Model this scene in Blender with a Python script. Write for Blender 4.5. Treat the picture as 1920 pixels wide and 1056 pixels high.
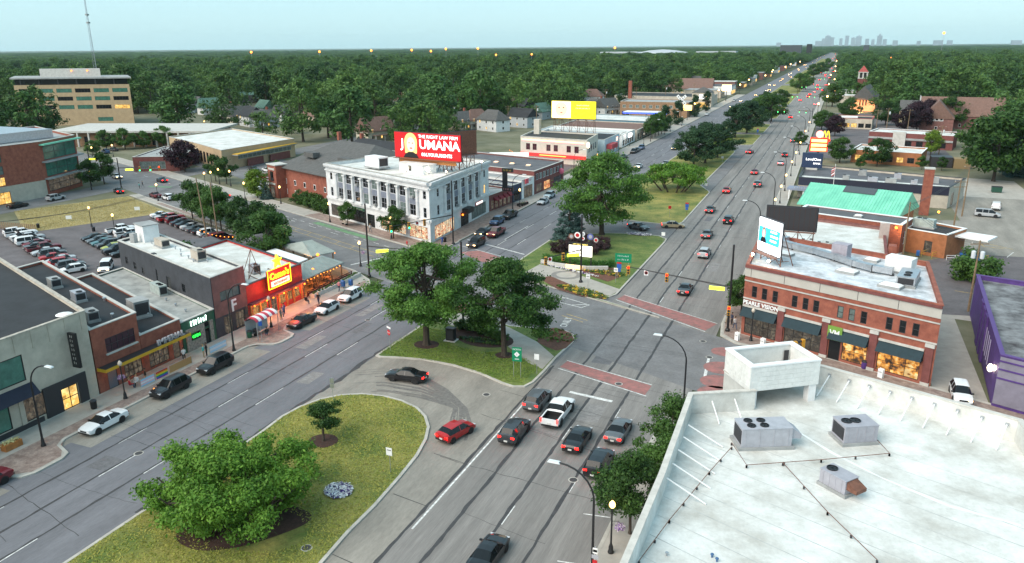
import bpy, math, random
import numpy as np
from mathutils import Vector, Matrix

for _o in list(bpy.data.objects):
    bpy.data.objects.remove(_o)
SC = bpy.context.scene
COL = SC.collection
rnd = random.Random(7)
PI = math.pi
rad = math.radians

# ---------------------------------------------------------------- camera
CAM_H = 37.0
FOCAL = 1450.0                       # in pixels of a 1920 wide frame
_p = math.atan(440.0 / FOCAL); _r = rad(0.45)
_up = np.array([-math.sin(_r) * math.cos(_p), -math.cos(_r) * math.cos(_p), -math.sin(_p)])
_vx = 622.0
_fy = np.array([_vx, -(_up[0] * _vx + _up[2] * FOCAL) / _up[1], FOCAL]); _fy /= np.linalg.norm(_fy)
_fx = np.cross(_fy, _up); _fx /= np.linalg.norm(_fx)
ROT = np.array([_fx, _fy, _up])      # world axes: +Y runs down the avenue, +Z up
cam_d = bpy.data.cameras.new('camera'); cam = bpy.data.objects.new('camera', cam_d); COL.objects.link(cam)
cam_d.sensor_width = 36; cam_d.sensor_fit = 'HORIZONTAL'; cam_d.lens = FOCAL / 1920 * 36
cam_d.clip_start = 0.5; cam_d.clip_end = 60000
_m = Matrix.Identity(4)
for i in range(3):
    _m[i][0] = ROT[i][0]; _m[i][1] = -ROT[i][1]; _m[i][2] = -ROT[i][2]
_m[2][3] = CAM_H
cam.matrix_world = _m
SC.camera = cam

# ---------------------------------------------------------------- world, sun, exposure
W = bpy.data.worlds.new('World'); SC.world = W; W.use_nodes = True
SUN_EL, SUN_AZ = 42.0, 215.0          # soft evening light through a thin bright overcast
nt = W.node_tree; bg = nt.nodes['Background']
sky = nt.nodes.new('ShaderNodeTexSky'); sky.sky_type = 'NISHITA'; sky.sun_disc = False
sky.sun_elevation = rad(SUN_EL); sky.sun_rotation = rad(SUN_AZ)
sky.air_density = 1.0; sky.dust_density = 1.0; sky.ozone_density = 1.5
veil = nt.nodes.new('ShaderNodeMix'); veil.data_type = 'RGBA'; veil.inputs[0].default_value = .72
veil.inputs[7].default_value = (2.95, 4.85, 5.5, 1)      # the overcast itself, even over the whole sky
nt.links.new(sky.outputs[0], veil.inputs[6])
nt.links.new(veil.outputs[2], bg.inputs[0]); bg.inputs[1].default_value = 0.067
sun_d = bpy.data.lights.new('sun', 'SUN'); sun = bpy.data.objects.new('sun', sun_d); COL.objects.link(sun)
sun_d.energy = 1.5; sun_d.angle = rad(60); sun_d.color = (1.0, 0.87, 0.74)
_a = rad(SUN_AZ)
_sv = Vector((math.sin(_a) * math.cos(rad(SUN_EL)), math.cos(_a) * math.cos(rad(SUN_EL)), math.sin(rad(SUN_EL))))
sun.rotation_euler = _sv.to_track_quat('Z', 'Y').to_euler(); sun.location = (0, 0, 300)
SC.view_settings.view_transform = 'Standard'; SC.view_settings.look = 'None'
SC.view_settings.gamma = 1.0; SC.view_settings.use_curve_mapping = False
SC.view_settings.exposure = 1.56
SC.render.engine = 'CYCLES'
try:
    SC.cycles.use_denoising = True
    SC.cycles.max_bounces = 5; SC.cycles.diffuse_bounces = 2; SC.cycles.glossy_bounces = 2
    SC.cycles.transparent_max_bounces = 6; SC.cycles.volume_bounces = 1
    SC.cycles.sample_clamp_indirect = 4.0
except Exception:
    pass

# ---------------------------------------------------------------- helpers
def gp(px, py, z=0.0):
    """ground (or height z) point seen at a 1920x1056 picture position, in metres"""
    d = ROT @ np.array([px - 960.0, py - 528.0, FOCAL]); t = (z - CAM_H) / d[2]
    return (float(d[0] * t), float(d[1] * t))

A9 = rad(23.9)                        # the cross street leaves the avenue at this skew
D9 = (-math.cos(A9), math.sin(A9))    # along the cross street, away to the left
N9 = (math.sin(A9), math.cos(A9))
def s9(s, n): return (s * D9[0] + n * N9[0], s * D9[1] + n * N9[1])

MATS = {}; EK = .5556       # lamps are rated for exposure 0.7
def _new(name):
    m = bpy.data.materials.new(name); m.use_nodes = True
    n = m.node_tree.nodes; p = n['Principled BSDF']; return m, m.node_tree, p
def mat(name, c=(.5, .5, .5), r=.7, var=0.0, vs=1.0, metal=0.0, bump=0.0, bs=20.0, c2=None, stretch=None, spec=None, wear=None, fine=0.0, fs=6.0):
    """principled with large soft colour variation and fine relief"""
    if name in MATS: return MATS[name]
    m, t, p = _new(name); N = t.nodes; L = t.links
    p.inputs['Roughness'].default_value = r; p.inputs['Metallic'].default_value = metal
    if spec is not None: p.inputs['Specular IOR Level'].default_value = spec
    p.inputs['Base Color'].default_value = (*c, 1)
    if var or c2:
        geo = N.new('ShaderNodeNewGeometry'); src = geo.outputs['Position']
        if stretch:
            mp = N.new('ShaderNodeMapping'); mp.inputs['Scale'].default_value = stretch
            L.new(src, mp.inputs[0]); src = mp.outputs[0]
        no = N.new('ShaderNodeTexNoise'); no.inputs['Scale'].default_value = vs; no.inputs['Detail'].default_value = 6
        no.inputs['Roughness'].default_value = .65
        L.new(src, no.inputs['Vector'])
        rp = N.new('ShaderNodeValToRGB'); L.new(no.outputs[0], rp.inputs[0])
        c2 = c2 or tuple(min(1, v * (1 + var)) for v in c)
        c1 = c if wear is None else wear
        lo = tuple(v * (1 - var) for v in c1)
        rp.color_ramp.elements[0].position = .32; rp.color_ramp.elements[0].color = (*lo, 1)
        rp.color_ramp.elements[1].position = .68; rp.color_ramp.elements[1].color = (*c2, 1)
        base = rp.outputs[0]
        if fine:
            n3 = N.new('ShaderNodeTexNoise'); n3.inputs['Scale'].default_value = fs; n3.inputs['Detail'].default_value = 5; n3.inputs['Roughness'].default_value = .75
            L.new(src if stretch else geo.outputs['Position'], n3.inputs['Vector']); mr = N.new('ShaderNodeMapRange'); mr.inputs[1].default_value = .3; mr.inputs[2].default_value = .7; mr.inputs[3].default_value = 1 - fine; mr.inputs[4].default_value = 1 + fine
            L.new(n3.outputs[0], mr.inputs[0]); mm = N.new('ShaderNodeMix'); mm.data_type = 'RGBA'; mm.blend_type = 'MULTIPLY'; mm.inputs[0].default_value = 1; L.new(base, mm.inputs[6]); L.new(mr.outputs[0], mm.inputs[7]); base = mm.outputs[2]
        L.new(base, p.inputs['Base Color'])
        if bump:
            n2 = N.new('ShaderNodeTexNoise'); n2.inputs['Scale'].default_value = bs; n2.inputs['Detail'].default_value = 4
            L.new(geo.outputs['Position'], n2.inputs['Vector'])
            b = N.new('ShaderNodeBump'); b.inputs['Strength'].default_value = bump; b.inputs['Distance'].default_value = .03
            L.new(n2.outputs[0], b.inputs['Height']); L.new(b.outputs[0], p.inputs['Normal'])
    MATS[name] = m; return m
def emit(name, c=(1, 1, 1), s=.5, r=.4, base=None):
    if name in MATS: return MATS[name]
    m, t, p = _new(name)
    p.inputs['Base Color'].default_value = (*(base or c), 1); p.inputs['Roughness'].default_value = r
    p.inputs['Emission Color'].default_value = (*c, 1); p.inputs['Emission Strength'].default_value = s * EK
    MATS[name] = m; return m
def emit_noise(name, cols, s, scale=1.2, stretch=(1, 1, 1)):
    """a lit room behind glass: warm patches of stock and wall, glossy pane in front"""
    if name in MATS: return MATS[name]
    m, t, p = _new(name); N = t.nodes; L = t.links
    geo = N.new('ShaderNodeNewGeometry'); mp = N.new('ShaderNodeMapping'); mp.inputs['Scale'].default_value = stretch
    L.new(geo.outputs['Position'], mp.inputs[0])
    vo = N.new('ShaderNodeTexVoronoi'); vo.inputs['Scale'].default_value = scale; L.new(mp.outputs[0], vo.inputs['Vector'])
    sp = N.new('ShaderNodeSeparateColor'); L.new(vo.outputs['Color'], sp.inputs[0])
    vo.distance = 'CHEBYCHEV'; n0 = N.new('ShaderNodeTexNoise'); n0.inputs['Scale'].default_value = scale * 2.2; n0.inputs['Detail'].default_value = 5; L.new(mp.outputs[0], n0.inputs['Vector'])
    ma = N.new('ShaderNodeMath'); ma.operation = 'MULTIPLY_ADD'; ma.inputs[1].default_value = 2.4; ma.inputs[2].default_value = -.95; L.new(n0.outputs[0], ma.inputs[0])
    mb_ = N.new('ShaderNodeMath'); mb_.operation = 'MULTIPLY_ADD'; mb_.inputs[1].default_value = .5; L.new(sp.outputs[0], mb_.inputs[0]); L.new(ma.outputs[0], mb_.inputs[2])
    rp = N.new('ShaderNodeValToRGB'); L.new(mb_.outputs[0], rp.inputs[0])
    el = rp.color_ramp.elements
    while len(el) < len(cols): el.new(.5)
    for k, cc in enumerate(cols): el[k].position = k / len(cols); el[k].color = (*cc, 1)
    no = N.new('ShaderNodeTexNoise'); no.inputs['Scale'].default_value = .8; L.new(geo.outputs['Position'], no.inputs['Vector'])
    mx = N.new('ShaderNodeMath'); mx.operation = 'MULTIPLY'; mx.inputs[1].default_value = s * 2 * EK; L.new(no.outputs[0], mx.inputs[0])
    L.new(rp.outputs[0], p.inputs['Emission Color']); L.new(mx.outputs[0], p.inputs['Emission Strength'])
    p.inputs['Base Color'].default_value = (.02, .02, .02, 1); p.inputs['Roughness'].default_value = .12
    MATS[name] = m; return m
def objcol(name, r=.3, metal=0.0, coat=0.0):
    """colour taken from the object, for paint that differs from copy to copy"""
    if name in MATS: return MATS[name]
    m, t, p = _new(name); oi = t.nodes.new('ShaderNodeObjectInfo')
    no = t.nodes.new('ShaderNodeTexNoise'); no.inputs['Scale'].default_value = 3.0
    hs = t.nodes.new('ShaderNodeHueSaturation'); mr = t.nodes.new('ShaderNodeMapRange')
    mr.inputs[3].default_value = .85; mr.inputs[4].default_value = 1.1
    t.links.new(no.outputs[0], mr.inputs[0]); t.links.new(mr.outputs[0], hs.inputs['Value'])
    t.links.new(oi.outputs['Color'], hs.inputs['Color']); t.links.new(hs.outputs[0], p.inputs['Base Color'])
    p.inputs['Roughness'].default_value = r; p.inputs['Metallic'].default_value = metal
    p.inputs['Coat Weight'].default_value = coat
    MATS[name] = m; return m
def leafmat(name, c, c2, trans=.25, r=.6):
    if name in MATS: return MATS[name]
    m, t, p = _new(name); N = t.nodes; L = t.links
    geo = N.new('ShaderNodeNewGeometry'); oi = N.new('ShaderNodeObjectInfo')
    ad = N.new('ShaderNodeMath'); ad.operation = 'MULTIPLY_ADD'; ad.inputs[1].default_value = .45
    L.new(geo.outputs['Random Per Island'], ad.inputs[0])
    m2 = N.new('ShaderNodeMath'); m2.operation = 'MULTIPLY'; m2.inputs[1].default_value = .62
    L.new(oi.outputs['Random'], m2.inputs[0]); L.new(m2.outputs[0], ad.inputs[2])
    no = N.new('ShaderNodeTexNoise'); no.inputs['Scale'].default_value = .45; no.inputs['Detail'].default_value = 3; L.new(geo.outputs['Position'], no.inputs['Vector'])
    ns = N.new('ShaderNodeMath'); ns.operation = 'MULTIPLY_ADD'; ns.inputs[1].default_value = 1.1; ns.inputs[2].default_value = -.55; L.new(no.outputs[0], ns.inputs[0])
    a3 = N.new('ShaderNodeMath'); a3.operation = 'ADD'; L.new(ad.outputs[0], a3.inputs[0]); L.new(ns.outputs[0], a3.inputs[1])
    rp = N.new('ShaderNodeValToRGB'); L.new(a3.outputs[0], rp.inputs[0])
    rp.color_ramp.elements[0].color = (*c, 1); rp.color_ramp.elements[1].color = (*c2, 1)
    L.new(rp.outputs[0], p.inputs['Base Color']); p.inputs['Roughness'].default_value = r
    p.inputs['Specular IOR Level'].default_value = .25
    tr = N.new('ShaderNodeBsdfTranslucent'); L.new(rp.outputs[0], tr.inputs[0])
    mx = N.new('ShaderNodeMixShader'); mx.inputs[0].default_value = trans
    out = N['Material Output']; L.new(p.outputs[0], mx.inputs[1]); L.new(tr.outputs[0], mx.inputs[2]); L.new(mx.outputs[0], out.inputs[0])
    MATS[name] = m; return m

class MB:
    """collects shapes; build() links them as one mesh object"""
    def __init__(s): s.v = []; s.f = []; s.mi = []
    def poly(s, pts, mi=0):
        k = len(s.v); s.v += [tuple(p) for p in pts]; s.f.append(tuple(range(k, k + len(pts)))); s.mi.append(mi); return s
    def mesh(s, vs, fs, mi=0):
        k = len(s.v); s.v += [tuple(p) for p in vs]; s.f += [tuple(i + k for i in f) for f in fs]; s.mi += [mi] * len(fs); return s
    def prism(s, pts, z0, z1, mi=0, bottom=True):
        if sum(a[0] * b[1] - b[0] * a[1] for a, b in zip(pts, pts[1:] + pts[:1])) < 0: pts = pts[::-1]
        n = len(pts); vs = [(x, y, z0) for x, y in pts] + [(x, y, z1) for x, y in pts]
        fs = [(i, (i + 1) % n, n + (i + 1) % n, n + i) for i in range(n)] + [tuple(range(n, 2 * n))]
        if bottom: fs.append(tuple(range(n - 1, -1, -1)))
        return s.mesh(vs, fs, mi)
    def box(s, c, d, rz=0.0, mi=0, taper=1.0):
        ca, sa = math.cos(rz), math.sin(rz); hx, hy, hz = d[0] / 2, d[1] / 2, d[2] / 2; vs = []
        for z, k in ((-hz, 1), (hz, taper)):
            for x, y in ((-hx, -hy), (hx, -hy), (hx, hy), (-hx, hy)):
                x *= k; y *= k; vs.append((c[0] + x * ca - y * sa, c[1] + x * sa + y * ca, c[2] + z))
        return s.mesh(vs, [(3, 2, 1, 0), (4, 5, 6, 7), (0, 1, 5, 4), (1, 2, 6, 5), (2, 3, 7, 6), (3, 0, 4, 7)], mi)
    def tube(s, pts, r, n=8, mi=0, caps=True):
        """tube along a polyline; r is one radius or one per point"""
        pts = [Vector(p) for p in pts]; R = r if isinstance(r, (list, tuple)) else [r] * len(pts)
        k = len(s.v); u = None
        for i, p in enumerate(pts):
            d = (pts[min(i + 1, len(pts) - 1)] - pts[max(i - 1, 0)]).normalized()
            if u is None: u = d.orthogonal().normalized()
            else: u = (u - d * u.dot(d)).normalized()
            w = d.cross(u)
            for j in range(n):
                a = 2 * PI * j / n; q = p + (u * math.cos(a) + w * math.sin(a)) * R[i]; s.v.append(tuple(q))
        for i in range(len(pts) - 1):
            for j in range(n):
                a = k + i * n + j; b = k + i * n + (j + 1) % n; s.f.append((a, b, b + n, a + n)); s.mi.append(mi)
        if caps:
            s.f.append(tuple(range(k + n - 1, k - 1, -1))); s.mi.append(mi)
            e = k + (len(pts) - 1) * n; s.f.append(tuple(range(e, e + n))); s.mi.append(mi)
        return s
    def lathe(s, prof, c=(0, 0, 0), n=12, mi=0):
        k = len(s.v)
        for r, z in prof:
            for j in range(n):
                a = 2 * PI * j / n; s.v.append((c[0] + r * math.cos(a), c[1] + r * math.sin(a), c[2] + z))
        for i in range(len(prof) - 1):
            for j in range(n):
                a = k + i * n + j; b = k + i * n + (j + 1) % n; s.f.append((a, b, b + n, a + n)); s.mi.append(mi)
        s.f.append(tuple(range(k + n - 1, k - 1, -1))); s.mi.append(mi)
        e = k + (len(prof) - 1) * n; s.f.append(tuple(range(e, e + n))); s.mi.append(mi)
        return s
    def ball(s, c, r, n=10, sz=1.0, mi=0):
        m = max(4, n // 2)
        prof = [(max(.001, r * math.sin(PI * i / m)), -r * sz * math.cos(PI * i / m)) for i in range(m + 1)]
        return s.lathe(prof, c, n, mi)
    def data(s, name, mats, smooth=False):
        me = bpy.data.meshes.new(name); me.from_pydata(s.v, [], s.f)
        for m in (mats if isinstance(mats, (list, tuple)) else [mats]): me.materials.append(m)
        if any(s.mi): me.polygons.foreach_set('material_index', s.mi)
        if smooth:
            me.polygons.foreach_set('use_smooth', [True] * len(me.polygons))
            try: me.set_sharp_from_angle(angle=rad(38))
            except Exception: pass
        me.update(); return me
    def build(s, name, mats, parent=None, smooth=False, loc=None, rz=None):
        return link(name, s.data(name, mats, smooth), parent, loc, rz)
def link(name, me, parent=None, loc=None, rz=None, scale=None):
    o = bpy.data.objects.new(name, me); COL.objects.link(o)
    if parent is not None: o.parent = parent
    if loc is not None: o.location = loc
    if rz is not None: o.rotation_euler = (0, 0, rz)
    if scale is not None: o.scale = scale
    return o
def tag(o, label, cat, group=None):
    o['label'] = label; o['category'] = cat
    if group: o['group'] = group
    return o
def thing(name, label, cat, loc=(0, 0, 0), rz=0.0, group=None):
    o = link(name, None, None, loc, rz); o.empty_display_size = .3
    return tag(o, label, cat, group)
def struct(o, kind='structure'):
    o['kind'] = kind; return o
def dup(root, loc, rz=0.0, label=None, group=None, scale=None, color=None):
    """copy of a thing with copies of its parts and sub-parts, sharing mesh data"""
    r = root.copy(); COL.objects.link(r); r.location = loc; r.rotation_euler = (0, 0, rz)
    if label: r['label'] = label
    if group: r['group'] = group
    if scale is not None: r.scale = scale if isinstance(scale, (tuple, list)) else (scale,) * 3
    for ch in KIDS(root):
        c = ch.copy(); COL.objects.link(c); c.parent = r
        if color is not None: c.color = (*color, 1)
        for g in KIDS(ch):
            d = g.copy(); COL.objects.link(d); d.parent = c
    return r
_kids = {}
def KIDS(o):
    k = o.name
    if k not in _kids: _kids[k] = list(o.children)
    return _kids[k]
ORD = ['first', 'second', 'third', 'fourth', 'fifth', 'sixth', 'seventh', 'eighth', 'ninth', 'tenth', 'eleventh', 'twelfth', 'thirteenth', 'fourteenth', 'fifteenth', 'sixteenth', 'seventeenth', 'eighteenth']
_txt = {}
def text_mesh(t, size=1.0, ext=.02, align='LEFT', bold=0.0):
    key = (t, size, ext, align, bold)
    if key not in _txt:
        cu = bpy.data.curves.new('lettering', 'FONT'); cu.body = t; cu.size = size; cu.extrude = ext; cu.align_x = align
        cu.offset = bold; cu.resolution_u = 2
        o = bpy.data.objects.new('lettering', cu); COL.objects.link(o)
        bpy.context.view_layer.update()
        me = bpy.data.meshes.new_from_object(o.evaluated_get(bpy.context.evaluated_depsgraph_get()))
        bpy.data.objects.remove(o); _txt[key] = me
    return _txt[key].copy()
def text(t, size, m, parent, loc, face=0.0, ext=.02, align='CENTER', bold=0.0, name='lettering', sx=1.0, tilt=PI / 2):
    """upright lettering; face = heading (radians) the letters look towards"""
    me = text_mesh(t, size, ext, align, bold); me.materials.clear(); me.materials.append(m)
    o = link(name, me, parent, loc); o.rotation_euler = (tilt, 0, face + PI / 2); o.scale = (sx, 1, 1); return o

def scribble(w, h, m, parent, loc, face=0.0, n=7, name='lettering', seed=1, out=.02):
    """lettering too small or blurred to read in the picture: a row of uneven strokes"""
    r = random.Random(seed); mb = MB(); x = -w / 2
    for k in range(n):
        cw = w / n * r.uniform(.45, .8); hh = h * r.uniform(.7, 1.0); mb.box((x + cw / 2, 0, hh / 2), (cw * .35, out, hh)); mb.box((x + cw * .6, 0, hh * r.uniform(.2, .9)), (cw * .6, out, h * .22)); x += w / n
    o = mb.build(name, m, parent, loc=loc, rz=face + PI / 2); o['kind'] = 'stuff'; return o

def offset_poly(pts, d):
    """inset (d>0) of a counter-clockwise polygon"""
    if sum(a[0] * b[1] - b[0] * a[1] for a, b in zip(pts, pts[1:] + pts[:1])) < 0: pts = pts[::-1]
    n = len(pts); out = []
    for i in range(n):
        a, b, c = (Vector(pts[i - 1]), Vector(pts[i]), Vector(pts[(i + 1) % n]))
        e1 = (b - a).normalized(); e2 = (c - b).normalized()
        n1 = Vector((-e1.y, e1.x)); n2 = Vector((-e2.y, e2.x)); m = n1 + n2
        if m.length < 1e-5: m = n1
        m.normalize(); k = d / max(.35, m.dot(n1)); out.append((b.x + m.x * k, b.y + m.y * k))
    return out
def smooth_poly(pts, it=2):
    for _ in range(it):
        q = []
        for a, b in zip(pts, pts[1:] + pts[:1]):
            q += [(a[0] * .75 + b[0] * .25, a[1] * .75 + b[1] * .25), (a[0] * .25 + b[0] * .75, a[1] * .25 + b[1] * .75)]
        pts = q
    return pts
def sheet(name, pts, z, m, kind='structure', lab=None, cat=None):
    mb = MB(); p = pts
    if sum(a[0] * b[1] - b[0] * a[1] for a, b in zip(p, p[1:] + p[:1])) < 0: p = p[::-1]
    mb.poly([(x, y, z) for x, y in p]); o = mb.build(name, m)
    if kind: o['kind'] = kind
    return o
# ================================================================ materials of the setting
M_ASPH_L = mat('asphalt_avenue_west', (.150, .150, .165), .85, .16, .35, bump=.25, bs=45, stretch=(1.6, .25, 1), fine=.16, fs=5)
M_ASPH_R = mat('asphalt_avenue_east', (.200, .188, .178), .85, .24, .35, bump=.25, bs=45, stretch=(2.2, .12, 1), fine=.18, fs=5)
M_ASPH_9 = mat('asphalt_cross_street', (.165, .162, .165), .85, .22, .3, bump=.25, bs=45, fine=.2, fs=3)
M_ASPH_LOT = mat('asphalt_parking', (.115, .103, .108), .9, .25, .25, bump=.3, bs=40, fine=.2, fs=3)
M_CONC = mat('concrete_lane', (.245, .226, .198), .85, .22, .3, bump=.2, bs=40, stretch=(1.2, .3, 1), fine=.16, fs=4)
M_WALK = mat('concrete_walk', (.36, .335, .30), .85, .14, .6, bump=.15, bs=30)
M_KERB = mat('concrete_kerb', (.42, .40, .36), .85, .18, .8)
M_PAVER = mat('brick_paving', (.235, .16, .135), .85, .25, 1.3, bump=.4, bs=16, c2=(.33, .255, .22), fine=.25, fs=5)
M_GRASS = mat('mown_grass', (.085, .150, .022), .9, .25, .22, bump=.9, bs=14, c2=(.29, .25, .065), fine=.35, fs=3.5)
M_GRASS2 = mat('mown_grass_green', (.060, .135, .020), .9, .25, .3, bump=.9, bs=14, c2=(.17, .20, .05), fine=.35, fs=3.5)
M_DRY = mat('dry_grass', (.24, .20, .085), .95, .2, .18, bump=.8, bs=12, c2=(.40, .33, .15), fine=.3, fs=2)
M_MULCH = mat('bark_mulch', (.045, .022, .016), .95, .4, 2.5, bump=1, bs=18)
M_BED = mat('bark_mulch_red', (.13, .055, .035), .95, .35, 2.5, bump=1, bs=18)
M_TAR = mat('tar_seal', (.05, .048, .05), .7, .25, 1.5)
M_CRACK = mat('crack_dark', (.05, .05, .05), .9)  # plain dark colour of the thin road crack strips
M_PAINT = mat('road_paint_white', (.72, .72, .70), .7, .25, 2.5, wear=(.42, .42, .41))
M_PAINTY = mat('road_paint_yellow', (.55, .36, .06), .7, .3, 2.5, wear=(.30, .22, .08))
M_CROSSW = mat('crosswalk_red', (.31, .12, .11), .85, .22, 1.1, wear=(.24, .14, .13))
M_GREENL = mat('bike_lane_green', (.13, .28, .14), .85, .25, .8, wear=(.13, .2, .13))
M_EARTH = mat('far_ground', (.035, .055, .022), 1.0, .35, .02, c2=(.09, .10, .05))
M_YARD = mat('yard_ground', (.12, .13, .06), .95, .3, .08, c2=(.20, .19, .13))

# ================================================================ ground, roads
_g = MB(); _R = 45000
_g.poly([(-_R, -2000, -.06), (_R, -2000, -.06), (_R, _R, -.06), (-_R, _R, -.06)])
struct(_g.build('ground', M_EARTH))
sheet('yard_ground', [(-260, 60), (-75, 20), (-75, 640), (-430, 640), (-430, 150)], -.04, M_YARD)
sheet('yard_ground', [(-8, 60), (120, 40), (160, 640), (-8, 640)], -.036, M_YARD)

sheet('road', [(-66.5, -10), (-50.3, -10), (-50.3, 4200), (-66.5, 4200)], 0, M_ASPH_L)
sheet('road', [(-28.4, -10), (-11.7, -10), (-11.7, 4200), (-28.4, 4200)], 0, M_ASPH_R)
sheet('road', [(-50.3, 82), (-28.4, 82), (-28.4, 4200), (-50.3, 4200)], -.004, M_ASPH_9)
sheet('turning_lane', [(-50.3, -10), (-28.4, -10), (-28.4, 82), (-50.3, 82)], 0.0, M_CONC)
sheet('road', [s9(345, 69.5), s9(345, 86), s9(-75, 86), s9(-75, 69.5)], .004, M_ASPH_9)
sheet('road', [(-192, 20), (-180.5, 20), (-180.5, 420), (-192, 420)], .0, M_ASPH_9)
sheet('parking_lot', [s9(128, 27), s9(128, 66.5), s9(187, 66.5), s9(187, 35), s9(200, 34), s9(200, 12), s9(128, 12)], -.012, M_ASPH_LOT)
sheet('dry_grass_lot', [s9(187, 36), s9(187, 66), s9(216, 66.5), s9(215.5, 40)], .02, M_DRY)
sheet('car_park', [(13, 119), (62, 128), (64, 165), (24, 158), (13, 146)], -.01, M_ASPH_LOT)
sheet('alley', [(13.2, 60), (18.4, 60), (18.4, 119), (13.2, 128)], -.02, M_WALK)
sheet('alley', [(13, 119), (62, 112), (62, 128), (13, 128)], -.018, M_WALK)
sheet('car_park', [(20, 158), (62, 163), (62, 235), (27.5, 235), (27.5, 190), (20, 188)], -.016, M_CONC)
sheet('car_park', [(-6, 222), (-6, 262), (48, 252), (48, 222)], -.014, M_WALK)
sheet('car_park', [(-8, 285), (-8, 480), (38, 480), (38, 285)], -.015, M_ASPH_LOT)
sheet('car_park', [s9(205, 100), s9(300, 104), s9(300, 130), s9(205, 128)], -.012, M_ASPH_9)
sheet('car_park', [(-128, 175), (-76, 168), (-76, 262), (-128, 262)], -.03, M_ASPH_LOT)

def slab(name, pts, m, z=.14, kerb=True, kw=.3, mk=None):
    """raised ground with a concrete kerb round it"""
    if kerb:
        inn = offset_poly(pts, kw); out = offset_poly(pts, 0); n = len(out); mb = MB()
        vs = [(x, y, -.02) for x, y in out] + [(x, y, z) for x, y in out] + [(x, y, z) for x, y in inn] + [(x, y, z - .05) for x, y in inn]
        fs = []
        for i in range(n):
            j = (i + 1) % n
            fs += [(i, j, n + j, n + i), (n + i, n + j, 2 * n + j, 2 * n + i), (2 * n + i, 2 * n + j, 3 * n + j, 3 * n + i)]
        mb.mesh(vs, fs); struct(mb.build('kerb', mk or M_KERB))
        return sheet(name, inn, z - .015, m)
    mb = MB(); mb.prism(pts, -.03, z); return struct(mb.build(name, m))

def bulb(y0, y1, xo=-64.2, xi=-67.4):
    return [(xi, y0 - 2.2), (xi + .6, y0 - 1.2), (xo - .5, y0 - .4), (xo, y0 + .6), (xo, y1 - .6), (xo - .5, y1 + .4), (xi + .6, y1 + 1.2), (xi, y1 + 2.2)]
_w = [(-73, -10), (-67.4, -10)] + bulb(40.6, 44.6) + bulb(75.5, 79) + [(-67.4, 96), (-67.0, 99)] + [(-67.2, 102.5), (-69.0, 105.0), s9(112, 69.4), s9(126, 69.4), s9(126, 60), (-73, 100)]
slab('pavement', _w, M_WALK)
sheet('paving_band', [(-69.6, -10), (-67.8, -10), (-67.8, 38.6), (-64.7, 41.2), (-64.7, 44.2), (-67.8, 46.9), (-67.8, 73), (-64.7, 76), (-64.7, 78.6), (-67.8, 81.5), (-67.8, 96), (-67.8, 102), (-69.4, 104.4)], .129, M_PAVER)
sheet('paving_band', [s9(112, 64.5), s9(112, 69.0), s9(200, 69.0), s9(200, 67.8), s9(126, 67.8), s9(126, 64.5)], .131, M_PAVER)
slab('pavement', [s9(126, 67.7), s9(126, 69.4), s9(217, 69.4), s9(217, 67.0)], M_WALK)
sheet('parking_bay', [(-67.4, 46.6), (-63.7, 46.6), (-63.7, 73.3), (-67.4, 73.3)], .005, M_CONC)
sheet('parking_bay', [(-67.4, 81.4), (-63.7, 81.4), (-63.7, 97), (-67.4, 97)], .005, M_CONC)
slab('pavement', [s9(300, 86.1), s9(117.5, 86.1), (-69.5, 125.6), (-67.4, 127.5), (-66.5, 130.5), (-66.5, 134), (-66.8, 134.5), (-66.8, 640), (-73, 640), (-73, 131.3), s9(120, 90.7), s9(300, 90.7)], M_WALK)
sheet('paving_band', [s9(160, 86.6), s9(118, 86.6), (-69.3, 126.4), (-67.6, 128.4), (-66.95, 131), (-66.95, 175), (-72.7, 175), (-72.7, 131.6), s9(118.5, 90.4), s9(160, 90.4)], .131, M_PAVER)
slab('pavement', [(-13.5, -10), (-13.5, 68), (-13.0, 73), (-11.2, 76.3), (-8.5, 78.4), s9(36, 69.4), s9(-75, 69.4), s9(-75, 64), (1.3, 71), (-8.6, 60.8), (-8.6, -10)], M_WALK)
slab('pavement', [(-11.7, 640), (-11.7, 104), (-11.2, 99.5), (-9.0, 97.2), s9(44, 86.1), s9(-75, 86.1), s9(-75, 88.8), (-8.7, 101.2), (-8.5, 640)], M_WALK)
sheet('paving_band', [(-11.2, 140), (-11.2, 104), (-10.8, 100.2), (-8.8, 97.8), s9(43.5, 86.5), s9(15, 86.5), s9(15, 88.4), (-9.0, 101.0), (-9.0, 140)], .131, M_PAVER)

def med(pix, lo=None, hi=None, m=None, it=1):
    pts = [gp(*p) if p[0] > -9000 else p[1:] for p in pix]
    return slab('grass_median', pts, m or M_GRASS)
_M1 = [(-50.3, -8), (-32.1, -8), (-32.1, 40)] + [gp(*p) for p in ((655, 1000), (705, 950), (752, 896), (784, 856), (801, 825), (806, 802), (800, 782), (783, 765), (755, 752), (720, 743), (680, 739), (640, 741), (600, 749), (560, 764), (527, 782))] + [(-50.3, 55)]
slab('grass_median', _M1, M_GRASS)
_M2 = [gp(*p) for p in ((704, 668), (712, 671), (740, 672), (795, 676), (850, 687), (900, 702), (940, 720), (962, 727), (984, 727), (1001, 718), (1022, 697))] + [(-28.9, 84), (-28.6, 90.5), (-29.3, 92.6), (-30.8, 93.8)] + [s9(73, 69.3), s9(83.5, 69.3), (-50.0, 95.5), (-50.3, 93), (-50.3, 79)]
slab('grass_median', _M2, M_GRASS2)
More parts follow.
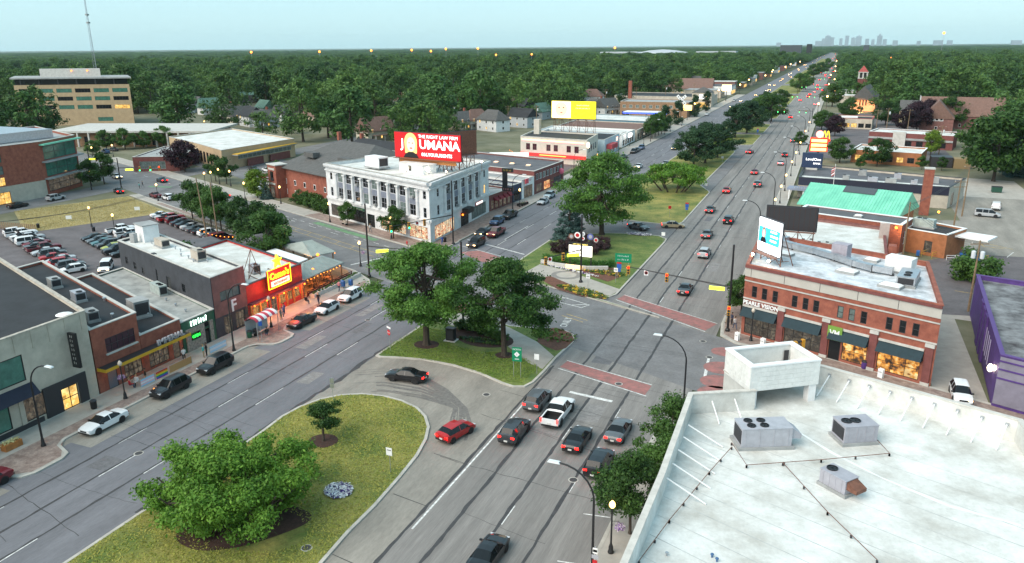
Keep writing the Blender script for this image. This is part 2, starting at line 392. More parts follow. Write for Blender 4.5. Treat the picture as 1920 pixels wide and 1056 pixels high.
_M3 = [s9(60.5, 86.6), (-31.5, 109.2), (-29.3, 110.0), (-28.6, 112), (-28.4, 148), (-28.6, 150.5), (-30.5, 152.6), (-35, 153.0), (-41, 151.4), (-46, 148.8), (-49, 145.5), (-50.3, 141.5), (-50.3, 117.5), (-49.4, 116)]
slab('grass_median', _M3, M_GRASS2)
def median(y0, y1, xl=-50.3, xr=-28.4, m=M_GRASS):
    slab('grass_median', [(xl, y0 + 7), (xl + 1.5, y0 + 3), (xl + 6, y0 + 1), (xr - 5, y0), (xr - 1, y0 + .8), (xr, y0 + 3), (xr, y1 - 3), (xr - 3, y1 - .5), (xl + 6, y1 - 3), (xl, y1 - 7)], m)
slab('grass_median', [(-50.3, 172), (-48.5, 167.5), (-43, 165.2), (-33, 163.6), (-29.2, 164.2), (-28.4, 167), (-28.4, 205), (-28.8, 207), (-32.2, 215), (-32.2, 290), (-33.5, 297), (-37, 300), (-44, 297), (-50.3, 290)], M_GRASS)
for y0, y1 in ((312, 352), (357, 402), (432, 520), (536, 640), (660, 800), (822, 1000), (1030, 1300), (1340, 1700), (1740, 2300)):
    median(y0, y1)

_z = .139
sheet('path', [s9(82, 68.6), s9(72.5, 68.6), (-33.0, 88.4), (-29.3, 84.5), (-29.3, 80.3), (-31.5, 81.4), (-37, 86.5), (-41, 89.0), (-49.3, 90.5), (-49.7, 93.5)], _z, M_WALK)
sheet('planting_bed', smooth_poly([gp(1003, 640), gp(1030, 611), gp(1085, 632), gp(1052, 663), gp(1018, 650)], 1), _z + .006, M_BED)
sheet('planting_bed', smooth_poly([gp(850, 617), gp(875, 612), gp(960, 630), gp(965, 652), gp(900, 655), gp(855, 640)], 2), _z + .006, M_MULCH)
sheet('planting_bed', smooth_poly([gp(828, 575), gp(862, 565), gp(905, 585), gp(880, 588), gp(840, 590)], 1), _z + .006, M_BED)
for cx, cy, rx, ry in ((gp(800, 648) + (1.7, 1.5)), (gp(946, 668) + (1.2, 1.1)), (gp(606, 829) + (1.5, 1.4))):
    sheet('planting_bed', [(cx + rx * math.cos(a * .4), cy + ry * math.sin(a * .4)) for a in range(16)][:16], _z + .007, M_MULCH)
sheet('planting_bed', smooth_poly([gp(330, 995), gp(332, 1022), gp(375, 1038), gp(450, 1030), gp(520, 1008), gp(578, 985), gp(590, 965), gp(520, 940), gp(400, 960)], 2), _z + .007, M_MULCH)
sheet('path', [gp(985, 512), gp(1012, 497), gp(1060, 508), gp(1142, 537), gp(1165, 545), gp(1143, 556), gp(1120, 554), gp(1075, 540), gp(1040, 527)], _z, M_WALK)
sheet('path_inlay', [(gp(1062, 517)[0] + 2.6 * math.cos(a * PI / 12), gp(1062, 517)[1] + 2.6 * math.sin(a * PI / 12)) for a in range(24)], _z + .005, mat('dark_paving', (.20, .19, .18), .8, .15, 2))
sheet('path_inlay', [(gp(1062, 517)[0] + 1.7 * math.cos(a * PI / 12), gp(1062, 517)[1] + 1.7 * math.sin(a * PI / 12)) for a in range(24)], _z + .010, M_WALK)
sheet('planting_bed', [gp(1010, 523), gp(1032, 519), gp(1088, 543), gp(1138, 558), gp(1125, 562), gp(1090, 557), gp(1045, 544)], _z + .006, M_BED)
sheet('planting_bed', [gp(1085, 512), gp(1095, 500), gp(1160, 505), gp(1165, 520), gp(1140, 530)], _z + .006, M_BED)
sheet('planting_bed', [gp(1012, 495), gp(1030, 486), gp(1090, 494), gp(1085, 505)], _z + .006, M_BED)

# ---------------------------------------------------------------- seams, cracks and paint on the roads
def strip(mb, pts, w, z, jit=.0):
    L, R = [], []
    for i, p in enumerate(pts):
        a = Vector(pts[max(0, i - 1)]); b = Vector(pts[min(len(pts) - 1, i + 1)]); d = (b - a).normalized(); n = Vector((-d.y, d.x))
        k = w / 2 * (1 + rnd.uniform(-jit, jit)); o = rnd.uniform(-jit, jit) * w * .3
        L.append((p[0] + n.x * (k + o), p[1] + n.y * (k + o), z)); R.append((p[0] - n.x * (k - o), p[1] - n.y * (k - o), z))
    for i in range(len(pts) - 1): mb.poly([R[i], R[i + 1], L[i + 1], L[i]])
def wander(x, y0, y1, step=1.1, a=.05):
    out = []; y = y0; o = 0
    while y < y1:
        o = o * .7 + rnd.uniform(-a, a); out.append((x + o, y)); y += step
    return out + [(x, y1)]
tar = MB()
for x in (-62.0, -58.6, -55.2): strip(tar, wander(x, -5, 420, 1.0), .24, .006, .35)
for x, y0 in ((-28.5, -5), (-25.3, -5), (-21.8, -5), (-18.2, -5)): strip(tar, wander(x, y0, 420 if x > -28 else 82, 1.0), .30, .006, .35)
strip(tar, wander(-28.5, 112, 420, 1.4), .16, .006, .35)
strip(tar, wander(-50.5, 40, 82, .8, .12), .5, .006, .5)
struct(tar.build('road_seam', M_TAR))
cr = MB()
for _ in range(90):
    if rnd.random() < .5: x0, x1 = -66, -51
    else: x0, x1 = (-32, -12) if rnd.random() < .5 else (-28, -12)
    y = rnd.uniform(25, 190); sl = rnd.uniform(-.25, .0); pts = []; x = x0 + rnd.uniform(0, 3); e = x1 - rnd.uniform(0, 6); o = 0
    while x < e: o += rnd.uniform(-.12, .12); pts.append((x, y + (x - x0) * sl + o)); x += .7
    if len(pts) > 2: strip(cr, pts, rnd.choice((.03, .04, .055)), .0062 + _ * .000012, .5)
for y in (33, 41, 50, 57.5): strip(cr, [(-32.1, y + .4), (-30.3, y + .1), (-28.5, y - .2)], .08, .0065, .3)
struct(cr.build('road_crack', M_CRACK))
pw = MB()
def dash(x, y0, y1, w=.11): strip(pw, [(x, y0), (x, y1)], w, .0085)
for y in np.arange(27.5, 900, 15.2):
    dash(-62.0 + .16, y + 5.5, y + 9.0, .08); dash(-58.6 + .16, y + .3, y + 5.0); dash(-55.2 + .16, y + 2.2, y + 6.9)
for y in np.arange(33, 900, 15.2):
    if 76 < y < 108: continue
    dash(-21.8 + .2, y + 1.5, y + 4.4, .1); dash(-18.2 + .2, y + 8, y + 10.2, .07)
strip(pw, [(-28.05, 46.5), (-28.05, 73)], .17, .0085)
for y in (47.3, 53.9): strip(pw, [(-15.9, y - .3), (-13.7, y)], .12, .0085)
for a, b, w in (((1068, 735), (1148, 753), .5), ((1046, 690.5), (1212, 743), .14), ((1063, 676), (1222, 722), .14), ((1155, 562), (1322, 622), .14), ((1170, 553), (1345, 607), .12),
                ((1020, 549), (1065, 560), .14), ((1065, 560), (1105, 572), .14), ((1105, 572), (1090, 577), .14), ((1090, 577), (1050, 567), .14), ((1030, 559), (1066, 559), .16), ((1073, 572), (1103, 571), .16),
                ((1325, 690), (1320, 715), .35), ((1330, 668), (1325, 688), .3)):
    strip(pw, [gp(*a), gp(*b)], w, .0095)
for n, s0, s1 in ((83.3, 118, 175), (82.0, 120, 300)):
    for s in np.arange(s0, s1, 3.6 if n > 83 else 9): strip(pw, [s9(s, n), s9(s + (1.8 if n > 83 else 3), n)], .12, .0105)
strip(pw, [s9(116, 86 - .6), s9(116, 71)], .4, .0105)
strip(pw, [(-65.8, 131.8), (-51.2, 125.4)], .16, .0085); strip(pw, [(-66.0, 136.5), (-51.0, 129.6)], .3, .0085)
strip(pw, [(-58.9, 139), (-58.9, 152)], .14, .0085)
for k in range(7): strip(pw, [(33 + k * 4.2, 163.0 - k * .2), (31.2 + k * 4.2, 158.4 - k * .2)], .12, -.004)
struct(pw.build('road_marking', M_PAINT))
py = MB()
for n in (77.2, 79.0): strip(py, [s9(118, n), s9(205, n)], .12, .0105)
for s in np.arange(126, 200, 5.5): strip(py, [s9(s, 77.2), s9(s + 1.2, 79.0)], .12, .0107)
for n in (77.6, 78.6): strip(py, [s9(67, n), s9(71, n)], .12, .0105)
for p, q in (((1790, 545), (1850, 555)), ((1835, 455), (1845, 462)), ((1845, 462), (1885, 467)), ((1855, 458), (1900, 468))): strip(py, [gp(*p), gp(*q)], .15, -.004)
struct(py.build('road_marking', M_PAINTY))
cw = MB()
def band(a, b, c, d, z=.0075):
    cw.poly([(*gp(*p), z) for p in (a, b, c, d)])
band((1050, 688), (1064, 677), (1222, 723.5), (1209, 741)); band((1157, 561), (1172, 553), (1344, 608), (1322, 620))
for p in ((862, 473, 905, 492, 965, 492, 900, 470),): band(p[0:2], p[2:4], p[4:6], p[6:8])
for (x, y), r in ((gp(1358, 660), 1.5), (gp(1352, 690), 1.9), (gp(1347, 716), 1.9), (gp(1343, 737), 1.9)):
    cw.poly([(x + r * math.cos(t * PI / 8) * 1.1, y + r * math.sin(t * PI / 8), .0112) for t in range(16)])
struct(cw.build('crosswalk', M_CROSSW))
gl = MB(); strip(gl, [s9(128, 84.7), s9(152, 84.7)], 1.5, .0109); strip(gl, [s9(196, 84.0), s9(206, 84.0)], 1.5, .0109); strip(gl, [s9(222, 80), s9(228, 76)], 1.5, .0109)
struct(gl.build('bike_lane', M_GREENL))
on = text('ONLY', 1.5, M_PAINT, None, (*gp(1068, 605), .011), 0, .001, sx=1.0, tilt=0, name='road_lettering'); on.rotation_euler = (0, 0, PI / 2 + .1); struct(on)
arc = MB()
for j in range(34):
    k = j * .62 - 3
    pts = [gp(645 + k * 1.5, 702 + k * 1.9), gp(720, 697 + k * 2.2), gp(790, 708 + k * 2.2), gp(840, 735 + k * 1.5), gp(872 - k * 1.2, 765), gp(880 - k * 2.2, 800), gp(868 - k * 2.6, 835)]
    q = []
    for i in range(len(pts) - 1):
        for t in (0, .25, .5, .75): q.append((pts[i][0] * (1 - t) + pts[i + 1][0] * t, pts[i][1] * (1 - t) + pts[i + 1][1] * t))
    a = rnd.randint(0, 10); b = rnd.randint(13, len(q))
    strip(arc, q[a:b], rnd.uniform(.06, .2), .003 + j * .0003, .4)
struct(arc.build('tyre_mark', mat('tyre_rubber_mark', (.15, .14, .13), .8, .3, 3)))
sheet('parking_bay', [(-67.4, 5), (-63.7, 5), (-63.7, 38.4), (-67.4, 38.4)], .005, M_CONC)
sheet('road_apron', [(-67.4, 5), (-66.4, 5), (-66.4, 97), (-67.4, 97)], .002, M_CONC)

for k in range(16):
    x0 = rnd.choice((-62, -58.6, -55.2, -25.3, -21.8, -18.2)) + rnd.uniform(.3, 1.0); y0 = rnd.uniform(26, 175); w = rnd.uniform(1.0, 2.4); h = rnd.uniform(1.5, 6)
    sheet('road_patch', [(x0, y0), (x0 + w, y0 + rnd.uniform(-.2, .2)), (x0 + w + rnd.uniform(-.15, .15), y0 + h), (x0, y0 + h)], .0035, mat('asphalt_patch', (.13, .128, .135), .9, .2, 1.5, fine=.2, fs=5) if k % 2 else mat('asphalt_patch_pale', (.215, .205, .20), .9, .2, 1.5, fine=.2, fs=5))
# ================================================================ building kit
M_BRICK = mat('brick_red', (.26, .075, .05), .85, .22, 1.2, bump=.5, bs=22, c2=(.33, .11, .07))
M_BRICK_D = mat('brick_dark_red', (.17, .055, .05), .85, .22, 1.2, bump=.5, bs=22)
M_BRICK_B = mat('brick_brown', (.28, .17, .10), .85, .2, 1.0, bump=.4, bs=22)
M_BRICK_O = mat('brick_orange', (.33, .13, .055), .85, .2, 1.0, bump=.4, bs=22)
M_BRICK_P = mat('brick_plum', (.20, .095, .085), .85, .25, 1.0, bump=.4, bs=22)
M_STONE = mat('limestone', (.60, .61, .62), .8, .12, .7, bump=.15, bs=12, c2=(.72, .73, .73))
M_TERRA = mat('cream_terracotta', (.56, .52, .45), .7, .12, .6)
M_BEIGE = mat('beige_render', (.46, .41, .34), .85, .18, .5, bump=.15, bs=12)
M_TAN = mat('tan_brick', (.42, .31, .19), .85, .12, .6)
M_GREYW = mat('charcoal_painted_brick', (.040, .045, .055), .75, .25, .8, bump=.3, bs=20)
M_GREENW = mat('green_painted_panel', (.015, .09, .05), .6, .2, 1)
M_PURPLE = mat('purple_paint', (.075, .032, .18), .6, .25, .8, bump=.2, bs=15)
M_LILAC = mat('grey_lilac_block', (.21, .195, .25), .8, .15, .8)
M_WHITEP = mat('white_paint', (.72, .73, .73), .7, .12, .8)
M_PALEB = mat('pale_blue_paint', (.50, .62, .68), .7, .12, .5)
M_ROOF_W = mat('white_membrane', (.62, .63, .605), .75, .08, .3, bump=.25, bs=3, c2=(.72, .735, .715), wear=(.49, .48, .44), fine=.10, fs=2.2)
M_ROOF_S = mat('silver_coating', (.50, .54, .58), .6, .2, .6, bump=.2, bs=6, c2=(.74, .78, .82), wear=(.36, .38, .40))
M_ROOF_K = mat('dark_felt', (.022, .024, .028), .85, .28, .5, bump=.25, bs=10)
M_ROOF_G = mat('grey_felt', (.10, .10, .11), .85, .25, .4, bump=.2, bs=10)
M_ROOF_LG = mat('light_grey_felt', (.30, .31, .31), .8, .25, .5)
M_SHING = mat('shingle_grey', (.09, .09, .088), .9, .22, 1.2, bump=.4, bs=9)
M_SHING_B = mat('shingle_brown', (.17, .10, .08), .9, .22, 1.2, bump=.4, bs=9)
M_SHING_R = mat('tile_red', (.30, .06, .055), .85, .2, 1)
M_COPPER = mat('green_metal_roof', (.14, .50, .36), .5, .12, .4, c2=(.20, .60, .43))
M_COPE = mat('stone_coping', (.48, .47, .44), .8, .15, 1)
M_BLACK = mat('black_metal', (.012, .012, .014), .45)
M_DARK = mat('dark_trim', (.03, .03, .035), .5)
M_STEEL = mat('galvanised_steel', (.48, .50, .53), .38, .15, 2, metal=.75)
M_GREYM = mat('grey_sheet_metal', (.36, .37, .41), .5, .12, 1.5)
M_WHITE = mat('white_trim', (.78, .79, .79), .6)
M_RUST = mat('rusty_steel', (.16, .07, .045), .8, .35, 4)
M_WOOD = mat('weathered_wood', (.22, .15, .09), .85, .25, 3)
M_NAVY = mat('navy_awning', (.012, .016, .035), .8, .15, 2)
M_AWN_T = mat('teal_awning', (.010, .030, .040), .8, .15, 2)
M_YELLOW = mat('yellow_canopy', (.60, .34, .02), .6, .12, 1)
M_GLASS = mat('window_glass_dark', (.012, .014, .016), .1, spec=.4)
M_GLASS2 = mat('window_glass_blind', (.12, .16, .15), .12, .3, 1.5, spec=.6)
M_GLASSG = mat('window_glass_green', (.06, .17, .13), .1, .3, .8, spec=.7)
M_LITY = emit_noise('lit_room', [(.35, .18, .04), (1.0, .60, .14), (.8, .42, .09), (1, .7, .25)], .75, .8)
M_LITSH = emit_noise('lit_shop_warm', [(.03, .02, .01), (.14, .06, .02), (.40, .14, .02), (.85, .36, .05), (1, .48, .10), (1, .7, .3)], .62, .9)
M_LITSTORE = emit_noise('lit_shop_stock', [(.05, .035, .03), (.3, .10, .05), (.6, .06, .04), (.75, .5, .25), (.95, .78, .45), (.12, .12, .2), (1, .85, .55)], .7, 1.5)
M_LITDIM = emit_noise('dim_shop', [(.05, .05, .045), (.12, .09, .06), (.02, .02, .02), (.16, .13, .09)], .5, 1.2)
M_LAMPW = emit('lamp_warm', (1.0, .55, .18), 8)
M_LAMPO = emit('lamp_orange', (1.0, .20, .015), 2.8)
M_BULB = emit('string_bulb', (1.0, .27, .03), 3.5)

def kid(mb, name, m, root, smooth=False):
    o = mb.build(name, m, root, smooth); l = root.location; o.location = (-l.x, -l.y, -l.z); return o
def sub(mb, name, m, part, smooth=False):
    return mb.build(name, m, part, smooth)          # a sub-part shares its part's frame
def wall_face(mb, p, q, z0, z1, holes, depth=.2):
    L = math.hypot(q[0] - p[0], q[1] - p[1]); d = ((q[0] - p[0]) / L, (q[1] - p[1]) / L); nx, ny = d[1], -d[0]
    P = lambda u, z, o=0.0: (p[0] + d[0] * u - nx * o, p[1] + d[1] * u - ny * o, z)
    us = sorted({0, L, *[h[0] for h in holes], *[h[1] for h in holes]}); zs = sorted({z0, z1, *[h[2] for h in holes], *[h[3] for h in holes]})
    for a, b in zip(us, us[1:]):
        if b - a < 1e-4: continue
        run = None
        for c, e in zip(zs, zs[1:]):
            if e - c < 1e-4: continue
            um, zm = (a + b) / 2, (c + e) / 2
            if any(h[0] < um < h[1] and h[2] < zm < h[3] for h in holes): continue
            mb.poly([P(a, c), P(b, c), P(b, e), P(a, e)])
    for u0, u1, a, b in [h[:4] for h in holes]:
        mb.poly([P(u0, a), P(u0, a, depth), P(u0, b, depth), P(u0, b)]); mb.poly([P(u1, a), P(u1, b), P(u1, b, depth), P(u1, a, depth)])
        mb.poly([P(u0, b), P(u0, b, depth), P(u1, b, depth), P(u1, b)]); mb.poly([P(u0, a), P(u1, a), P(u1, a, depth), P(u0, a, depth)])
_wc = {}
def win_mesh(w, h, nx, ny, fw, fm, pm, sill):
    k = (round(w, 2), round(h, 2), nx, ny, fw, fm.name, pm.name, sill)
    if k not in _wc:
        f = MB()
        for x in (fw / 2, w - fw / 2): f.box((x, -.05, h / 2), (fw, .08, h))
        for z in (fw / 2, h - fw / 2): f.box((w / 2, -.052, z), (w - 2 * fw, .08, fw))
        for i in range(1, nx): f.box((w * i / nx, -.055, h / 2), (fw * .8, .06, h - 2 * fw))
        for i in range(1, ny): f.box((w / 2, -.058, h * i / ny), (w - 2 * fw, .06, fw * .8))
        if sill: f.box((w / 2, .13, -.07), (w + .24, .42, .13), mi=1)
        p = MB(); p.poly([(fw * .5, -.05, fw * .5), (w - fw * .5, -.05, fw * .5), (w - fw * .5, -.05, h - fw * .5), (fw * .5, -.05, h - fw * .5)])
        _wc[k] = (f.data('window', [fm, M_COPE]), p.data('pane', pm))
    return _wc[k]
class Bldg:
    def __init__(s, name, label, poly, h, wall, roofm, par=.6, cat='building', group=None, z0=0, cope=M_COPE, cw=.3, inner=None):
        if sum(a[0] * b[1] - b[0] * a[1] for a, b in zip(poly, poly[1:] + poly[:1])) < 0: poly = poly[::-1]
        s.p = poly; s.h = h; s.par = par; s.wall = wall; s.roofm = roofm; s.z0 = z0; s.holes = {}; s.cope = cope; s.cw = cw; s.inner = inner or wall
        c = (sum(x for x, y in poly) / len(poly), sum(y for x, y in poly) / len(poly))
        s.root = thing(name, label, cat, (*c, 0), 0, group); s.wins = []
    def edge(s, i):
        p, q = s.p[i], s.p[(i + 1) % len(s.p)]; L = math.hypot(q[0] - p[0], q[1] - p[1]); return p, q, L
    def nearest(s, x, y):
        """index of the wall whose middle lies nearest (x,y)"""
        return min(range(len(s.p)), key=lambda i: math.hypot((s.p[i][0] + s.p[(i + 1) % len(s.p)][0]) / 2 - x, (s.p[i][1] + s.p[(i + 1) % len(s.p)][1]) / 2 - y))
    def win(s, i, u0, u1, z0, z1, nx=1, ny=2, pm=None, fm=None, fw=.07, sill=False, name='window', inset=.12):
        s.holes.setdefault(i, []).append((u0, u1, z0, z1)); s.wins.append((i, u0, u1, z0, z1, nx, ny, pm or M_GLASS, fm or M_DARK, fw, sill, name, inset))
    def row(s, i, us, z0, z1, w, **k):
        for u in us: s.win(i, u - w / 2, u + w / 2, z0, z1, **k)
    def pt(s, i, u, o=0.0):
        p, q, L = s.edge(i); d = ((q[0] - p[0]) / L, (q[1] - p[1]) / L); return (p[0] + d[0] * u + d[1] * o, p[1] + d[1] * u - d[0] * o)
    def ang(s, i):
        p, q, L = s.edge(i); return math.atan2(q[1] - p[1], q[0] - p[0])
    def on(s, mb, i, u0, u1, z0, z1, out=.1, back=.02):
        """a box on the face of wall i, from `back` inside to `out` proud"""
        a = s.ang(i); c = s.pt(i, (u0 + u1) / 2, (out - back) / 2); mb.box((*c, (z0 + z1) / 2), (u1 - u0, out + back, z1 - z0), a); return mb
    def strip(s, name, m, i, z0, z1, out=.1, u0=None, u1=None):
        L = s.edge(i)[2]; return kid(s.on(MB(), i, 0 if u0 is None else u0, L if u1 is None else u1, z0, z1, out), name, m, s.root)
    def done(s):
        w = MB(); n = len(s.p)
        for i in range(n):
            p, q, L = s.edge(i); wall_face(w, p, q, s.z0, s.h, s.holes.get(i, []))
        inn = offset_poly(s.p, s.cw); zr = s.h - s.par
        if s.par > 0:
            kid(MB().mesh([(x, y, s.h) for x, y in inn] + [(x, y, zr) for x, y in inn], [((i + 1) % n, i, n + i, n + (i + 1) % n) for i in range(n)]), 'parapet', s.inner, s.root)
            out = offset_poly(s.p, -.07); i2 = offset_poly(s.p, s.cw + .05); c = MB(); vs = [(x, y, s.h - .01) for x, y in out] + [(x, y, s.h + .1) for x, y in out] + [(x, y, s.h + .1) for x, y in i2] + [(x, y, s.h - .01) for x, y in i2]
            fs = []
            for i in range(n):
                j = (i + 1) % n; fs += [(i, j, n + j, n + i), (n + i, n + j, 2 * n + j, 2 * n + i), (2 * n + i, 2 * n + j, 3 * n + j, 3 * n + i), (3 * n + i, 3 * n + j, j, i)]
            kid(c.mesh(vs, fs), 'coping', s.cope, s.root)
        s.walls = kid(w, 'wall', s.wall, s.root)
        if s.roofm: s.roof = kid(MB().poly([(x, y, zr) for x, y in (inn if s.par > 0 else s.p)]), 'roof', s.roofm, s.root)
        for i, u0, u1, z0, z1, nx, ny, pm, fm, fw, sill, name, inset in s.wins:
            fme, pme = win_mesh(u1 - u0, z1 - z0, nx, ny, fw, fm, pm, sill); x, y = s.pt(i, u0, -inset); l = s.root.location
            o = link(name, fme, s.root, (x - l.x, y - l.y, z0), s.ang(i)); link('pane', pme, o)
        return s
def par_poly(y0, y1, depth, x=-73.0, a=rad(21.5)):
    """lot of the west row: front on the avenue, sides running back parallel to the cross street"""
    d = (-math.cos(a) * depth, math.sin(a) * depth); return [(x, y0), (x, y1), (x + d[0], y1 + d[1]), (x + d[0], y0 + d[1])]

def rooftop_unit(label, loc, rz, size=(2.4, 1.6, 1.3), m=M_GREYM, fans=2, hood=False, base=True, group='rooftop air units'):
    t = thing('rooftop_unit', label, 'air unit', loc, rz, group); L, Wd, Hh = size; zb = .25 if base else 0
    if base: MB().box((0, 0, .12), (L * 1.12, Wd * 1.15, .24)).build('base', M_ROOF_LG, t)
    b = MB(); b.box((0, 0, zb + Hh / 2), (L, Wd, Hh)); b.box((0, 0, zb + Hh + .015), (L + .06, Wd + .06, .05))
    for x in np.linspace(-L / 2 + .3, L / 2 - .3, 4): b.box((x, -Wd / 2 - .01, zb + Hh * .5), (.03, .03, Hh * .9))
    b.build('casing', m, t)
    for k in range(fans):
        f = MB(); x = -L / 2 + L * (.22 + .26 * (k // 2 if fans > 2 else k)); y = 0 if fans <= 2 else (-Wd * .22 if k % 2 else Wd * .22); r = min(.42, Wd * .3 if fans <= 2 else Wd * .18)
        f.lathe([(r, 0), (r, .08), (r * .86, .08), (r * .86, .02)], (x, y, zb + Hh + .04), 14)
        for q in range(5): f.box((x + r * .4 * math.cos(q * 1.257), y + r * .4 * math.sin(q * 1.257), zb + Hh + .07), (r * .8, .12, .02), q * 1.257)
        f.build('fan', M_BLACK, t)
    g = MB(); g.box((-L / 2 - .01, 0, zb + Hh * .5), (.03, Wd * .85, Hh * .75))
    for k in range(6): g.box((-L / 2 - .03, 0, zb + Hh * (.2 + .1 * k)), (.03, Wd * .85, .03))
    g.build('grille', M_DARK, t)
    if hood:
        h = MB(); h.mesh([(L / 2, -Wd * .4, zb + Hh * .95), (L / 2, Wd * .4, zb + Hh * .95), (L / 2, Wd * .4, zb + Hh * .35), (L / 2, -Wd * .4, zb + Hh * .35), (L / 2 + .8, -Wd * .4, zb + Hh * .6), (L / 2 + .8, Wd * .4, zb + Hh * .6), (L / 2 + .8, Wd * .4, zb + Hh * .35), (L / 2 + .8, -Wd * .4, zb + Hh * .35)], [(0, 4, 5, 1), (0, 3, 7, 4), (1, 5, 6, 2), (3, 2, 6, 7), (4, 7, 6, 5)])
        h.build('intake_hood', M_RUST if hood == 'rust' else m, t)
    return t
def skylight(b, x, y, z, L, Wd, rz, m=None):
    mb = MB(); mb.box((x, y, z + .16), (L + .2, Wd + .2, .32), rz); o = kid(mb, 'skylight', M_ROOF_LG, b.root)
    g = MB(); g.box((x, y, z + .41), (L, Wd, .18), rz, taper=.72); sub(g, 'dome', m or M_WHITE, o); return o
def vent(b, x, y, z, r=.13, h=.6, m=None):
    kid(MB().lathe([(r, 0), (r, h * .75), (r * 1.9, h * .78), (r * 1.7, h), (.02, h * 1.12)], (x, y, z), 10), 'roof_vent', m or M_STEEL, b.root, True)
# ================================================================ west row along the avenue
WR = rad(180 - 21.5)
b = Bldg('shop_building', 'beige rendered two storey building with dark awning and big windows at the left edge', par_poly(14, 55.6, 34), 10.0, M_BEIGE, M_ROOF_K, .35, cope=mat('coping_worn', (.40, .37, .32), .9, .3, 2))
e = b.nearest(-73, 35); L = b.edge(e)[2]; U = lambda y: y - 14 if b.p[e][1] < 20 else 55.6 - y
def yw(b, e, ya, yb, *a, **k):
    p = b.p[e]; q = b.p[(e + 1) % len(b.p)]; f = (lambda y: y - p[1]) if q[1] > p[1] else (lambda y: p[1] - y)
    u = sorted((f(ya), f(yb))); b.win(e, u[0], u[1], *a, **k)
for ya in (25.6, 29.6, 33.6, 37.6, 41.4, 45.0): yw(b, e, ya, ya + 2.9, 5.1, 7.9, pm=M_GLASSG, fm=M_BLACK, ny=1, fw=.1)
for ya in (27.2, 31.2, 35.4, 39.2, 43.0, 46.9): yw(b, e, ya, ya + 2.6, .75, 3.3, pm=M_LITDIM if ya > 43 else M_GLASSG, fm=M_BLACK, ny=1, fw=.1)
yw(b, e, 51.2, 53.2, .1, 2.6, nx=2, ny=2, pm=M_LITY, fm=M_BLACK, fw=.1, name='door')
b.done()
_s = MB()
for ya, yb, za, zb in ((49.2, 51.15, .05, 3.5), (53.25, 54.3, .05, 3.5), (51.15, 53.25, 2.65, 3.5)): _s.box((-72.92, (ya + yb) / 2, (za + zb) / 2), (.14, yb - ya, zb - za))
kid(_s, 'entrance_surround', M_DARK, b.root)
_s = MB(); _s.mesh([(-72.98, 24, 4.75), (-72.98, 48.4, 4.75), (-71.9, 48.4, 3.65), (-71.9, 24, 3.65), (-72.98, 24, 3.6), (-72.98, 48.4, 3.6)], [(0, 3, 2, 1), (3, 4, 5, 2), (0, 4, 3), (1, 2, 5)])
kid(_s, 'awning', M_NAVY, b.root)
for y in (27, 31, 35, 39, 42.9, 46.8): kid(MB().box((-72.94, y, 1.95), (.1, .5, 3.2)), 'pilaster', M_BEIGE, b.root)
kid(MB().box((-72.9, 48.6 - 12, .36), (.16, 24.5, .6)), 'plinth', M_DARK, b.root)
for y in np.arange(24.5, 55.5, 1.9): kid(MB().box((-72.97, y, 9.0), (.05, .07, 1.9)), 'facade_rib', M_BEIGE, b.root)
for x, y, l, w in ((-77.5, 47.5, 2.5, 1.3), (-79.5, 38.5, 2.6, 1.3), (-90, 52, 2.4, 1.3), (-96, 46, 2.4, 1.3), (-88, 42, 2.2, 1.2), (-101, 56, 1.5, 1.2)): skylight(b, x, y, 9.65, l, w, WR)
vent(b, -74.4, 54.2, 9.65, .45, .3, M_WHITE)
sg = thing('blade_sign', 'tall black vertical blade sign on the beige building', 'sign', (-72.9, 53.0, 5.6)); MB().box((.75, 0, .95), (1.1, .28, 3.9)).build('panel', M_BLACK, sg)
for z in (-.3, 2.2): MB().tube([(0, 0, z), (1.3, 0, z)], .03, 6).build('bracket', M_BLACK, sg)
for k in range(7):
    for sd in (1, -1): scribble(.55, .3, M_COPE, sg, (.75, .15 * sd, 2.4 - k * .5), PI / 2 * sd, 2, seed=k)

b = Bldg('restaurant', 'two storey red brick restaurant with yellow canopy band and grey channel letters', [(-73, 55.75), (-73, 62.0), (-104.6, 74.5), (-104.6, 68.3)], 7.7, M_BRICK, M_ROOF_K, .3)
e = b.nearest(-73, 59); yw(b, e, 57.4, 61.4, 4.4, 6.1, nx=5, ny=2, pm=mat('maroon_glass', (.05, .02, .03), .15), fm=M_DARK)
yw(b, e, 57.0, 58.3, .1, 2.3, pm=mat('grey_door', (.13, .14, .17), .6), ny=1, name='door'); yw(b, e, 59.3, 61.8, .5, 2.75, nx=4, ny=3, pm=M_LITDIM, fm=M_BLACK)
b.done(); kid(MB().box((-72.88, 59.4, 4.27), (.26, 4.3, .16)), 'sill', M_COPE, b.root)
for k in range(3): rooftop_unit(['rusty white air unit on the tall red brick roof by the beige wall', 'small grey air unit deep on the tall red brick roof', 'low white air unit at the back of the red brick roof'][k], ((-76.3, 58.8, 7.4), (-84, 63.5, 7.4), (-92, 66.5, 7.4))[k], WR, (1.9, 1.2, 1.0), M_ROOF_LG if k != 1 else M_GREYM, 1)
for x, y in ((-75.0, 60.5), (-78.2, 60.4), (-81, 64.6)): vent(b, x, y, 7.4, .12, .5)
b2 = Bldg('restaurant_wing', 'low red brick wing with dark roof between the tall brick front and the green shop', [(-73, 62.05), (-73, 68.2), (-101, 79.3), (-101, 73.1)], 4.85, M_BRICK, M_ROOF_K, .25)
e = b2.nearest(-73, 65); yw(b2, e, 62.9, 65.9, .4, 2.75, nx=4, ny=3, pm=M_LITDIM, fm=M_BLACK); yw(b2, e, 66.6, 67.7, .1, 2.75, pm=M_LITDIM, fm=M_BLACK, name='door', ny=1)
b2.done(); vent(b2, -78, 68, 4.6); vent(b2, -83, 71, 4.6)
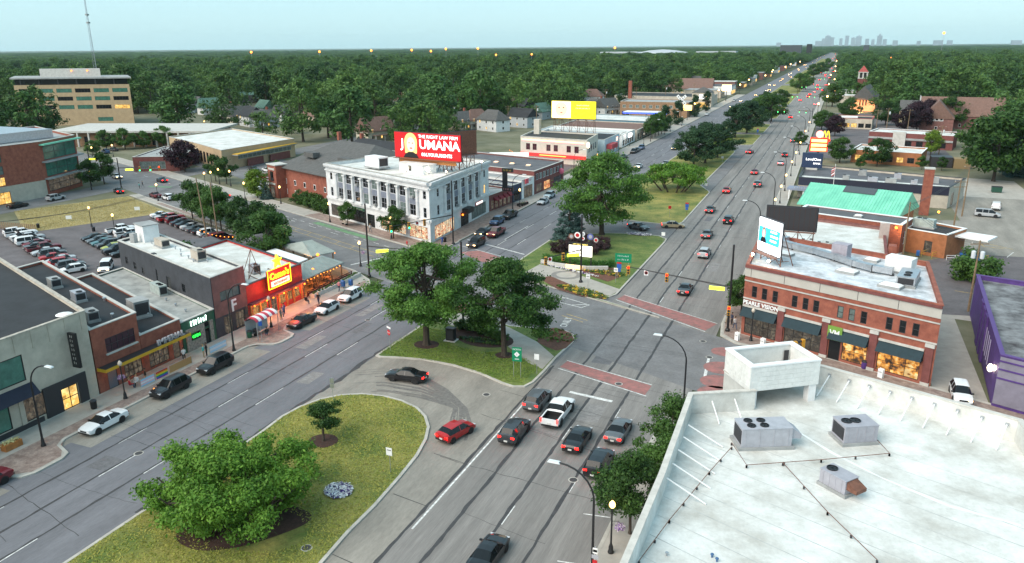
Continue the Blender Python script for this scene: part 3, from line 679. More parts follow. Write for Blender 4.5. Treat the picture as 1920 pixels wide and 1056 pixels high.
c = thing('canopy', 'long yellow canopy band across both red brick fronts', 'canopy', (-72.2, 62.1, 3.0)); MB().box((-.1, 0, 0), (1.35, 12.6, .34)).build('fascia', M_YELLOW, c)
MB().box((-.1, 0, .19), (1.2, 12.4, .04)).build('top', M_DARK, c)
for y in (-4.6, -.6, 2.6, 5.6): MB().lathe([(.09, -.32), (.11, -.18), (.06, -.17)], (-.3, y, 0), 8).build('lamp', emit('canopy_lamp', (1, .32, .05), 30), c)
text('IMPERIAL', 1.0, mat('letter_grey', (.42, .40, .42), .5), c, (.3, 3.4, .2), 0, .12, bold=.01, sx=1.05)
rooftop_unit('big white hooded air unit straddling the low dark roof', (-79.2, 67.8, 4.6), WR, (2.4, 1.9, 2.0), M_ROOF_LG, 0, True)
rooftop_unit('grey-green air unit on the pale shop roof', (-85.5, 77.0, 4.0), WR, (3.2, 1.1, 1.3), mat('verdigris_metal', (.36, .42, .40), .6, .2, 2), 2)

b = Bldg('green_shop', 'small green and stone fronted shop with a lit white sign', [(-73, 68.3), (-73, 74.0), (-101, 85.0), (-101, 79.4)], 4.3, M_GREENW, mat('pale_patched_roof', (.30, .31, .30), .85, .3, .5, c2=(.42, .43, .41)), .15)
e = b.nearest(-73, 71); yw(b, e, 69.6, 71.2, 1.4, 2.4, pm=M_GLASS, ny=1); yw(b, e, 72.0, 72.9, .1, 2.2, pm=M_GLASS, ny=1, name='door'); yw(b, e, 72.0, 72.9, 2.4, 3.1, ny=1); b.done()
for ya, yb, za, zb in ((68.8, 69.58, .05, 3.1), (71.23, 71.98, .05, 3.1), (69.58, 71.23, .05, 1.38), (69.58, 71.23, 2.43, 3.1), (72.93, 73.5, .05, 3.1)):
    kid(MB().box((-72.95, (ya + yb) / 2, (za + zb) / 2), (.12, yb - ya, zb - za)), 'stone_facing', mat('rubble_stone', (.26, .23, .20), .9, .5, 3.5, bump=1, bs=6), b.root)
scribble(3.0, .75, emit('sign_white', (.8, 1, .92), 2), b.root, (-72.9 - b.root.location.x, 71.2 - b.root.location.y, 3.35), 0, 7, 'lettering', 5, .1)
text('OPEN', .5, emit('neon_green', (.02, 1, .06), 2), b.root, (-72.84 - b.root.location.x, 70.4 - b.root.location.y, 1.75), 0, .02, bold=.012)
for k in range(3): vent(b, -76 - k * 3, 72.2 + k * 1.3, 4.15, .1, .4)

b = Bldg('bar_building', 'two storey charcoal brick bar with a plum coloured front and white roof', [(-73, 74.05), (-73, 80.35), (-101.5, 91.8), (-101.5, 85.0)], 8.55, M_GREYW, M_ROOF_W, .35, cope=M_COPE)
e = b.nearest(-87, 79); Le = b.edge(e)[2]
for u, z, w, h in ((2.0, 5.3, 1.0, 1.1), (5.0, 5.0, 1.0, 1.1), (8.0, 4.8, .9, 1.0), (4.2, 2.5, 1.0, 1.3), (12.4, 4.6, 1.3, 1.9), (16.6, 4.2, 1.3, 1.9), (21.5, 4.8, 1.0, 1.2)):
    b.win(e, (u if b.p[e][0] < -90 else Le - u - w), (u + w if b.p[e][0] < -90 else Le - u), z, z + h, fm=M_BLACK)
f = b.nearest(-73, 77); yw(b, f, 75.4, 79.1, 4.9, 6.2, nx=3, ny=1, pm=M_GLASS2); yw(b, f, 75.6, 77.2, .1, 2.6, nx=2, pm=M_LITDIM); yw(b, f, 77.8, 79.6, .3, 2.6, nx=3, pm=M_LITDIM, fm=M_BLACK); b.done()
_s = MB(); wall_face(_s, (-72.93, 74.1), (-72.93, 80.3), 2.9, 8.5, [(1.25, 5.05, 4.85, 6.25)], .05); kid(_s, 'plum_facing', M_BRICK_P, b.root)
text('F', 2.3, M_WHITE, b.root, (-72.86 - b.root.location.x, 77.6 - b.root.location.y, 3.0), 0, .05, bold=.03)
kid(MB().box((-89.5, 80.65, 4.3), (.8, .5, 8.9), -rad(21.5)), 'chimney_breast', M_GREYW, b.root)
rooftop_unit('tan rooftop unit with curved duct on the white bar roof', (-82, 81.6, 8.2), WR, (2.2, 1.3, 1.3), mat('tan_metal', (.42, .37, .31), .6, .15, 2), 1)
rooftop_unit('low tan rooftop unit near the back of the white bar roof', (-93, 85.6, 8.2), WR, (2.8, 1.2, 1.0), mat('tan_metal', (.42, .37, .31)), 0)
_s = thing('roof_shed', 'white panelled stair shed at the back corner of the white bar roof', 'shed', (-98.6, 88.2, 8.2), WR); MB().box((0, 0, 1.3), (3.2, 2.4, 2.6)).build('wall', M_WHITEP, _s); MB().box((0, 0, 2.65), (3.5, 2.7, .12)).build('roof', M_ROOF_LG, _s); MB().box((-.4, -1.22, 1.1), (.9, .06, 2.0)).build('door', M_GREYM, _s)
for k in range(9): vent(b, -80 - k * 2.0, 79.6 + k * .8 + rnd.uniform(0, 1.6), 8.2, .09, .45)
kid(MB().box((-99.3, 86.1, 8.9), (.9, .7, 1.6)), 'chimney', M_ROOF_LG, b.root)

# ---------------------------------------------------------------- neon restaurant with patio
M_REDW = mat('red_render', (.42, .022, .022), .75, .22, .9, bump=.3, bs=8, c2=(.52, .04, .03))
b = Bldg('neon_restaurant', 'red walled corner restaurant with yellow neon roof sign', [(-73, 80.4), (-73, 92.7), (-95, 101.4), (-95, 89.2)], 5.6, M_REDW, M_ROOF_W, .3, cope=M_DARK)
e = b.nearest(-73, 86)
for ya, yb in ((81.3, 82.6), (83.0, 84.3), (87.2, 88.5), (88.9, 90.1), (90.5, 91.8)): yw(b, e, ya, yb, .9, 2.3, nx=2, pm=emit_noise('dining_glow', [(.5, .22, .05), (.12, .06, .03), (.8, .4, .1), (.06, .04, .03)], .5, 1.4), fm=M_WOOD)
yw(b, e, 85.2, 86.5, .1, 2.35, nx=2, pm=M_LITDIM, fm=M_WOOD, name='door'); b.done()
kid(MB().box((-72.62, 86.5, 2.95), (.8, 12.2, .22)), 'eave', mat('plum_shingle', (.10, .03, .05), .8, .2, 3), b.root)
for k, y in enumerate((81.0, 83.6, 85.0, 87.4, 90.2, 92.3)): kid(MB().ball((-72.35, y, 2.62), .13, 8), 'wall_lamp', M_LAMPO, b.root)
for y in (80.9, 82.8, 84.7, 86.9, 88.7, 90.3, 92.2): kid(MB().box((-72.93, y, 1.4), (.14, .28, 2.7)), 'post', mat('orange_timber', (.38, .15, .04), .7, .2, 3), b.root)
s = thing('neon_sign', 'yellow outlined neon sign with a star above the red wall', 'sign', (-72.4, 86.6, 4.2))
MB().box((0, 0, 1.2), (.3, 4.9, 2.6)).build('panel', mat('sign_red', (.45, .02, .02), .5), s)
M_NEON = emit('neon_yellow', (1, .62, .015), 1.7); M_NEOR = emit('neon_red', (1, .03, .02), 2)
MB().tube([(.2, -2.5, -.15), (.2, 2.5, -.15), (.2, 2.5, 2.6), (.2, -2.5, 2.6), (.2, -2.5, -.15)], .065, 6).build('neon_border', M_NEON, s)
text("Como's", 1.35, M_NEON, s, (.22, 0, 1.15), 0, .05, bold=.03); MB().box((.2, 0.1, .45), (.12, 4.0, .75)).build('name_plate', emit('plate_white', (1, .72, .55), .8), s)
text('RESTAURANT', .5, M_NEOR, s, (.28, 0.1, .28), 0, .02, bold=.012)
st = []
for k in range(10): r = 1.05 if k % 2 == 0 else .45; st.append((r * math.sin(k * PI / 5), r * math.cos(k * PI / 5) + 3.5))
MB().mesh([(.15, y, z) for y, z in st] + [(-.15, y, z) for y, z in st], [tuple(range(9, -1, -1)), tuple(range(10, 20))] + [(i, (i + 1) % 10, 10 + (i + 1) % 10, 10 + i) for i in range(10)]).build('star', M_NEON, s)
for y in (-2, 2): MB().tube([(0, y, .5), (-3.5, y, 2.2 - .7), (-3.5, y, 1.2)], .06, 6).build('brace', M_RUST, s)
pt_d = bpy.data.lights.new('neon_glow', 'POINT'); pt_d.energy = 480; pt_d.color = (1, .06, .05); pt_d.shadow_soft_size = 1.2; po = bpy.data.objects.new('neon_glow', pt_d); COL.objects.link(po); po.parent = s; po.location = (1.8, -1.0, 1.6)
for k, (x, y, z, e) in enumerate(((-71.6, 83, 2.3, 110), (-71.6, 87.5, 2.3, 110), (-71.6, 91.5, 2.3, 110), (-74.5, 96.5, 2.2, 90), (-74.5, 101.5, 2.2, 90), (-82, 105, 2.4, 90))):
    pt_d = bpy.data.lights.new('eave_glow', 'POINT'); pt_d.energy = e * .75; pt_d.color = (1, .42, .12); pt_d.shadow_soft_size = .3; po = bpy.data.objects.new('eave_glow', pt_d); COL.objects.link(po); po.parent = b.root; po.location = (x - b.root.location.x, y - b.root.location.y, z)
for k, (x, y) in enumerate(((-76, 82.5), (-79, 84.5), (-82, 86), (-77, 87))): rooftop_unit(f'{ORD[k]} grey rooftop unit counted from the avenue on the red restaurant roof', (x, y, 5.3), WR, (1.6, 1.1, 1.1), M_GREYM if k else M_ROOF_LG, 1)
tr = thing('roof_truss', 'rusty steel sign truss on the red restaurant roof', 'truss', (-75.6, 84.0, 5.3)); _s = MB()
for a, c in (((0, 0, 0), (0, 1.0, 4.2)), ((0, 2.6, 0), (0, 1.0, 4.2)), ((-2, 1.0, 0), (0, 1.0, 4.2)), ((0, .5, 2), (0, 1.8, 2)), ((0, 0, 0), (0, 1.8, 2)), ((0, 2.6, 0), (0, .5, 2))): _s.tube([a, c], .05, 5)
_s.build('frame', M_RUST, tr)
M_CANO = mat('grey_green_canopy', (.27, .31, .29), .7, .14, .8)
def canopy(label, pts, ze, zr, m=M_CANO, posts=True):
    """hipped canopy over a four sided plan"""
    c = (sum(p[0] for p in pts) / 4, sum(p[1] for p in pts) / 4); t = thing('canopy', label, 'canopy', (*c, 0)); mb = MB()
    a0 = ((pts[0][0] + pts[3][0]) / 2, (pts[0][1] + pts[3][1]) / 2); a1 = ((pts[1][0] + pts[2][0]) / 2, (pts[1][1] + pts[2][1]) / 2)
    r0 = (a0[0] * .7 + a1[0] * .3, a0[1] * .7 + a1[1] * .3); r1 = (a0[0] * .3 + a1[0] * .7, a0[1] * .3 + a1[1] * .7)
    q = pts if sum(p[0] * r[1] - r[0] * p[1] for p, r in zip(pts, pts[1:] + pts[:1])) > 0 else None
    mb.mesh([(*p, ze) for p in pts] + [(*r0, zr), (*r1, zr)] + [(*p, ze - .18) for p in pts], [(0, 1, 5, 4), (1, 2, 5), (2, 3, 4, 5), (3, 0, 4), (0, 6, 7, 1), (1, 7, 8, 2), (2, 8, 9, 3), (3, 9, 6, 0)])
    rf = kid(mb, 'roof', m, t); rb = MB()
    for f in np.arange(.06, .95, .085):
        x0, y0 = pts[0][0] + (pts[1][0] - pts[0][0]) * f, pts[0][1] + (pts[1][1] - pts[0][1]) * f; g = min(1, max(0, (f - .3) / .4)); x1, y1 = r0[0] + (r1[0] - r0[0]) * g, r0[1] + (r1[1] - r0[1]) * g
        rb.tube([(x0, y0, ze + .02), (x1, y1, zr + .02)], .022, 4)
    sub(rb, 'batten', m, rf)
    if posts:
        for p in offset_poly(pts, .4): kid(MB().box((*p, ze / 2 - .05), (.16, .16, ze - .2)), 'post', M_WOOD, t)
    return t
canopy('long grey-green canopy over the patio along the avenue', [(-73.3, 93.0), (-73.3, 104.2), (-79.5, 106.6), (-79.5, 95.6)], 2.9, 4.1)
canopy('grey-green corner canopy at the cross street end of the patio', [s9(116, 63.5), s9(116, 68.2), s9(127, 68.2), s9(127, 63.5)], 3.0, 4.4)
canopy('grey canopy along the cross street behind the patio trees', [s9(128, 60), s9(128, 67.0), s9(139, 67.0), s9(139, 60)], 2.9, 4.0, M_ROOF_G)
canopy('white canvas canopy behind the red restaurant wall', [(-80, 98), (-80, 103.5), (-90, 107.5), (-90, 102)], 3.0, 3.7, M_WHITE)
canopy('dark grey canopy by the car park behind the restaurant', [s9(128, 52), s9(128, 58), s9(144, 58), s9(144, 52)], 2.8, 3.4, M_ROOF_G)
M_TIMB = mat('terrace_timber', (.36, .17, .07), .7, .25, 3)
sheet('terrace', [(-73.1, 93.2), (-73.1, 105.8), s9(113, 68.4), s9(140, 68.0), s9(140, 56), (-95, 101.6)], .145, M_TIMB)
pl = thing('planter_wall', 'long pale concrete planter with low plants beside the patio', 'planter', (-71.9, 99.8, 0)); MB().box((0, 0, .35), (.9, 13.0, .7)).build('trough', M_COPE, pl)
lf = MB()
for k in range(46): lf.ball((rnd.uniform(-.25, .25), -6.2 + k * .27, .78), rnd.uniform(.1, .24), 6)
lf.build('plants', leafmat('bedding_green', (.03, .07, .02), (.09, .15, .04)), pl)
fc = thing('patio_railing', 'dark red timber railing along the patio edge', 'railing', (-72.7, 99.3, 0)); MB().box((0, 0, 1.0), (.08, 12.4, .14)).build('top_rail', mat('maroon_wood', (.12, .025, .02), .7), fc); MB().box((0, 0, .55), (.06, 12.4, .5)).build('screen', mat('maroon_wood', (.12, .025, .02)), fc)
for k in range(9): MB().box((0, -6.1 + k * 1.52, .55), (.1, .1, 1.1)).build('post', mat('maroon_wood', (.12, .025, .02)), fc)
def patio_set(k, x, y):
    t = thing('patio_table', f'{ORD[k]} wooden patio table from the red wall under the avenue canopy', 'table', (x, y, .15)); MB().box((0, 0, .74), (.9, .9, .06)).build('top', M_TIMB, t); MB().lathe([(.3, 0), (.05, .05), (.05, .7)], (0, 0, 0), 8).build('pedestal', M_DARK, t)
    for q, (dx, dy, a) in enumerate(((.75, 0, 0), (-.75, 0, PI))):
        c = thing('patio_chair', f'wooden chair on the {"avenue" if q == 0 else "inner"} side of the {ORD[k]} patio table', 'chair', (x + dx, y + dy, .15), a, 'patio chairs'); MB().box((0, 0, .44), (.42, .42, .05)).build('seat', M_TIMB, c); MB().box((.2, 0, .75), (.05, .42, .5)).build('backrest', M_TIMB, c)
        for u in (-.18, .18):
            for v in (-.18, .18): MB().box((u, v, .21), (.04, .04, .42)).build('leg', M_DARK, c)
for k in range(6): patio_set(k, -75.0 - (k % 2) * 1.6, 94.2 + k * 1.85)
def string_lights(label, pts, n, sag=.5):
    t = thing('string_lights', label, 'lights', (*pts[0][:2], 0), 0, 'festoon lights'); w = MB()
    for a, c in zip(pts, pts[1:]):
        P = [tuple(a[i] * (1 - f) + c[i] * f - (sag * 4 * f * (1 - f) if i == 2 else 0) for i in range(3)) for f in np.linspace(0, 1, 9)]; w.tube(P, .012, 4, caps=False)
        for f in (np.arange(n) + .5) / n: kid(MB().ball(tuple(a[i] * (1 - f) + c[i] * f - (sag * 4 * f * (1 - f) + .08 if i == 2 else 0) for i in range(3)), .085, 6), 'bulb', M_BULB, t)
    kid(w, 'cable', M_BLACK, t)
string_lights('festoon bulbs under the long avenue canopy of the patio', [(-73.6, 93.4, 2.6), (-73.6, 98.6, 2.6), (-73.6, 103.8, 2.6)], 6, .2)
string_lights('festoon bulbs strung behind the red restaurant toward the car park', [(*s9(128, 58.5), 3.2), (*s9(138, 60), 3.4), (*s9(150, 58), 3.2)], 9)
string_lights('festoon bulbs round the corner canopy of the patio', [(*s9(116, 68.3), 2.7), (*s9(127, 68.3), 2.7)], 10, .1)
for k, (x, y) in enumerate(((-76.5, 103.6), (-79.5, 105.6), (-74.6, 97.5))):
    t = thing('patio_lamp', f'{["double","tall","short"][k]} globe lamp glowing on the patio', 'lamp', (x, y, .15), 0, 'patio globe lamps'); MB().tube([(0, 0, 0), (0, 0, 2.9)], .05, 6).build('post', M_BLACK, t); MB().ball((0, 0, 3.1), .26, 10).build('globe', M_LAMPO, t, True)

# ================================================================ stone corner building with columns
c0 = (-71.1, 130.6); cL = (c0[0] + 37.9 * D9[0], c0[1] + 37.9 * D9[1]); cR = (-72.6, 162.2)
b = Bldg('stone_office_building', 'grey stone corner building with tall columns and shops below', [c0, cR, (cR[0] - 30, cR[1] + 8), (cL[0] + 3.5, cL[1] + 9), cL], 12.15, M_STONE, M_ROOF_W, .7, cope=mat('cornice_stained', (.30, .29, .26), .85, .3, 1.5))
e9 = b.nearest(-88, 138); eA = b.nearest(-72, 146); n9 = b.edge(e9)[2]; rev = b.p[e9] == c0
f9 = (lambda u: u) if rev else (lambda u: n9 - u)       # u counted from the street corner
fA = (lambda y: y - 130.6) if b.p[eA] == c0 else (lambda y: b.edge(eA)[2] - (y - 130.6))
def w9(u0, u1, *a, **k): x = sorted((f9(u0), f9(u1))); b.win(e9, x[0], x[1], *a, **k)
def wA(y0, y1, *a, **k): x = sorted((fA(y0), fA(y1))); b.win(eA, x[0], x[1], *a, **k)
cols9 = [3.65 + k * 3.31 for k in range(10)]; colsA = [137.6 + k * 3.82 for k in range(6)]
for k in range(9):
    u = (cols9[k] + cols9[k + 1]) / 2
    for z0, z1 in ((5.0, 7.2), (8.5, 10.5)): w9(u - 1.12, u + 1.12, z0, z1, nx=2, ny=2, pm=M_GLASS if (k * 7 + int(z0)) % 4 else M_GLASS2, fm=M_GREYM)
for u in (1.5, 35.7):
    for z0, z1 in ((5.0, 7.0), (8.7, 10.3)): w9(u - .5, u + .5, z0, z1, fm=M_GREYM)
for k in range(5):
    y = (colsA[k] + colsA[k + 1]) / 2
    for z0, z1 in ((5.0, 7.2), (8.5, 10.5)): wA(y - 1.1, y + 1.1, z0, z1, nx=2, ny=2, fm=M_GREYM)
for y in (134.6, 159.6):
    for z0, z1 in ((5.0, 7.0), (8.7, 10.3)): wA(y - .5, y + .5, z0, z1, fm=M_GREYM, pm=M_GLASS if (y < 150 or z0 > 8) else M_LITY)
w9(.9, 6.9, .45, 3.1, nx=3, ny=1, pm=M_LITSTORE); w9(8.1, 17.0, .45, 3.1, nx=5, ny=1, pm=M_LITSTORE); w9(19.2, 22.0, .1, 2.9, nx=2, ny=2, pm=M_GLASS); w9(22.4, 30.2, .5, 3.1, nx=6, ny=2, pm=M_GLASS)
w9(33.0, 36.6, .5, 3.1, nx=2, ny=1, pm=M_LITDIM)
wA(132.6, 142.2, .4, 3.2, nx=5, ny=1, pm=M_LITSTORE); wA(145.6, 149.9, .1, 3.2, nx=2, ny=2, pm=M_GLASS); wA(151.6, 160.2, .5, 3.1, nx=5, ny=1, pm=M_GLASS2)
b.done()
for i, cols, f in ((e9, cols9, f9), (eA, colsA, lambda y: fA(y))):
    for u in cols:
        x, y = b.pt(i, f(u), .12); m = MB(); m.lathe([(.5, 0), (.5, .22), (.42, .3), (.40, .5), (.34, 5.15), (.40, 5.2), (.46, 5.35), (.46, 5.6)], (x, y, 4.75), 12); kid(m, 'column', M_STONE, b.root, True)
        m = MB()
        for sgn in (-.36, .36): m.box((x + sgn * math.cos(b.ang(i)), y + sgn * math.sin(b.ang(i)), 10.2), (.3, .72, .34), b.ang(i))
        kid(m, 'capital', M_STONE, b.root)
    L = b.edge(i)[2]
    for z0, z1, o in ((4.25, 4.75, .28), (3.95, 4.15, .14), (10.62, 10.9, .3), (11.45, 11.7, .45), (11.7, 12.1, .6)): b.strip('moulding', M_STONE, i, z0, z1, o)
    for k in range(len(cols) - 1):
        u = f((cols[k] + cols[k + 1]) / 2); kid(b.on(MB(), i, u - 1.12, u + 1.12, 7.25, 8.45, .05), 'spandrel', mat('blue_grey_spandrel', (.17, .19, .24), .6, .15, 1), b.root)
        if k % 2 == 0 or i == eA: kid(b.on(MB(), i, u - .1, u + .55, 5.0 if k % 3 else 8.5, 5.5 if k % 3 else 9.0, .55), 'window_unit', M_ROOF_LG, b.root)
s = thing('shop_sign', 'green shop sign board on the stone corner building', 'sign', (*b.pt(e9, f9(25), .1), 3.5), b.ang(e9)); MB().box((0, -.06, 0), (5.0, .12, .55)).build('board', M_GREENW, s); scribble(3.4, .3, mat('letter_cream', (.6, .55, .4), .6), s, (0, -.13, -.15), -PI / 2, 8)
s = thing('shop_sign', 'red framed white sign on the avenue side of the stone building', 'sign', (*b.pt(eA, fA(155.8), .1), 3.55), b.ang(eA)); MB().box((0, -.06, 0), (4.2, .12, .8)).build('frame', mat('sign_frame_red', (.45, .03, .04), .5), s); MB().box((0, -.14, 0), (3.8, .06, .5)).build('face', emit('sign_face_white', (1, .95, .9), .8), s); scribble(2.6, .34, mat('sign_frame_red', (.45, .03, .04)), s, (0, -.18, -.17), -PI / 2, 5)
s = thing('entrance_canopy', 'black box canopy with two orange lamps over the stone building door', 'canopy', (*b.pt(eA, fA(147.8), .1), 3.3), b.ang(eA)); MB().box((0, -.7, .2), (3.0, 1.4, 1.1)).build('box', M_BLACK, s)
for x in (-2.0, 2.0): MB().ball((x, -.3, -.5), .22, 8).build('lamp', M_LAMPO, s)
def bx_thing(name, label, cat, loc, d, m, part='casing', rz=0.0):
    t = thing(name, label, cat, loc, rz); mb = MB(); mb.box((0, 0, d[2] / 2), d); mb.box((0, 0, d[2] + .04), (d[0] + .12, d[1] + .12, .08)); mb.build(part, m, t); f = MB()
    for sx in (-1, 1):
        for sy in (-1, 1): f.box((sx * d[0] * .4, sy * d[1] * .4, -.25), (.15, .15, .5))
    f.build('frame', M_RUST, t); return t
rooftop_unit('large white cooling unit on a steel stand on the stone building roof', (-92.5, 146.5, 11.75), WR, (5.0, 2.6, 2.2), M_WHITEP, 0)
_s = thing('roof_penthouse', 'low white penthouse with a dark opening below the red billboard', 'penthouse', (-82, 146, 11.45), -A9); MB().box((0, 0, .9), (8.5, 3.5, 1.8)).build('wall', M_WHITEP, _s); MB().box((0, 0, 1.85), (8.8, 3.8, .1)).build('roof', M_ROOF_W, _s); MB().box((-.4, -1.77, .9), (1.0, .06, 1.1)).build('opening', M_BLACK, _s)
def billboard(label, loc, rz, w, h, zb, face_mat, back=M_DARK, bays=5, skirt=None, legs=True):
    t = thing('billboard', label, 'billboard', loc, rz)
    MB().box((0, -.12, zb + h / 2), (w, .24, h)).build('face', face_mat, t); MB().box((0, .1, zb + h / 2), (w + .3, .16, h + .3)).build('frame', back, t)
    if skirt: MB().box((0, -.16, zb - .55), (w * .86, .12, .95)).build('skirt', skirt, t)
    if legs:
        f = MB(); n = bays
        for k in range(n + 1):
            x = -w * .46 + w * .92 * k / n; f.tube([(x, .3, 0), (x, .3, zb + h)], .09, 5); f.tube([(x, 2.2, 0), (x, .4, zb + h * .7)], .07, 5); f.tube([(x, .3, zb * .5), (x, 1.6, zb * .5)], .05, 4)
            if k < n:
                x2 = -w * .46 + w * .92 * (k + 1) / n; f.tube([(x, .3, .1), (x2, .3, zb * .95)], .045, 4); f.tube([(x2, .3, .1), (x, .3, zb * .95)], .045, 4); f.tube([(x, .3, zb * .5), (x2, .3, zb * .5)], .05, 4)
        f.build('lattice', M_RUST, t)
        c = MB(); c.box((0, -.7, zb - .15), (w, .8, .06)); c.build('catwalk', M_RUST, t)
    return t
M_BBR = emit('billboard_red_print', (.55, .006, .01), .45, base=(.38, .006, .01)); M_BBW = emit('billboard_white_print', (1, 1, 1), .9)
_c = ((-90.2 - 72.3) / 2 + 1.0, 147.5)
t = billboard('large red lit billboard with white lettering and a blond portrait on the stone building roof', (_c[0], _c[1], 11.45), -rad(9), 17.6, 5.4, 2.6, M_BBR, skirt=mat('orange_slats', (.55, .20, .05), .6, .15, 3))
text('THE RIGHT LAW FIRM', 1.0, M_BBW, t, (3.0, -.27, 7.0), -PI / 2, .01, sx=1.05); text('UMANA', 2.7, M_BBW, t, (3.3, -.27, 4.75), -PI / 2, .01, bold=.05, sx=1.1); text('J', 2.7, M_BBW, t, (-6.6, -.27, 4.75), -PI / 2, .01, bold=.05)
text('866.YOUR.RIGHTS', 1.0, M_BBW, t, (2.6, -.27, 3.2), -PI / 2, .01, bold=.02, sx=1.0)
def flat(name, m, t, pts, y):
    return MB().poly([(x, y, z) for x, z in pts]).build(name, m, t)
def ell(cx, cz, rx, rz, n=20): return [(cx + rx * math.cos(k * 2 * PI / n), cz + rz * math.sin(k * 2 * PI / n)) for k in range(n)]
flat('portrait_hair', emit('print_blond', (.80, .52, .17), .6), t, ell(-4.3, 6.0, 1.75, 2.0) , -.275); flat('portrait_hair', emit('print_blond'), t, [(-5.9, 3.6), (-2.7, 3.6), (-2.56, 6.0), (-6.04, 6.0)], -.276); flat('portrait_shoulders', emit('print_black', (.01, .01, .012), .3), t, [(-6.4, 2.62), (-2.2, 2.62), (-2.7, 3.4), (-3.7, 3.9), (-4.9, 3.9), (-5.9, 3.4)], -.283)
flat('portrait_face', emit('print_skin', (.86, .56, .42), .65), t, ell(-4.25, 5.5, 1.12, 1.55), -.29); flat('portrait_mouth', emit('print_lip', (.55, .08, .09), .5), t, ell(-4.25, 4.7, .45, .17), -.297)
for x in (-4.72, -3.78): flat('portrait_eye', emit('print_dark', (.08, .05, .04), .4), t, ell(x, 5.8, .24, .13), -.297)
t2 = billboard('dark unlit billboard seen from behind beyond the red one', (-74.6, 151.5, 11.45), rad(62), 9, 5.0, 3.2, M_RUST, bays=4)
for k in range(4):
    a = thing('flood_lamp', f'{["bright white","warm","small","rear"][k]} floodlight on the roof by the red billboard', 'lamp', ((-68.9, 150.5, 13.5), (-84, 144.6, 12.2), (-78, 143.6, 12.2), (-73.6, 143.0, 12.2))[k]); MB().tube([(0, 0, -2.05 if k == 0 else -.75), (0, 0, 0)], .05, 5).build('post', M_RUST, a); MB().ball((0, 0, .12), .2 if k == 0 else .12, 8).build('lens', emit('flood_white', (1, .88, .62), 45 if k == 0 else 20), a)

# ================================================================ brick corner shop building, east side
pv0 = (-8.75, 101.05); pv1 = (12.95, 91.4)
b = Bldg('brick_shop_building', 'red brick corner shop building with pale stone frieze and silver roof', [pv0, pv1, (13.2, 110.5), (4.5, 114.5), (-8.6, 120.0)], 9.7, M_BRICK, M_ROOF_S, .55, cope=M_BRICK)
e = b.nearest(2, 96); Le = b.edge(e)[2]
ue = lambda x: (x - pv0[0]) / math.cos(A9)
for x in (-7.4, -6.1, -4.75, -2.35, -1.05, .2, 2.95, 4.2, 5.5, 8.15, 9.5, 10.8): b.win(e, ue(x) - .36, ue(x) + .36, 5.55, 7.05, pm=M_GLASS if x < 2 or x > 5 else M_GLASS2, sill=True)
for x0, x1, m, nx in ((-8.35, -4.25, M_LITDIM, 4), (-3.25, 1.15, M_LITDIM, 4), (3.6, 6.3, M_LITSH, 2), (7.4, 11.7, M_LITSH, 3)): b.win(e, ue(x0), ue(x1), .45, 2.95, nx=nx, ny=2, pm=m, fm=M_BLACK)
b.win(e, ue(2.1), ue(3.4), .1, 2.95, nx=1, ny=1, pm=M_GLASS, fm=M_BLACK, name='door')
eW = b.nearest(-8.7, 120)
for y in (104, 106.2, 108.4): u = abs(y - b.p[eW][1]); b.win(eW, u - .7, u + .7, .4, 2.8, nx=2, ny=1, pm=M_LITSH, fm=M_BLACK)
for y in (104.5, 107, 109.5, 113, 116, 119): u = abs(y - b.p[eW][1]); b.win(eW, u - .4, u + .4, 5.5, 7.0)
b.done()
for i in (e, eW):
    b.strip('frieze', mat('frieze_panel', (.44, .42, .38), .8, .08, .6), i, 8.2, 9.3, .08); b.strip('belt', M_COPE, i, 7.55, 7.75, .1); b.strip('belt', M_BRICK, i, 7.75, 7.95, .14); b.strip('belt', M_COPE, i, 5.15, 5.32, .1); b.strip('cornice', M_BRICK_D, i, 9.35, 9.68, .22)
for x in np.arange(-8, 12.9, 4.2): kid(b.on(MB(), e, ue(x), ue(x) + .05, 8.25, 9.3, .1), 'panel_joint', M_DARK, b.root)
for x in (-3.75, 1.6, 6.85, 12.4):
    kid(b.on(MB(), e, ue(x) - .42, ue(x) + .42, .5, 4.7, .2), 'pier', M_BRICK_D, b.root); kid(b.on(MB(), e, ue(x) - .5, ue(x) + .5, 4.7, 5.1, .26), 'pier_cap', M_COPE, b.root); kid(b.on(MB(), e, ue(x) - .46, ue(x) + .46, .0, .5, .24), 'pier_base', M_COPE, b.root)
for x0, x1 in ((-8.7, -4.25), (-3.3, 1.1), (2.1, 6.35), (7.35, 11.9)):
    a, c = ue(x0), ue(x1); p = [b.pt(e, a, .02), b.pt(e, c, .02), b.pt(e, c, .9), b.pt(e, a, .9)]
    kid(MB().mesh([(*p[0], 4.05), (*p[1], 4.05), (*p[2], 2.95), (*p[3], 2.95), (*p[0], 2.85), (*p[1], 2.85)], [(0, 3, 2, 1), (3, 4, 5, 2), (0, 4, 3), (1, 2, 5)]), 'awning', M_AWN_T, b.root)
    kid(b.on(MB(), e, a, c, 4.08, 4.35, .16), 'awning_rail', M_COPE, b.root)
x, y = b.pt(e, ue(-6.4), .14); l = b.root.location; text('PEARLE VISION', .74, M_WHITE, b.root, (x - l.x, y - l.y, 4.48), -PI / 2 - A9, .06, bold=.02)
x, y = b.pt(e, ue(2.75), .25); s = thing('shop_sign', 'green square sign with a white zigzag monogram on the brick building', 'sign', (x, y, 2.75), -A9); MB().box((0, -.06, .85), (1.75, .14, 1.75)).build('panel', mat('sign_green', (.16, .30, .045), .6), s); text('VM', 1.1, M_WHITE, s, (0, -.15, .5), -PI / 2, .01, bold=.03, sx=.8)
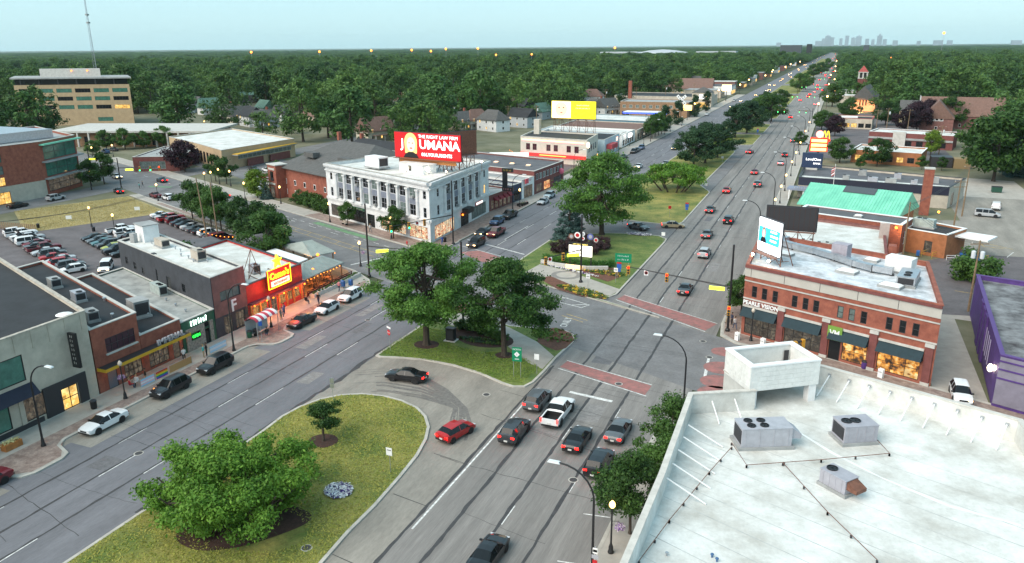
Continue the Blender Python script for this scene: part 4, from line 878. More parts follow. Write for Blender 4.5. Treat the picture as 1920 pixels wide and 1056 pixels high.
for x, y, l_, w in ((-4.6, 110.0, 2.2, 1.3), (-2.0, 113.0, 2.5, 1.5), (3.4, 103.6, 2.3, 1.4), (8.2, 98.8, 2.4, 1.5), (1.2, 112.6, 2.0, 1.2), (6.5, 110.6, 1.6, 1.2)): skylight(b, x, y, 9.15, l_, w, -A9)
du = thing('roof_duct', 'long silver sheet metal duct snaking over the brick building roof', 'duct', (0, 0, 9.15)); _P = [(-4.8, 117.6, .6), (-5.6, 115.2, .6), (-3.6, 113.4, .6), (-.8, 111.6, .6), (2.0, 109.0, .6), (4.2, 106.6, .6), (6.4, 104.9, .6), (8.6, 104.2, .6)]
for a, c in zip(_P, _P[1:]):
    v = (Vector(c) - Vector(a)); MB().box(((a[0] + c[0]) / 2, (a[1] + c[1]) / 2, .62), (v.length - .06, .85, .75), math.atan2(v.y, v.x)).build('duct_section', M_STEEL, du)
    MB().box((c[0], c[1], .62), (.14, .95, .85), math.atan2(v.y, v.x)).build('flange', M_STEEL, du); MB().box((c[0], c[1], .12), (.5, .5, .24)).build('support', M_DARK, du)
rooftop_unit('white rooftop unit with black louvres at the end of the long duct', (9.6, 106.4, 9.15), -A9, (3.2, 1.9, 1.7), M_WHITEP, 0)
rooftop_unit('lilac grey rooftop box beside the skylights of the brick building', (2.6, 110.4, 9.15), -A9, (2.1, 1.5, 1.9), mat('lilac_metal', (.34, .32, .37), .6, .1, 2), 0)
rooftop_unit('ribbed steel air handler at the alley edge of the brick building roof', (10.2, 101.5, 9.15), PI / 2 - .2, (4.6, 2.0, 1.0), M_STEEL, 2)
rooftop_unit('small white condenser on the lower white roof', (-1.0, 128.0, 4.6), -A9, (1.5, .8, 1.3), M_WHITEP, 1)
t = billboard('bright lit blue and white billboard with a portrait on the brick building roof', (-6.3, 104.9, 9.15), rad(-52), 6.6, 4.4, 1.4, emit('billboard_white_lit', (.95, .98, 1), 1.6), bays=2)
flat('print_blue', emit('billboard_blue_print', (.03, .42, .75), 1.3), t, [(-3.2, 2.6), (3.2, 2.6), (3.2, 4.7), (-3.2, 4.7)], -.25); flat('portrait_hair', emit('print_brown', (.25, .12, .07), .7), t, ell(-1.6, 3.9, .62, .8), -.262); flat('portrait_face', emit('print_skin', (.82, .5, .36)), t, ell(-1.6, 3.85, .4, .55), -.27); flat('portrait_shoulders', emit('print_black', (.01, .01, .012)), t, [(-2.6, 2.62), (-.6, 2.62), (-.9, 3.2), (-1.6, 3.4), (-2.3, 3.2)], -.268)
for k, w in enumerate((1.9, 2.3, 1.9)): flat('print_line', emit('billboard_white_lit', (.95, .98, 1), 1.6), t, [(.4, 4.25 - k * .6), (.4 + w, 4.25 - k * .6), (.4 + w, 4.5 - k * .6), (.4, 4.5 - k * .6)], -.262)
for x in (-2.4, 2.6): MB().ball((x, -1.3, .9), .17, 8).build('flood_lamp', emit('flood_white', (1, .88, .62), 45), t)
t.scale = (.74, 1, 1); t = billboard('dark brown billboard back standing behind the brick building', (-4.85, 130.0, 4.6), rad(0), 7.6, 3.7, 3.75, M_DARK, bays=3)
_f = MB()
for k in range(10): _f.box((-3.5 + k * .78, -.26, 5.6), (.09, .06, 3.5))
_f.build('back_rib', mat('brown_ribs', (.05, .028, .025), .7), t)
s = thing('diamond_sign', 'red diamond road sign beyond the blue billboard', 'sign', (-9.4, 118, .13)); MB().tube([(0, 0, 0), (0, 0, 2.2)], .05, 6).build('post', M_STEEL, s); MB().box((0, 0, 2.8), (1.0, .05, 1.0)).build('plate', emit('sign_red_bright', (.9, .02, .03), .4), s).rotation_euler = (0, PI / 4, 0); s.children[-1].location = (0, 0, 0)
[o for o in s.children if o.name.startswith('plate')][0].matrix_local = Matrix.Translation((0, 0, 2.9)) @ Matrix.Rotation(PI / 4, 4, 'Y') @ Matrix.Translation((0, 0, -2.8))

# ================================================================ white roofed building in the foreground
wp = [(-8.6, 5), (-8.6, 47.0), (-9.0, 60.6), (-4.3, 63.2), (-6.9, 66.6), (-1.2, 70.9), (1.35, 70.9), (15.8, 65.1), (16.2, 61.6), (34, 54.5), (30, 5)]
b = Bldg('white_roof_building', 'large white membrane roof with high parapet in the right foreground', wp, 9.0, mat('pale_block_wall', (.50, .51, .49), .8, .15, .8), M_ROOF_W, 1.75, cope=mat('limestone_coping', (.52, .50, .46), .8, .15, 1.2), cw=.32, inner=M_ROOF_W); b.done()
tq = [(-6.9, 66.55), (-4.35, 63.05), (1.0, 66.85), (-1.55, 70.4)]
s = thing('roof_tower', 'open white block parapet tower over the chamfered roof corner', 'tower', (-2.9, 66.7, 0)); ti = offset_poly(tq, .38); to = offset_poly(tq, 0); tc = offset_poly(tq, -.06); tk = offset_poly(tq, .46)
def ring(o, i, z0, z1): return MB().mesh([(x, y, z0) for x, y in o] + [(x, y, z1) for x, y in o] + [(x, y, z1) for x, y in i] + [(x, y, z0) for x, y in i], [f for k in range(4) for f in ((k, (k + 1) % 4, 4 + (k + 1) % 4, 4 + k), (4 + k, 4 + (k + 1) % 4, 8 + (k + 1) % 4, 8 + k), (8 + k, 8 + (k + 1) % 4, 12 + (k + 1) % 4, 12 + k), (12 + k, 12 + (k + 1) % 4, (k + 1) % 4, k))])
M_BLOCK = mat('white_painted_block', (.66, .67, .65), .8, .1, .9, bump=.2, bs=6, fine=.08, fs=3)
pw_ = kid(ring(to, ti, 8.85, 11.05), 'parapet_wall', M_BLOCK, s); kid(ring(tc, tk, 11.05, 11.2), 'coping', M_WHITE, s)
for (p_, q_) in ((to[(to.index(min(to, key=lambda v: v[1]))) - 1], min(to, key=lambda v: v[1])), (min(to, key=lambda v: v[1]), max(to, key=lambda v: v[0]))):
    L_ = math.hypot(q_[0] - p_[0], q_[1] - p_[1]); d_ = ((q_[0] - p_[0]) / L_, (q_[1] - p_[1]) / L_); nb_ = int(L_ / .8)
    for r_ in range(5):
        for k in range(nb_):
            u = (k + .5 + (.25 if r_ % 2 else -.1)) * L_ / nb_
            if .45 < u < L_ - .45: sub(MB().box((p_[0] + d_[0] * u + d_[1] * .005, p_[1] + d_[1] * u - d_[0] * .005, 9.1 + r_ * .42), (L_ / nb_ - .035, .03, .385), math.atan2(d_[1], d_[0])), 'block', M_BLOCK, pw_)
kid(MB().poly([(x, y, 8.9) for x, y in ti]), 'floor', M_ROOF_W, s)
for (x, y) in offset_poly(tq, .45)[:]: kid(MB().box((x, y, 8.05), (.7, .7, 1.62), rad(35)), 'post', M_WHITEP, s)
kid(MB().box((-1.9, 69.5, 10.0), (.45, .06, 1.2), rad(35)), 'hatch', M_DARK, s)
ra = lambda k: (1.9 + k * 1.62, 70.1 - k * .64)
br = thing('parapet_braces', 'row of white diagonal braces propping the white roof parapet', 'braces', (0, 0, 7.25))
for k in range(9):
    x, y = ra(k); i = (x - .9, y - 2.3); MB().tube([(x, y, 1.25), (i[0], i[1], .05)], .055, 6).build('brace', M_WHITE, br); MB().box((x, y + .02, 1.28), (.25, .12, .22), -A9).build('bracket', M_STEEL, br)
for k in range(5): y = 47.5 + k * 2.1; MB().tube([(-8.2, y, 1.25), (-5.4, y - .35, .05)], .055, 6).build('brace', M_WHITE, br)
for x, y, dx, dy in ((-7.1, 60.9, .9, -1.6), (-5.4, 62.0, .9, -1.6)): MB().tube([(x, y, 1.25), (x + dx, y + dy, .05)], .055, 6).build('brace', M_WHITE, br)
zr = 7.25
rooftop_unit('long grey rooftop unit with four fans on the white roof', (*gp(1428, 832, zr), zr), rad(25), (3.9, 1.9, 1.5), M_GREYM, 4, True)
rooftop_unit('short grey rooftop unit with two rusty fans on the white roof', (*gp(1600, 824, zr), zr), rad(29), (2.7, 1.9, 1.35), mat('grey_lilac_metal', (.33, .33, .37), .55, .1, 2), 2)
rooftop_unit('single fan rooftop unit with a rusty hood on the white roof', (*gp(1570, 916, zr), zr), rad(-38), (2.1, 1.3, 1.0), mat('grey_lilac_metal', (.33, .33, .37)), 1, 'rust')
def pipe(label, pix, r=.026):
    t = thing('gas_pipe', label, 'pipe', (0, 0, zr)); P = [(*gp(*p, zr + .25), .25) for p in pix]; MB().tube(P, r, 6).build('pipe', M_RUST, t)
    for a, c in zip(P, P[1:]):
        n = max(1, int((Vector(c) - Vector(a)).length / 2.2))
        for q in range(n + 1): f = q / n; MB().box((a[0] + (c[0] - a[0]) * f, a[1] + (c[1] - a[1]) * f, .11), (.13, .13, .16)).build('block', M_DARK, t)
pipe('thin gas pipe on blocks running down the left of the white roof', [(1372, 838), (1330, 885), (1255, 975), (1198, 1052)])
pipe('thin gas pipe on blocks crossing the middle of the white roof', [(1372, 830), (1400, 872), (1540, 862), (1668, 850), (1645, 825)])
pipe('thin gas pipe on blocks running to the lower edge of the white roof', [(1468, 868), (1552, 960), (1645, 1050)])
_s = MB()
for k in range(26):
    y0 = 8 + k * 2.3; strip(_s, [(-8.2, y0), (2, y0 - 4.2), (16, y0 - 9.9), (28, y0 - 15)], .045, zr + .006, .4)
b_s = kid(_s, 'membrane_seam', mat('seam_grey', (.42, .44, .43), .7, .25, 1), b.root)
_s = MB(); strip(_s, [gp(1480, 800, zr), gp(1560, 850, zr), gp(1650, 895, zr), gp(1780, 950, zr), gp(1915, 985, zr)], .28, zr + .008, .6); kid(_s, 'membrane_patch', mat('fresh_membrane', (.74, .76, .75), .6, .1, .8), b.root)
for px, py in ((1335, 1045), (1344, 1053), (1250, 1042)): x, y = gp(px, py, zr); vent(b, x, y, zr, .06, .25, M_STEEL if px < 1300 else mat('blue_cap', (.05, .12, .25), .5))
# ================================================================ east side, going away from the camera
def gable(name, label, c, L, Wd, rz, wh, rh, wallm, roofm, cat='house', ov=.5, wins=3, group=None, chim=None, lit=0, hip=0.0, storeys=1, porch=False):
    """house: ridge along local x; window parts on the walls, roof with eaves"""
    t = thing(name, label, cat, (*c, 0), rz, group); w = MB(); hx, hy = L / 2, Wd / 2
    vs = [(-hx, -hy, 0), (hx, -hy, 0), (hx, hy, 0), (-hx, hy, 0), (-hx, -hy, wh), (hx, -hy, wh), (hx, hy, wh), (-hx, hy, wh), (-hx, 0, rh), (hx, 0, rh)]
    fs = [(0, 1, 5, 4), (2, 3, 7, 6)] + ([(1, 2, 6, 9, 5), (3, 0, 4, 8, 7)] if not hip else [(1, 2, 6, 5), (3, 0, 4, 7)])
    w.mesh(vs, fs).build('wall', wallm, t); k = (rh - wh) / hy; zo = wh - ov * k; r = MB(); ex = hx + ov; ey = hy + ov; rx = hx + ov if not hip else hx - hip
    r.mesh([(-ex, -ey, zo), (ex, -ey, zo), (ex, ey, zo), (-ex, ey, zo), (-rx, 0, rh + .12), (rx, 0, rh + .12), (-ex, -ey, zo - .2), (ex, -ey, zo - .2), (ex, ey, zo - .2), (-ex, ey, zo - .2)],
           [(0, 1, 5, 4), (2, 3, 4, 5), (1, 2, 5), (3, 0, 4), (0, 6, 7, 1), (2, 8, 9, 3), (1, 7, 8, 2), (3, 9, 6, 0)]); rf = r.build('roof', roofm, t)
    if chim: MB().box((chim[0], chim[1], rh + .3), (.9, .9, 2.2)).build('chimney', M_BRICK, t)
    for st in range(storeys):
        zz = .9 + st * 2.7
        for sd in (-1, 1):
            for q in range(wins):
                x = -hx + L * (q + .5) / wins; m = MB().box((x, sd * (hy + .02), zz + .65), (1.0, .08, 1.35)); o = m.build('window', M_WHITE, t); MB().box((x, sd * (hy + .05), zz + .65), (.8, .06, 1.1)).build('pane', M_LITY if (q + st + sd) % 7 < lit else M_GLASS, o)
            x = sd * (hx + .02); m = MB().box((x, 0, zz + .65), (.08, 1.1, 1.35)); o = m.build('window', M_WHITE, t); MB().box((x + sd * .03, 0, zz + .65), (.06, .9, 1.1)).build('pane', M_GLASS, o)
    if porch:
        p = MB(); p.box((0, -hy - 1.2, 2.45), (L * .7, 2.4, .15)); p.build('porch_roof', roofm, t)
        for x in (-L * .33, 0, L * .33): MB().box((x, -hy - 2.2, 1.2), (.18, .18, 2.4)).build('porch_post', M_WHITE, t)
    return t
b = Bldg('low_white_roof_building', 'single storey building with a bright white roof behind the brick corner shops', [(-8.4, 120.3), (4.4, 114.9), (9.4, 112.7), (10.3, 152.5), (-7.6, 158.5)], 5.1, M_BRICK_P, M_ROOF_W, .5, cope=M_BRICK_D); b.done()
kid(MB().box((9.9, 146, 3.6), (1.5, 1.0, 7.2)), 'chimney', mat('pinkish_render', (.42, .34, .31), .85, .15, 1), b.root); kid(MB().box((10.6, 134, 3.1), (1.1, 1.8, 6.2)), 'buttress', M_BRICK, b.root)
for k in range(5): kid(MB().box((-3 + k * 1.3, 140 - k * .6 + (k % 2), 4.68), (.5, .35, .16)), 'roof_block', M_DARK, b.root)
_s = MB(); _s.box((2.2, 133.5, 5.2), (2.4, 1.8, .7), -.3); kid(_s, 'roof_hatch', mat('olive_metal', (.25, .25, .2), .7), b.root)
b = Bldg('flat_brick_wing', 'flat grey roofed brick wing with white fascia in front of the green roof', [(-5.5, 160.0), (13.2, 153.2), (15.4, 160.2), (-3.6, 167.2)], 5.6, M_BRICK, M_ROOF_G, .12, cope=M_WHITE, cw=.5)
e = b.nearest(14.3, 156.5); b.win(e, 2.0, 3.0, 1.6, 4.0, fm=M_WHITE); b.done(); skylight(b, 6.0, 158.6, 5.5, 1.3, .9, -.34)
t = gable('green_roof_hall', 'brick hall with a bright green standing seam metal roof', (6.0, 171.3), 18.6, 11.6, rad(-19), 5.9, 9.0, M_BRICK_O, M_COPPER, 'building', .7, 4)
rb = MB()
for k in range(34):
    x = -9.9 + k * .6
    for sd in (-1, 1): rb.tube([(x, sd * 6.5, 5.6), (x, 0, 9.16)], .035, 4)
sub(rb, 'standing_seam', M_COPPER, [o for o in t.children if o.name.startswith('roof')][0])
pv = MB().mesh([(-2.6, -1.9, 8.28), (3.6, -1.9, 8.28), (3.6, -.2, 9.2), (-2.6, -.2, 9.2), (-2.6, -1.9, 8.2), (3.6, -1.9, 8.2), (3.6, -.2, 9.1), (-2.6, -.2, 9.1)], [(0, 1, 2, 3), (0, 4, 5, 1), (1, 5, 6, 2), (3, 2, 6, 7), (0, 3, 7, 4)]); pv.build('solar_panel', mat('solar_dark', (.07, .08, .09), .25), t)
b = Bldg('loading_annexe', 'orange lit brick annexe with loading dock and white edged roof', [(14.0, 157.0), (20.6, 153.4), (24.5, 160.5), (17.0, 166.0)], 4.3, M_BRICK_O, M_ROOF_K, .3, cope=M_WHITE, cw=.4)
e = b.nearest(17.3, 155.2); b.win(e, 3.8, 5.2, .6, 2.7, nx=1, ny=1, pm=M_LITDIM, name='door'); b.done()
kid(MB().box((25.4, 157.5, 3.6), (6.0, 5.0, .25), -.45), 'dock_canopy', M_WHITE, b.root); rooftop_unit('weathered green air unit on the brick annexe roof', (17.5, 160.5, 4.0), -.4, (3.6, 1.6, 1.4), mat('verdigris_metal', (.36, .42, .40)), 2)
for k, (x, y, z) in enumerate(((12.2, 152.6, 5.2), (20.5, 168.5, 5.6))):
    l = thing('wall_flood', f'amber floodlight on the {["near","far"][k]} corner of the brick hall', 'lamp', (x, y, z)); MB().box((0, .25, 0), (.12, .6, .12)).build('arm', M_DARK, l); MB().ball((0, 0, 0), .22, 8).build('lens', emit('flood_amber', (1, .35, .03), 4), l)
    pd = bpy.data.lights.new('flood_glow', 'POINT'); pd.energy = 90; pd.color = (1, .5, .12); pd.shadow_soft_size = .3; q = bpy.data.objects.new('flood_glow', pd); COL.objects.link(q); q.parent = l; q.location = (.6 if k == 0 else .3, -.6, -.3)
def rail(label, pts, m, h=1.0):
    t = thing('hand_rail', label, 'railing', (*pts[0], 0)); mb = MB()
    for z in (h, h * .55): mb.tube([(x, y, z) for x, y in pts], .04, 6)
    kid(mb, 'rail', m, t)
    for a, c in zip(pts, pts[1:] + [None]):
        n = 1 if c is None else max(1, int(math.hypot(c[0] - a[0], c[1] - a[1]) / 1.4))
        for q in range(n): f = q / n; kid(MB().tube([(a[0] + ((c[0] - a[0]) * f if c else 0), a[1] + ((c[1] - a[1]) * f if c else 0), 0), (a[0] + ((c[0] - a[0]) * f if c else 0), a[1] + ((c[1] - a[1]) * f if c else 0), h)], .04, 6), 'post', m, t)
    return t
M_YRAIL = mat('yellow_rail', (.50, .32, .03), .5)
rail('yellow stair rail left of the loading door', [(17.0, 153.6), (17.9, 155.0)], M_YRAIL); rail('yellow stair rail right of the loading door', [(18.6, 152.9), (19.5, 154.2)], M_YRAIL); rail('yellow rail beside the blue dumpster', [(26.0, 152.2), (27.6, 154.6)], M_YRAIL); rail('white rail at the foot of the brick hall', [(11.6, 149.6), (13.8, 152.0)], M_WHITE, .8); rail('white rail at the loading dock front', [(20.9, 152.4), (23.6, 153.2)], M_WHITE, .9)
def dumpster(label, loc, rz, m, d=(2.2, 1.4, 1.3)):
    t = thing('dumpster', label, 'dumpster', loc, rz); mb = MB(); mb.box((0, 0, d[2] / 2 + .12), d, taper=1.06); mb.build('bin', m, t); MB().box((0, 0, d[2] + .2), (d[0] * 1.1, d[1] * 1.1, .1)).build('lid', M_DARK, t)
    for x in (-d[0] * .4, d[0] * .4):
        for y in (-d[1] * .4, d[1] * .4): MB().lathe([(.1, 0), (.1, .12)], (x, y, 0), 8).build('wheel', M_BLACK, t)
M_BLUEB = mat('blue_bin', (.02, .10, .30), .5, .15, 2)
dumpster('blue dumpster beside the loading dock', (24.6, 152.8, 0), -.3, M_BLUEB, (3.0, 1.8, 1.5)); dumpster('dark green dumpster across the back lot', (40.5, 231, 0), 0, mat('green_bin', (.015, .07, .045), .5)); 
t = thing('brick_chimney', 'tall square red brick chimney beside the dark bank roof', 'chimney', (20.6, 194, 0)); MB().box((0, 0, 5.2), (1.9, 1.6, 10.4)).build('shaft', M_BRICK, t); MB().box((0, 0, 10.5), (2.1, 1.8, .3)).build('cap', M_COPE, t)
b = Bldg('bank_building', 'long low bank with navy fascia and dark grey roof', [(-7.0, 207.0), (26.2, 203.0), (31.4, 218.8), (-6.6, 231.5)], 5.0, M_BEIGE, M_ROOF_G, .5, cope=M_DARK); e = b.nearest(10, 205)
e2 = b.nearest(29, 211); b.win(e2, 3, 5.5, .1, 3.2, pm=M_LITDIM, name='door', nx=1, ny=1); b.done(); b.strip('fascia', mat('navy_fascia', (.012, .014, .035), .6), e, 3.1, 5.0, .12)
_s = MB().poly([(-6.6, 207.4, 4.52), (25.9, 203.5, 4.52), (27.6, 208.4, 4.52), (-6.4, 213.6, 4.52)]); kid(_s, 'white_roof_strip', M_ROOF_W, b.root); kid(MB().box((-5.5, 204.6, 2.6), (7.5, 4.0, .5), -.1), 'entrance_canopy', mat('blue_grey_canopy', (.22, .25, .33), .6), b.root)
for x in (-8.8, -5.5, -2.4): kid(MB().box((x, 203.0, 1.2), (.25, .25, 2.4)), 'canopy_post', M_WHITE, b.root)
scribble(4.5, .5, M_COPE, b.root, (-5.5 - b.root.location.x, 202.5 - b.root.location.y, 2.9), -PI / 2, 8)
for k, (x, y, L) in enumerate(((4, 208.6, 1.5), (10, 207.6, 2.2), (14, 207.4, 2.4), (19, 206.6, 1.4), (8, 219, 1.8), (16, 216, 1.6), (24, 212.5, 1.7))): rooftop_unit(f'{ORD[k]} unit in the row of air units on the dark bank roof', (x, y, 4.5), -.12, (L, 1.3, 1.1), M_GREYM if k % 2 else M_ROOF_LG, 1)
t = thing('flag_pole', 'white flagpole with a limp striped flag before the bank', 'flagpole', (1.2, 201.6, 0)); MB().tube([(0, 0, 0), (0, 0, 9.5)], [.08, .05], 8).build('pole', M_WHITE, t); f = MB()
for k in range(7): f.mesh([(.05 + .12 * math.sin(k), -.3 * math.cos(k * 2) * .3, 8.9 - k * .28), (-.75 + .1 * math.cos(k), .12 * math.sin(k * 1.7), 8.4 - k * .3), (-.75 + .1 * math.cos(k + 1), .12 * math.sin(k * 1.7 + 1.7), 8.1 - k * .3), (.05 + .12 * math.sin(k + 1), -.3 * math.cos(k * 2 + 2) * .3, 8.62 - k * .28)], [(0, 1, 2, 3)], k % 2)
f.build('flag', [mat('flag_red', (.4, .03, .04), .8), mat('flag_white', (.6, .6, .62), .8)], t)
b = Bldg('purple_building', 'purple painted block building with dark patched roof at the right edge', [(18.5, 88.5), (48, 75.2), (52, 112), (20.6, 121.0)], 5.9, M_PURPLE, mat('patched_roof', (.07, .06, .065), .85, .4, .5, c2=(.26, .27, .28)), .55, cope=mat('purple_coping', (.09, .045, .19), .6), cw=.35)
e = b.nearest(33, 82); ew = b.nearest(19.5, 105)
b.win(e, 4.6, 7.8, .5, 2.7, nx=2, ny=1, pm=M_GLASSG, fm=M_DARK); b.done()
_s = MB(); wall_face(_s, b.pt(e, .02, .05), b.pt(e, b.edge(e)[2] - .02, .05), .5, 5.75, [(4.55, 7.85, .45, 2.75)], .05); kid(_s, 'lilac_facing', M_LILAC, b.root)
for z in (3.3, 4.3, 5.2): b.strip('purple_band', M_PURPLE, e, z, z + .16, .12)
Lw = b.edge(ew)[2]
for k in range(5): u = 8.5 + k * 1.5; kid(b.on(MB(), ew, Lw - u - .2, Lw - u + .2, 1.6, 4.6, .05), 'pale_stripe', mat('pale_lilac', (.40, .36, .52), .7), b.root)
for k in range(3): u = 14 + k * 3; kid(b.on(MB(), ew, Lw - u - .9, Lw - u + .9, .05, 5.85, .22), 'pilaster', M_PURPLE, b.root)
for k, u in enumerate((.5, 3.1)): x, y = b.pt(ew, Lw - u if b.p[ew][1] > 100 else u, .3); l = b.root.location; kid(MB().ball((x, y, 4.2 - k * 1.0), .22 + .1 * k, 8, 1.5), 'wall_lamp', emit('wall_pack', (1, .9, .6), 5), b.root)
b = Bldg('brick_restaurant', 'low brick restaurant with a white roof behind two round trees', [(6, 277), (26, 272.5), (29, 288), (9, 293)], 4.2, M_BRICK_O, M_ROOF_W, .4, cope=M_WHITE); e = b.nearest(16, 275)
for k in range(6): b.win(e, 1.2 + k * 3.1, 3.2 + k * 3.1, .9, 2.6, nx=2, pm=M_LITY if k % 2 == 0 else M_GLASS)
b.done(); kid(MB().box((32, 276, 1.6), (6, 5.5, 3.2)), 'dark_shed', M_DARK, b.root); kid(MB().box((37.5, 274.5, 1.5), (4.5, 4.5, 3.0)), 'bin_store', mat('olive_brick', (.25, .18, .09), .8), b.root)
b = Bldg('strip_shop', 'long brick strip shop with a grey fascia and pale roof', [(12.5, 328), (40, 319.5), (43, 334), (16, 341)], 5.2, M_BRICK_D, M_ROOF_W, .3, cope=M_WHITE); e = b.nearest(26, 324)
for k in range(7): b.win(e, 1.5 + k * 3.8, 3.8 + k * 3.8, .5, 2.4, nx=2, ny=1, pm=M_LITY if k == 2 else M_GLASS)
b.done(); b.strip('fascia', M_ROOF_LG, e, 2.7, 3.4, .35); kid(b.on(MB(), e, 8.6, 13, 0.1, 5.6, .5), 'tower_panel', M_COPE, b.root)
b = Bldg('drive_in', 'cream fast food building with red trim and glowing counters', [(0.2, 392), (15.5, 389.5), (17, 406), (1.5, 409)], 4.6, M_BEIGE, M_ROOF_K, .4, cope=mat('red_trim', (.40, .04, .03), .6)); e = b.nearest(8, 391)
for k in range(5): b.win(e, .8 + k * 3.0, 3.2 + k * 3.0, .6, 2.5, nx=2, ny=1, pm=M_LITY if k < 3 else M_GLASS)
b.done(); kid(MB().box((6, 399, 4.6), (7, 4, .6)), 'roof_plant', M_WHITE, b.root)
t = gable('orange_church', 'floodlit orange stone church with a pointed gable front', (15.5, 510), 26, 13, rad(82), 7, 14, mat('floodlit_stone', (.42, .30, .20), .85, .15, .5), M_SHING, 'church', .5, 4)
for k in range(3): x = -1.6 + k * 1.6; MB().mesh([(-13.08, x - .35, 3.2), (-13.08, x + .35, 3.2), (-13.08, x + .35, 6.4), (-13.08, x, 7.2), (-13.08, x - .35, 6.4)], [(4, 3, 2, 1, 0)]).build('lancet', M_GLASS, t)
pd = bpy.data.lights.new('church_flood', 'SPOT'); pd.energy = 9000; pd.color = (1, .36, .10); pd.spot_size = rad(95); pd.shadow_soft_size = .6; q = bpy.data.objects.new('church_flood', pd); COL.objects.link(q); q.location = (12.0, 484, 1.0); q.rotation_euler = (rad(70), 0, 0)
fl = thing('flood_lamp', 'ground floodlight aimed at the orange church front', 'lamp', (12.0, 483.6, 0)); MB().box((0, 0, .4), (.6, .3, .5)).build('housing', M_DARK, fl)
t = thing('church_tower', 'brick bell tower with a red pyramid cap beyond the orange church', 'tower', (14.5, 600, 0)); t.scale = (.8, .8, .8); MB().box((0, 0, 9), (7.5, 7.5, 18)).build('shaft', M_BRICK_D, t)
for x in (-3.2, 0, 3.2):
    for y in (-3.2, 3.2): MB().box((x, y, 20.5), (1.1, 1.1, 5)).build('belfry_pier', M_COPE, t)
MB().box((0, 0, 23.2), (8.2, 8.2, .6)).build('cornice', M_COPE, t); MB().box((0, 0, 26), (7.8, 7.8, 5), taper=.05).build('cap', M_SHING_R, t); MB().box((0, 0, 18.2), (8, 8, .6)).build('belt', M_COPE, t); MB().box((0, 0, 20.5), (4.5, 4.5, 5)).build('belfry_core', M_DARK, t)
t = gable('brown_church', 'large brown brick church with steep roof and tall arched window', (56, 412), 40, 15, rad(-4), 6, 13.5, M_BRICK_P, M_SHING_B, 'church', .4, 6)
MB().mesh([(-20.05, -7.4, 6), (-20.05, 7.4, 6), (-20.05, 0, 13.6), (-20.6, -7.6, 6), (-20.6, 7.6, 6), (-20.6, 0, 14.3)], [(0, 3, 5, 2), (2, 5, 4, 1)]).build('gable_coping', M_COPE, t)
t = gable('church_gable', 'brick cross gable with white traceried window on the brown church', (42, 397), 16, 13, rad(84), 6, 13, M_BRICK_P, M_SHING_B, 'church', .3, 0)
for k in range(3): x = -1.7 + k * 1.7; o = MB().mesh([(-8.1, x - .75, 4.5), (-8.1, x + .75, 4.5), (-8.1, x + .75, 8), (-8.1, x, 9.4 + (1 if k == 1 else 0)), (-8.1, x - .75, 8)], [(4, 3, 2, 1, 0)]).build('tracery', M_WHITE, t); MB().mesh([(-8.16, x - .5, 4.8), (-8.16, x + .5, 4.8), (-8.16, x + .5, 7.9), (-8.16, x, 8.9), (-8.16, x - .5, 7.9)], [(4, 3, 2, 1, 0)]).build('pane', M_GLASS, o)
gable('parish_house', 'cream rendered parish house between the two churches', (38, 432), 18, 10, rad(-5), 6.5, 10.5, mat('cream_render', (.55, .46, .28), .8, .1, .5), M_SHING, 'house', .4, 4, storeys=2)
gable('school_hall', 'long school building with a bright red tiled roof among the trees', (62, 760), 58, 18, rad(-12), 7, 13, M_BRICK_B, M_SHING_R, 'school', .5, 8)
t = gable('school_wing', 'dark red roofed school wing beyond the trees', (112, 735), 42, 14, rad(-8), 6.5, 9.5, M_BEIGE, M_BRICK_D, 'school', .5, 6, lit=2)
gable('garage', 'grey garage with a bright security lamp at the right edge', (63, 212), 11, 9, rad(70), 3.2, 5.8, M_GREYM, M_SHING, 'garage', .4, 1)

# ================================================================ west side beyond the stone building
def front_row(name, label, pts, depth, h, wall, roof, **k):
    (x0, y0), (x1, y1) = pts; return Bldg(name, label, [pts[0], pts[1], (x1 - depth, y1 + depth * .28), (x0 - depth, y0 + depth * .28)], h, wall, roof, .35, **k)
b = front_row('awning_shop', 'dark brick shop with four maroon awnings next to the stone building', [(-72.7, 162.6), (-71.7, 174.0)], 24, 3.9, M_BRICK_D, M_ROOF_LG); e = b.nearest(-72, 168)
for k in range(5): yw(b, e, 163.4 + k * 2.1, 164.9 + k * 2.1, .4, 2.5, nx=1, pm=M_LITDIM)
b.done()
for k in range(4): y = 164.6 + k * 2.3; x = -72.5 + k * .2; kid(MB().mesh([(x, y, 3.3), (x, y + 1.7, 3.3), (x + 1.1, y + 1.7, 2.4), (x + 1.1, y, 2.4), (x, y, 2.35), (x, y + 1.7, 2.35)], [(0, 3, 2, 1), (3, 4, 5, 2), (0, 4, 3), (1, 2, 5)]), 'awning', mat('maroon_canvas', (.16, .012, .022), .8), b.root)
s = thing('blade_sign', 'tall black theatre style blade sign on steel struts above the awning shop', 'sign', (-72.2, 168.6, 3.9)); MB().box((1.0, 0, 2.6), (1.2, .4, 4.6)).build('mast', M_BLACK, s); MB().box((1.7, 0, 5.2), (2.8, .4, .9)).build('head', M_BLACK, s); MB().box((1.7, 0, .7), (2.8, .45, 1.0)).build('foot', M_BLACK, s); scribble(2.2, .5, mat('letter_gold', (.5, .35, .06), .5), s, (1.7, -.22, 4.95), -PI / 2, 6); scribble(2.2, .5, mat('letter_pink', (.5, .2, .2), .5), s, (1.7, -.25, .45), -PI / 2, 5)
for a, c in (((-5, 0, .2), (.6, 0, 4.4)), ((-5, 0, .2), (.6, 0, .9)), ((-5, 2, .2), (.6, 0, 2.4))): MB().tube([a, c], .05, 5).build('strut', M_RUST, s)
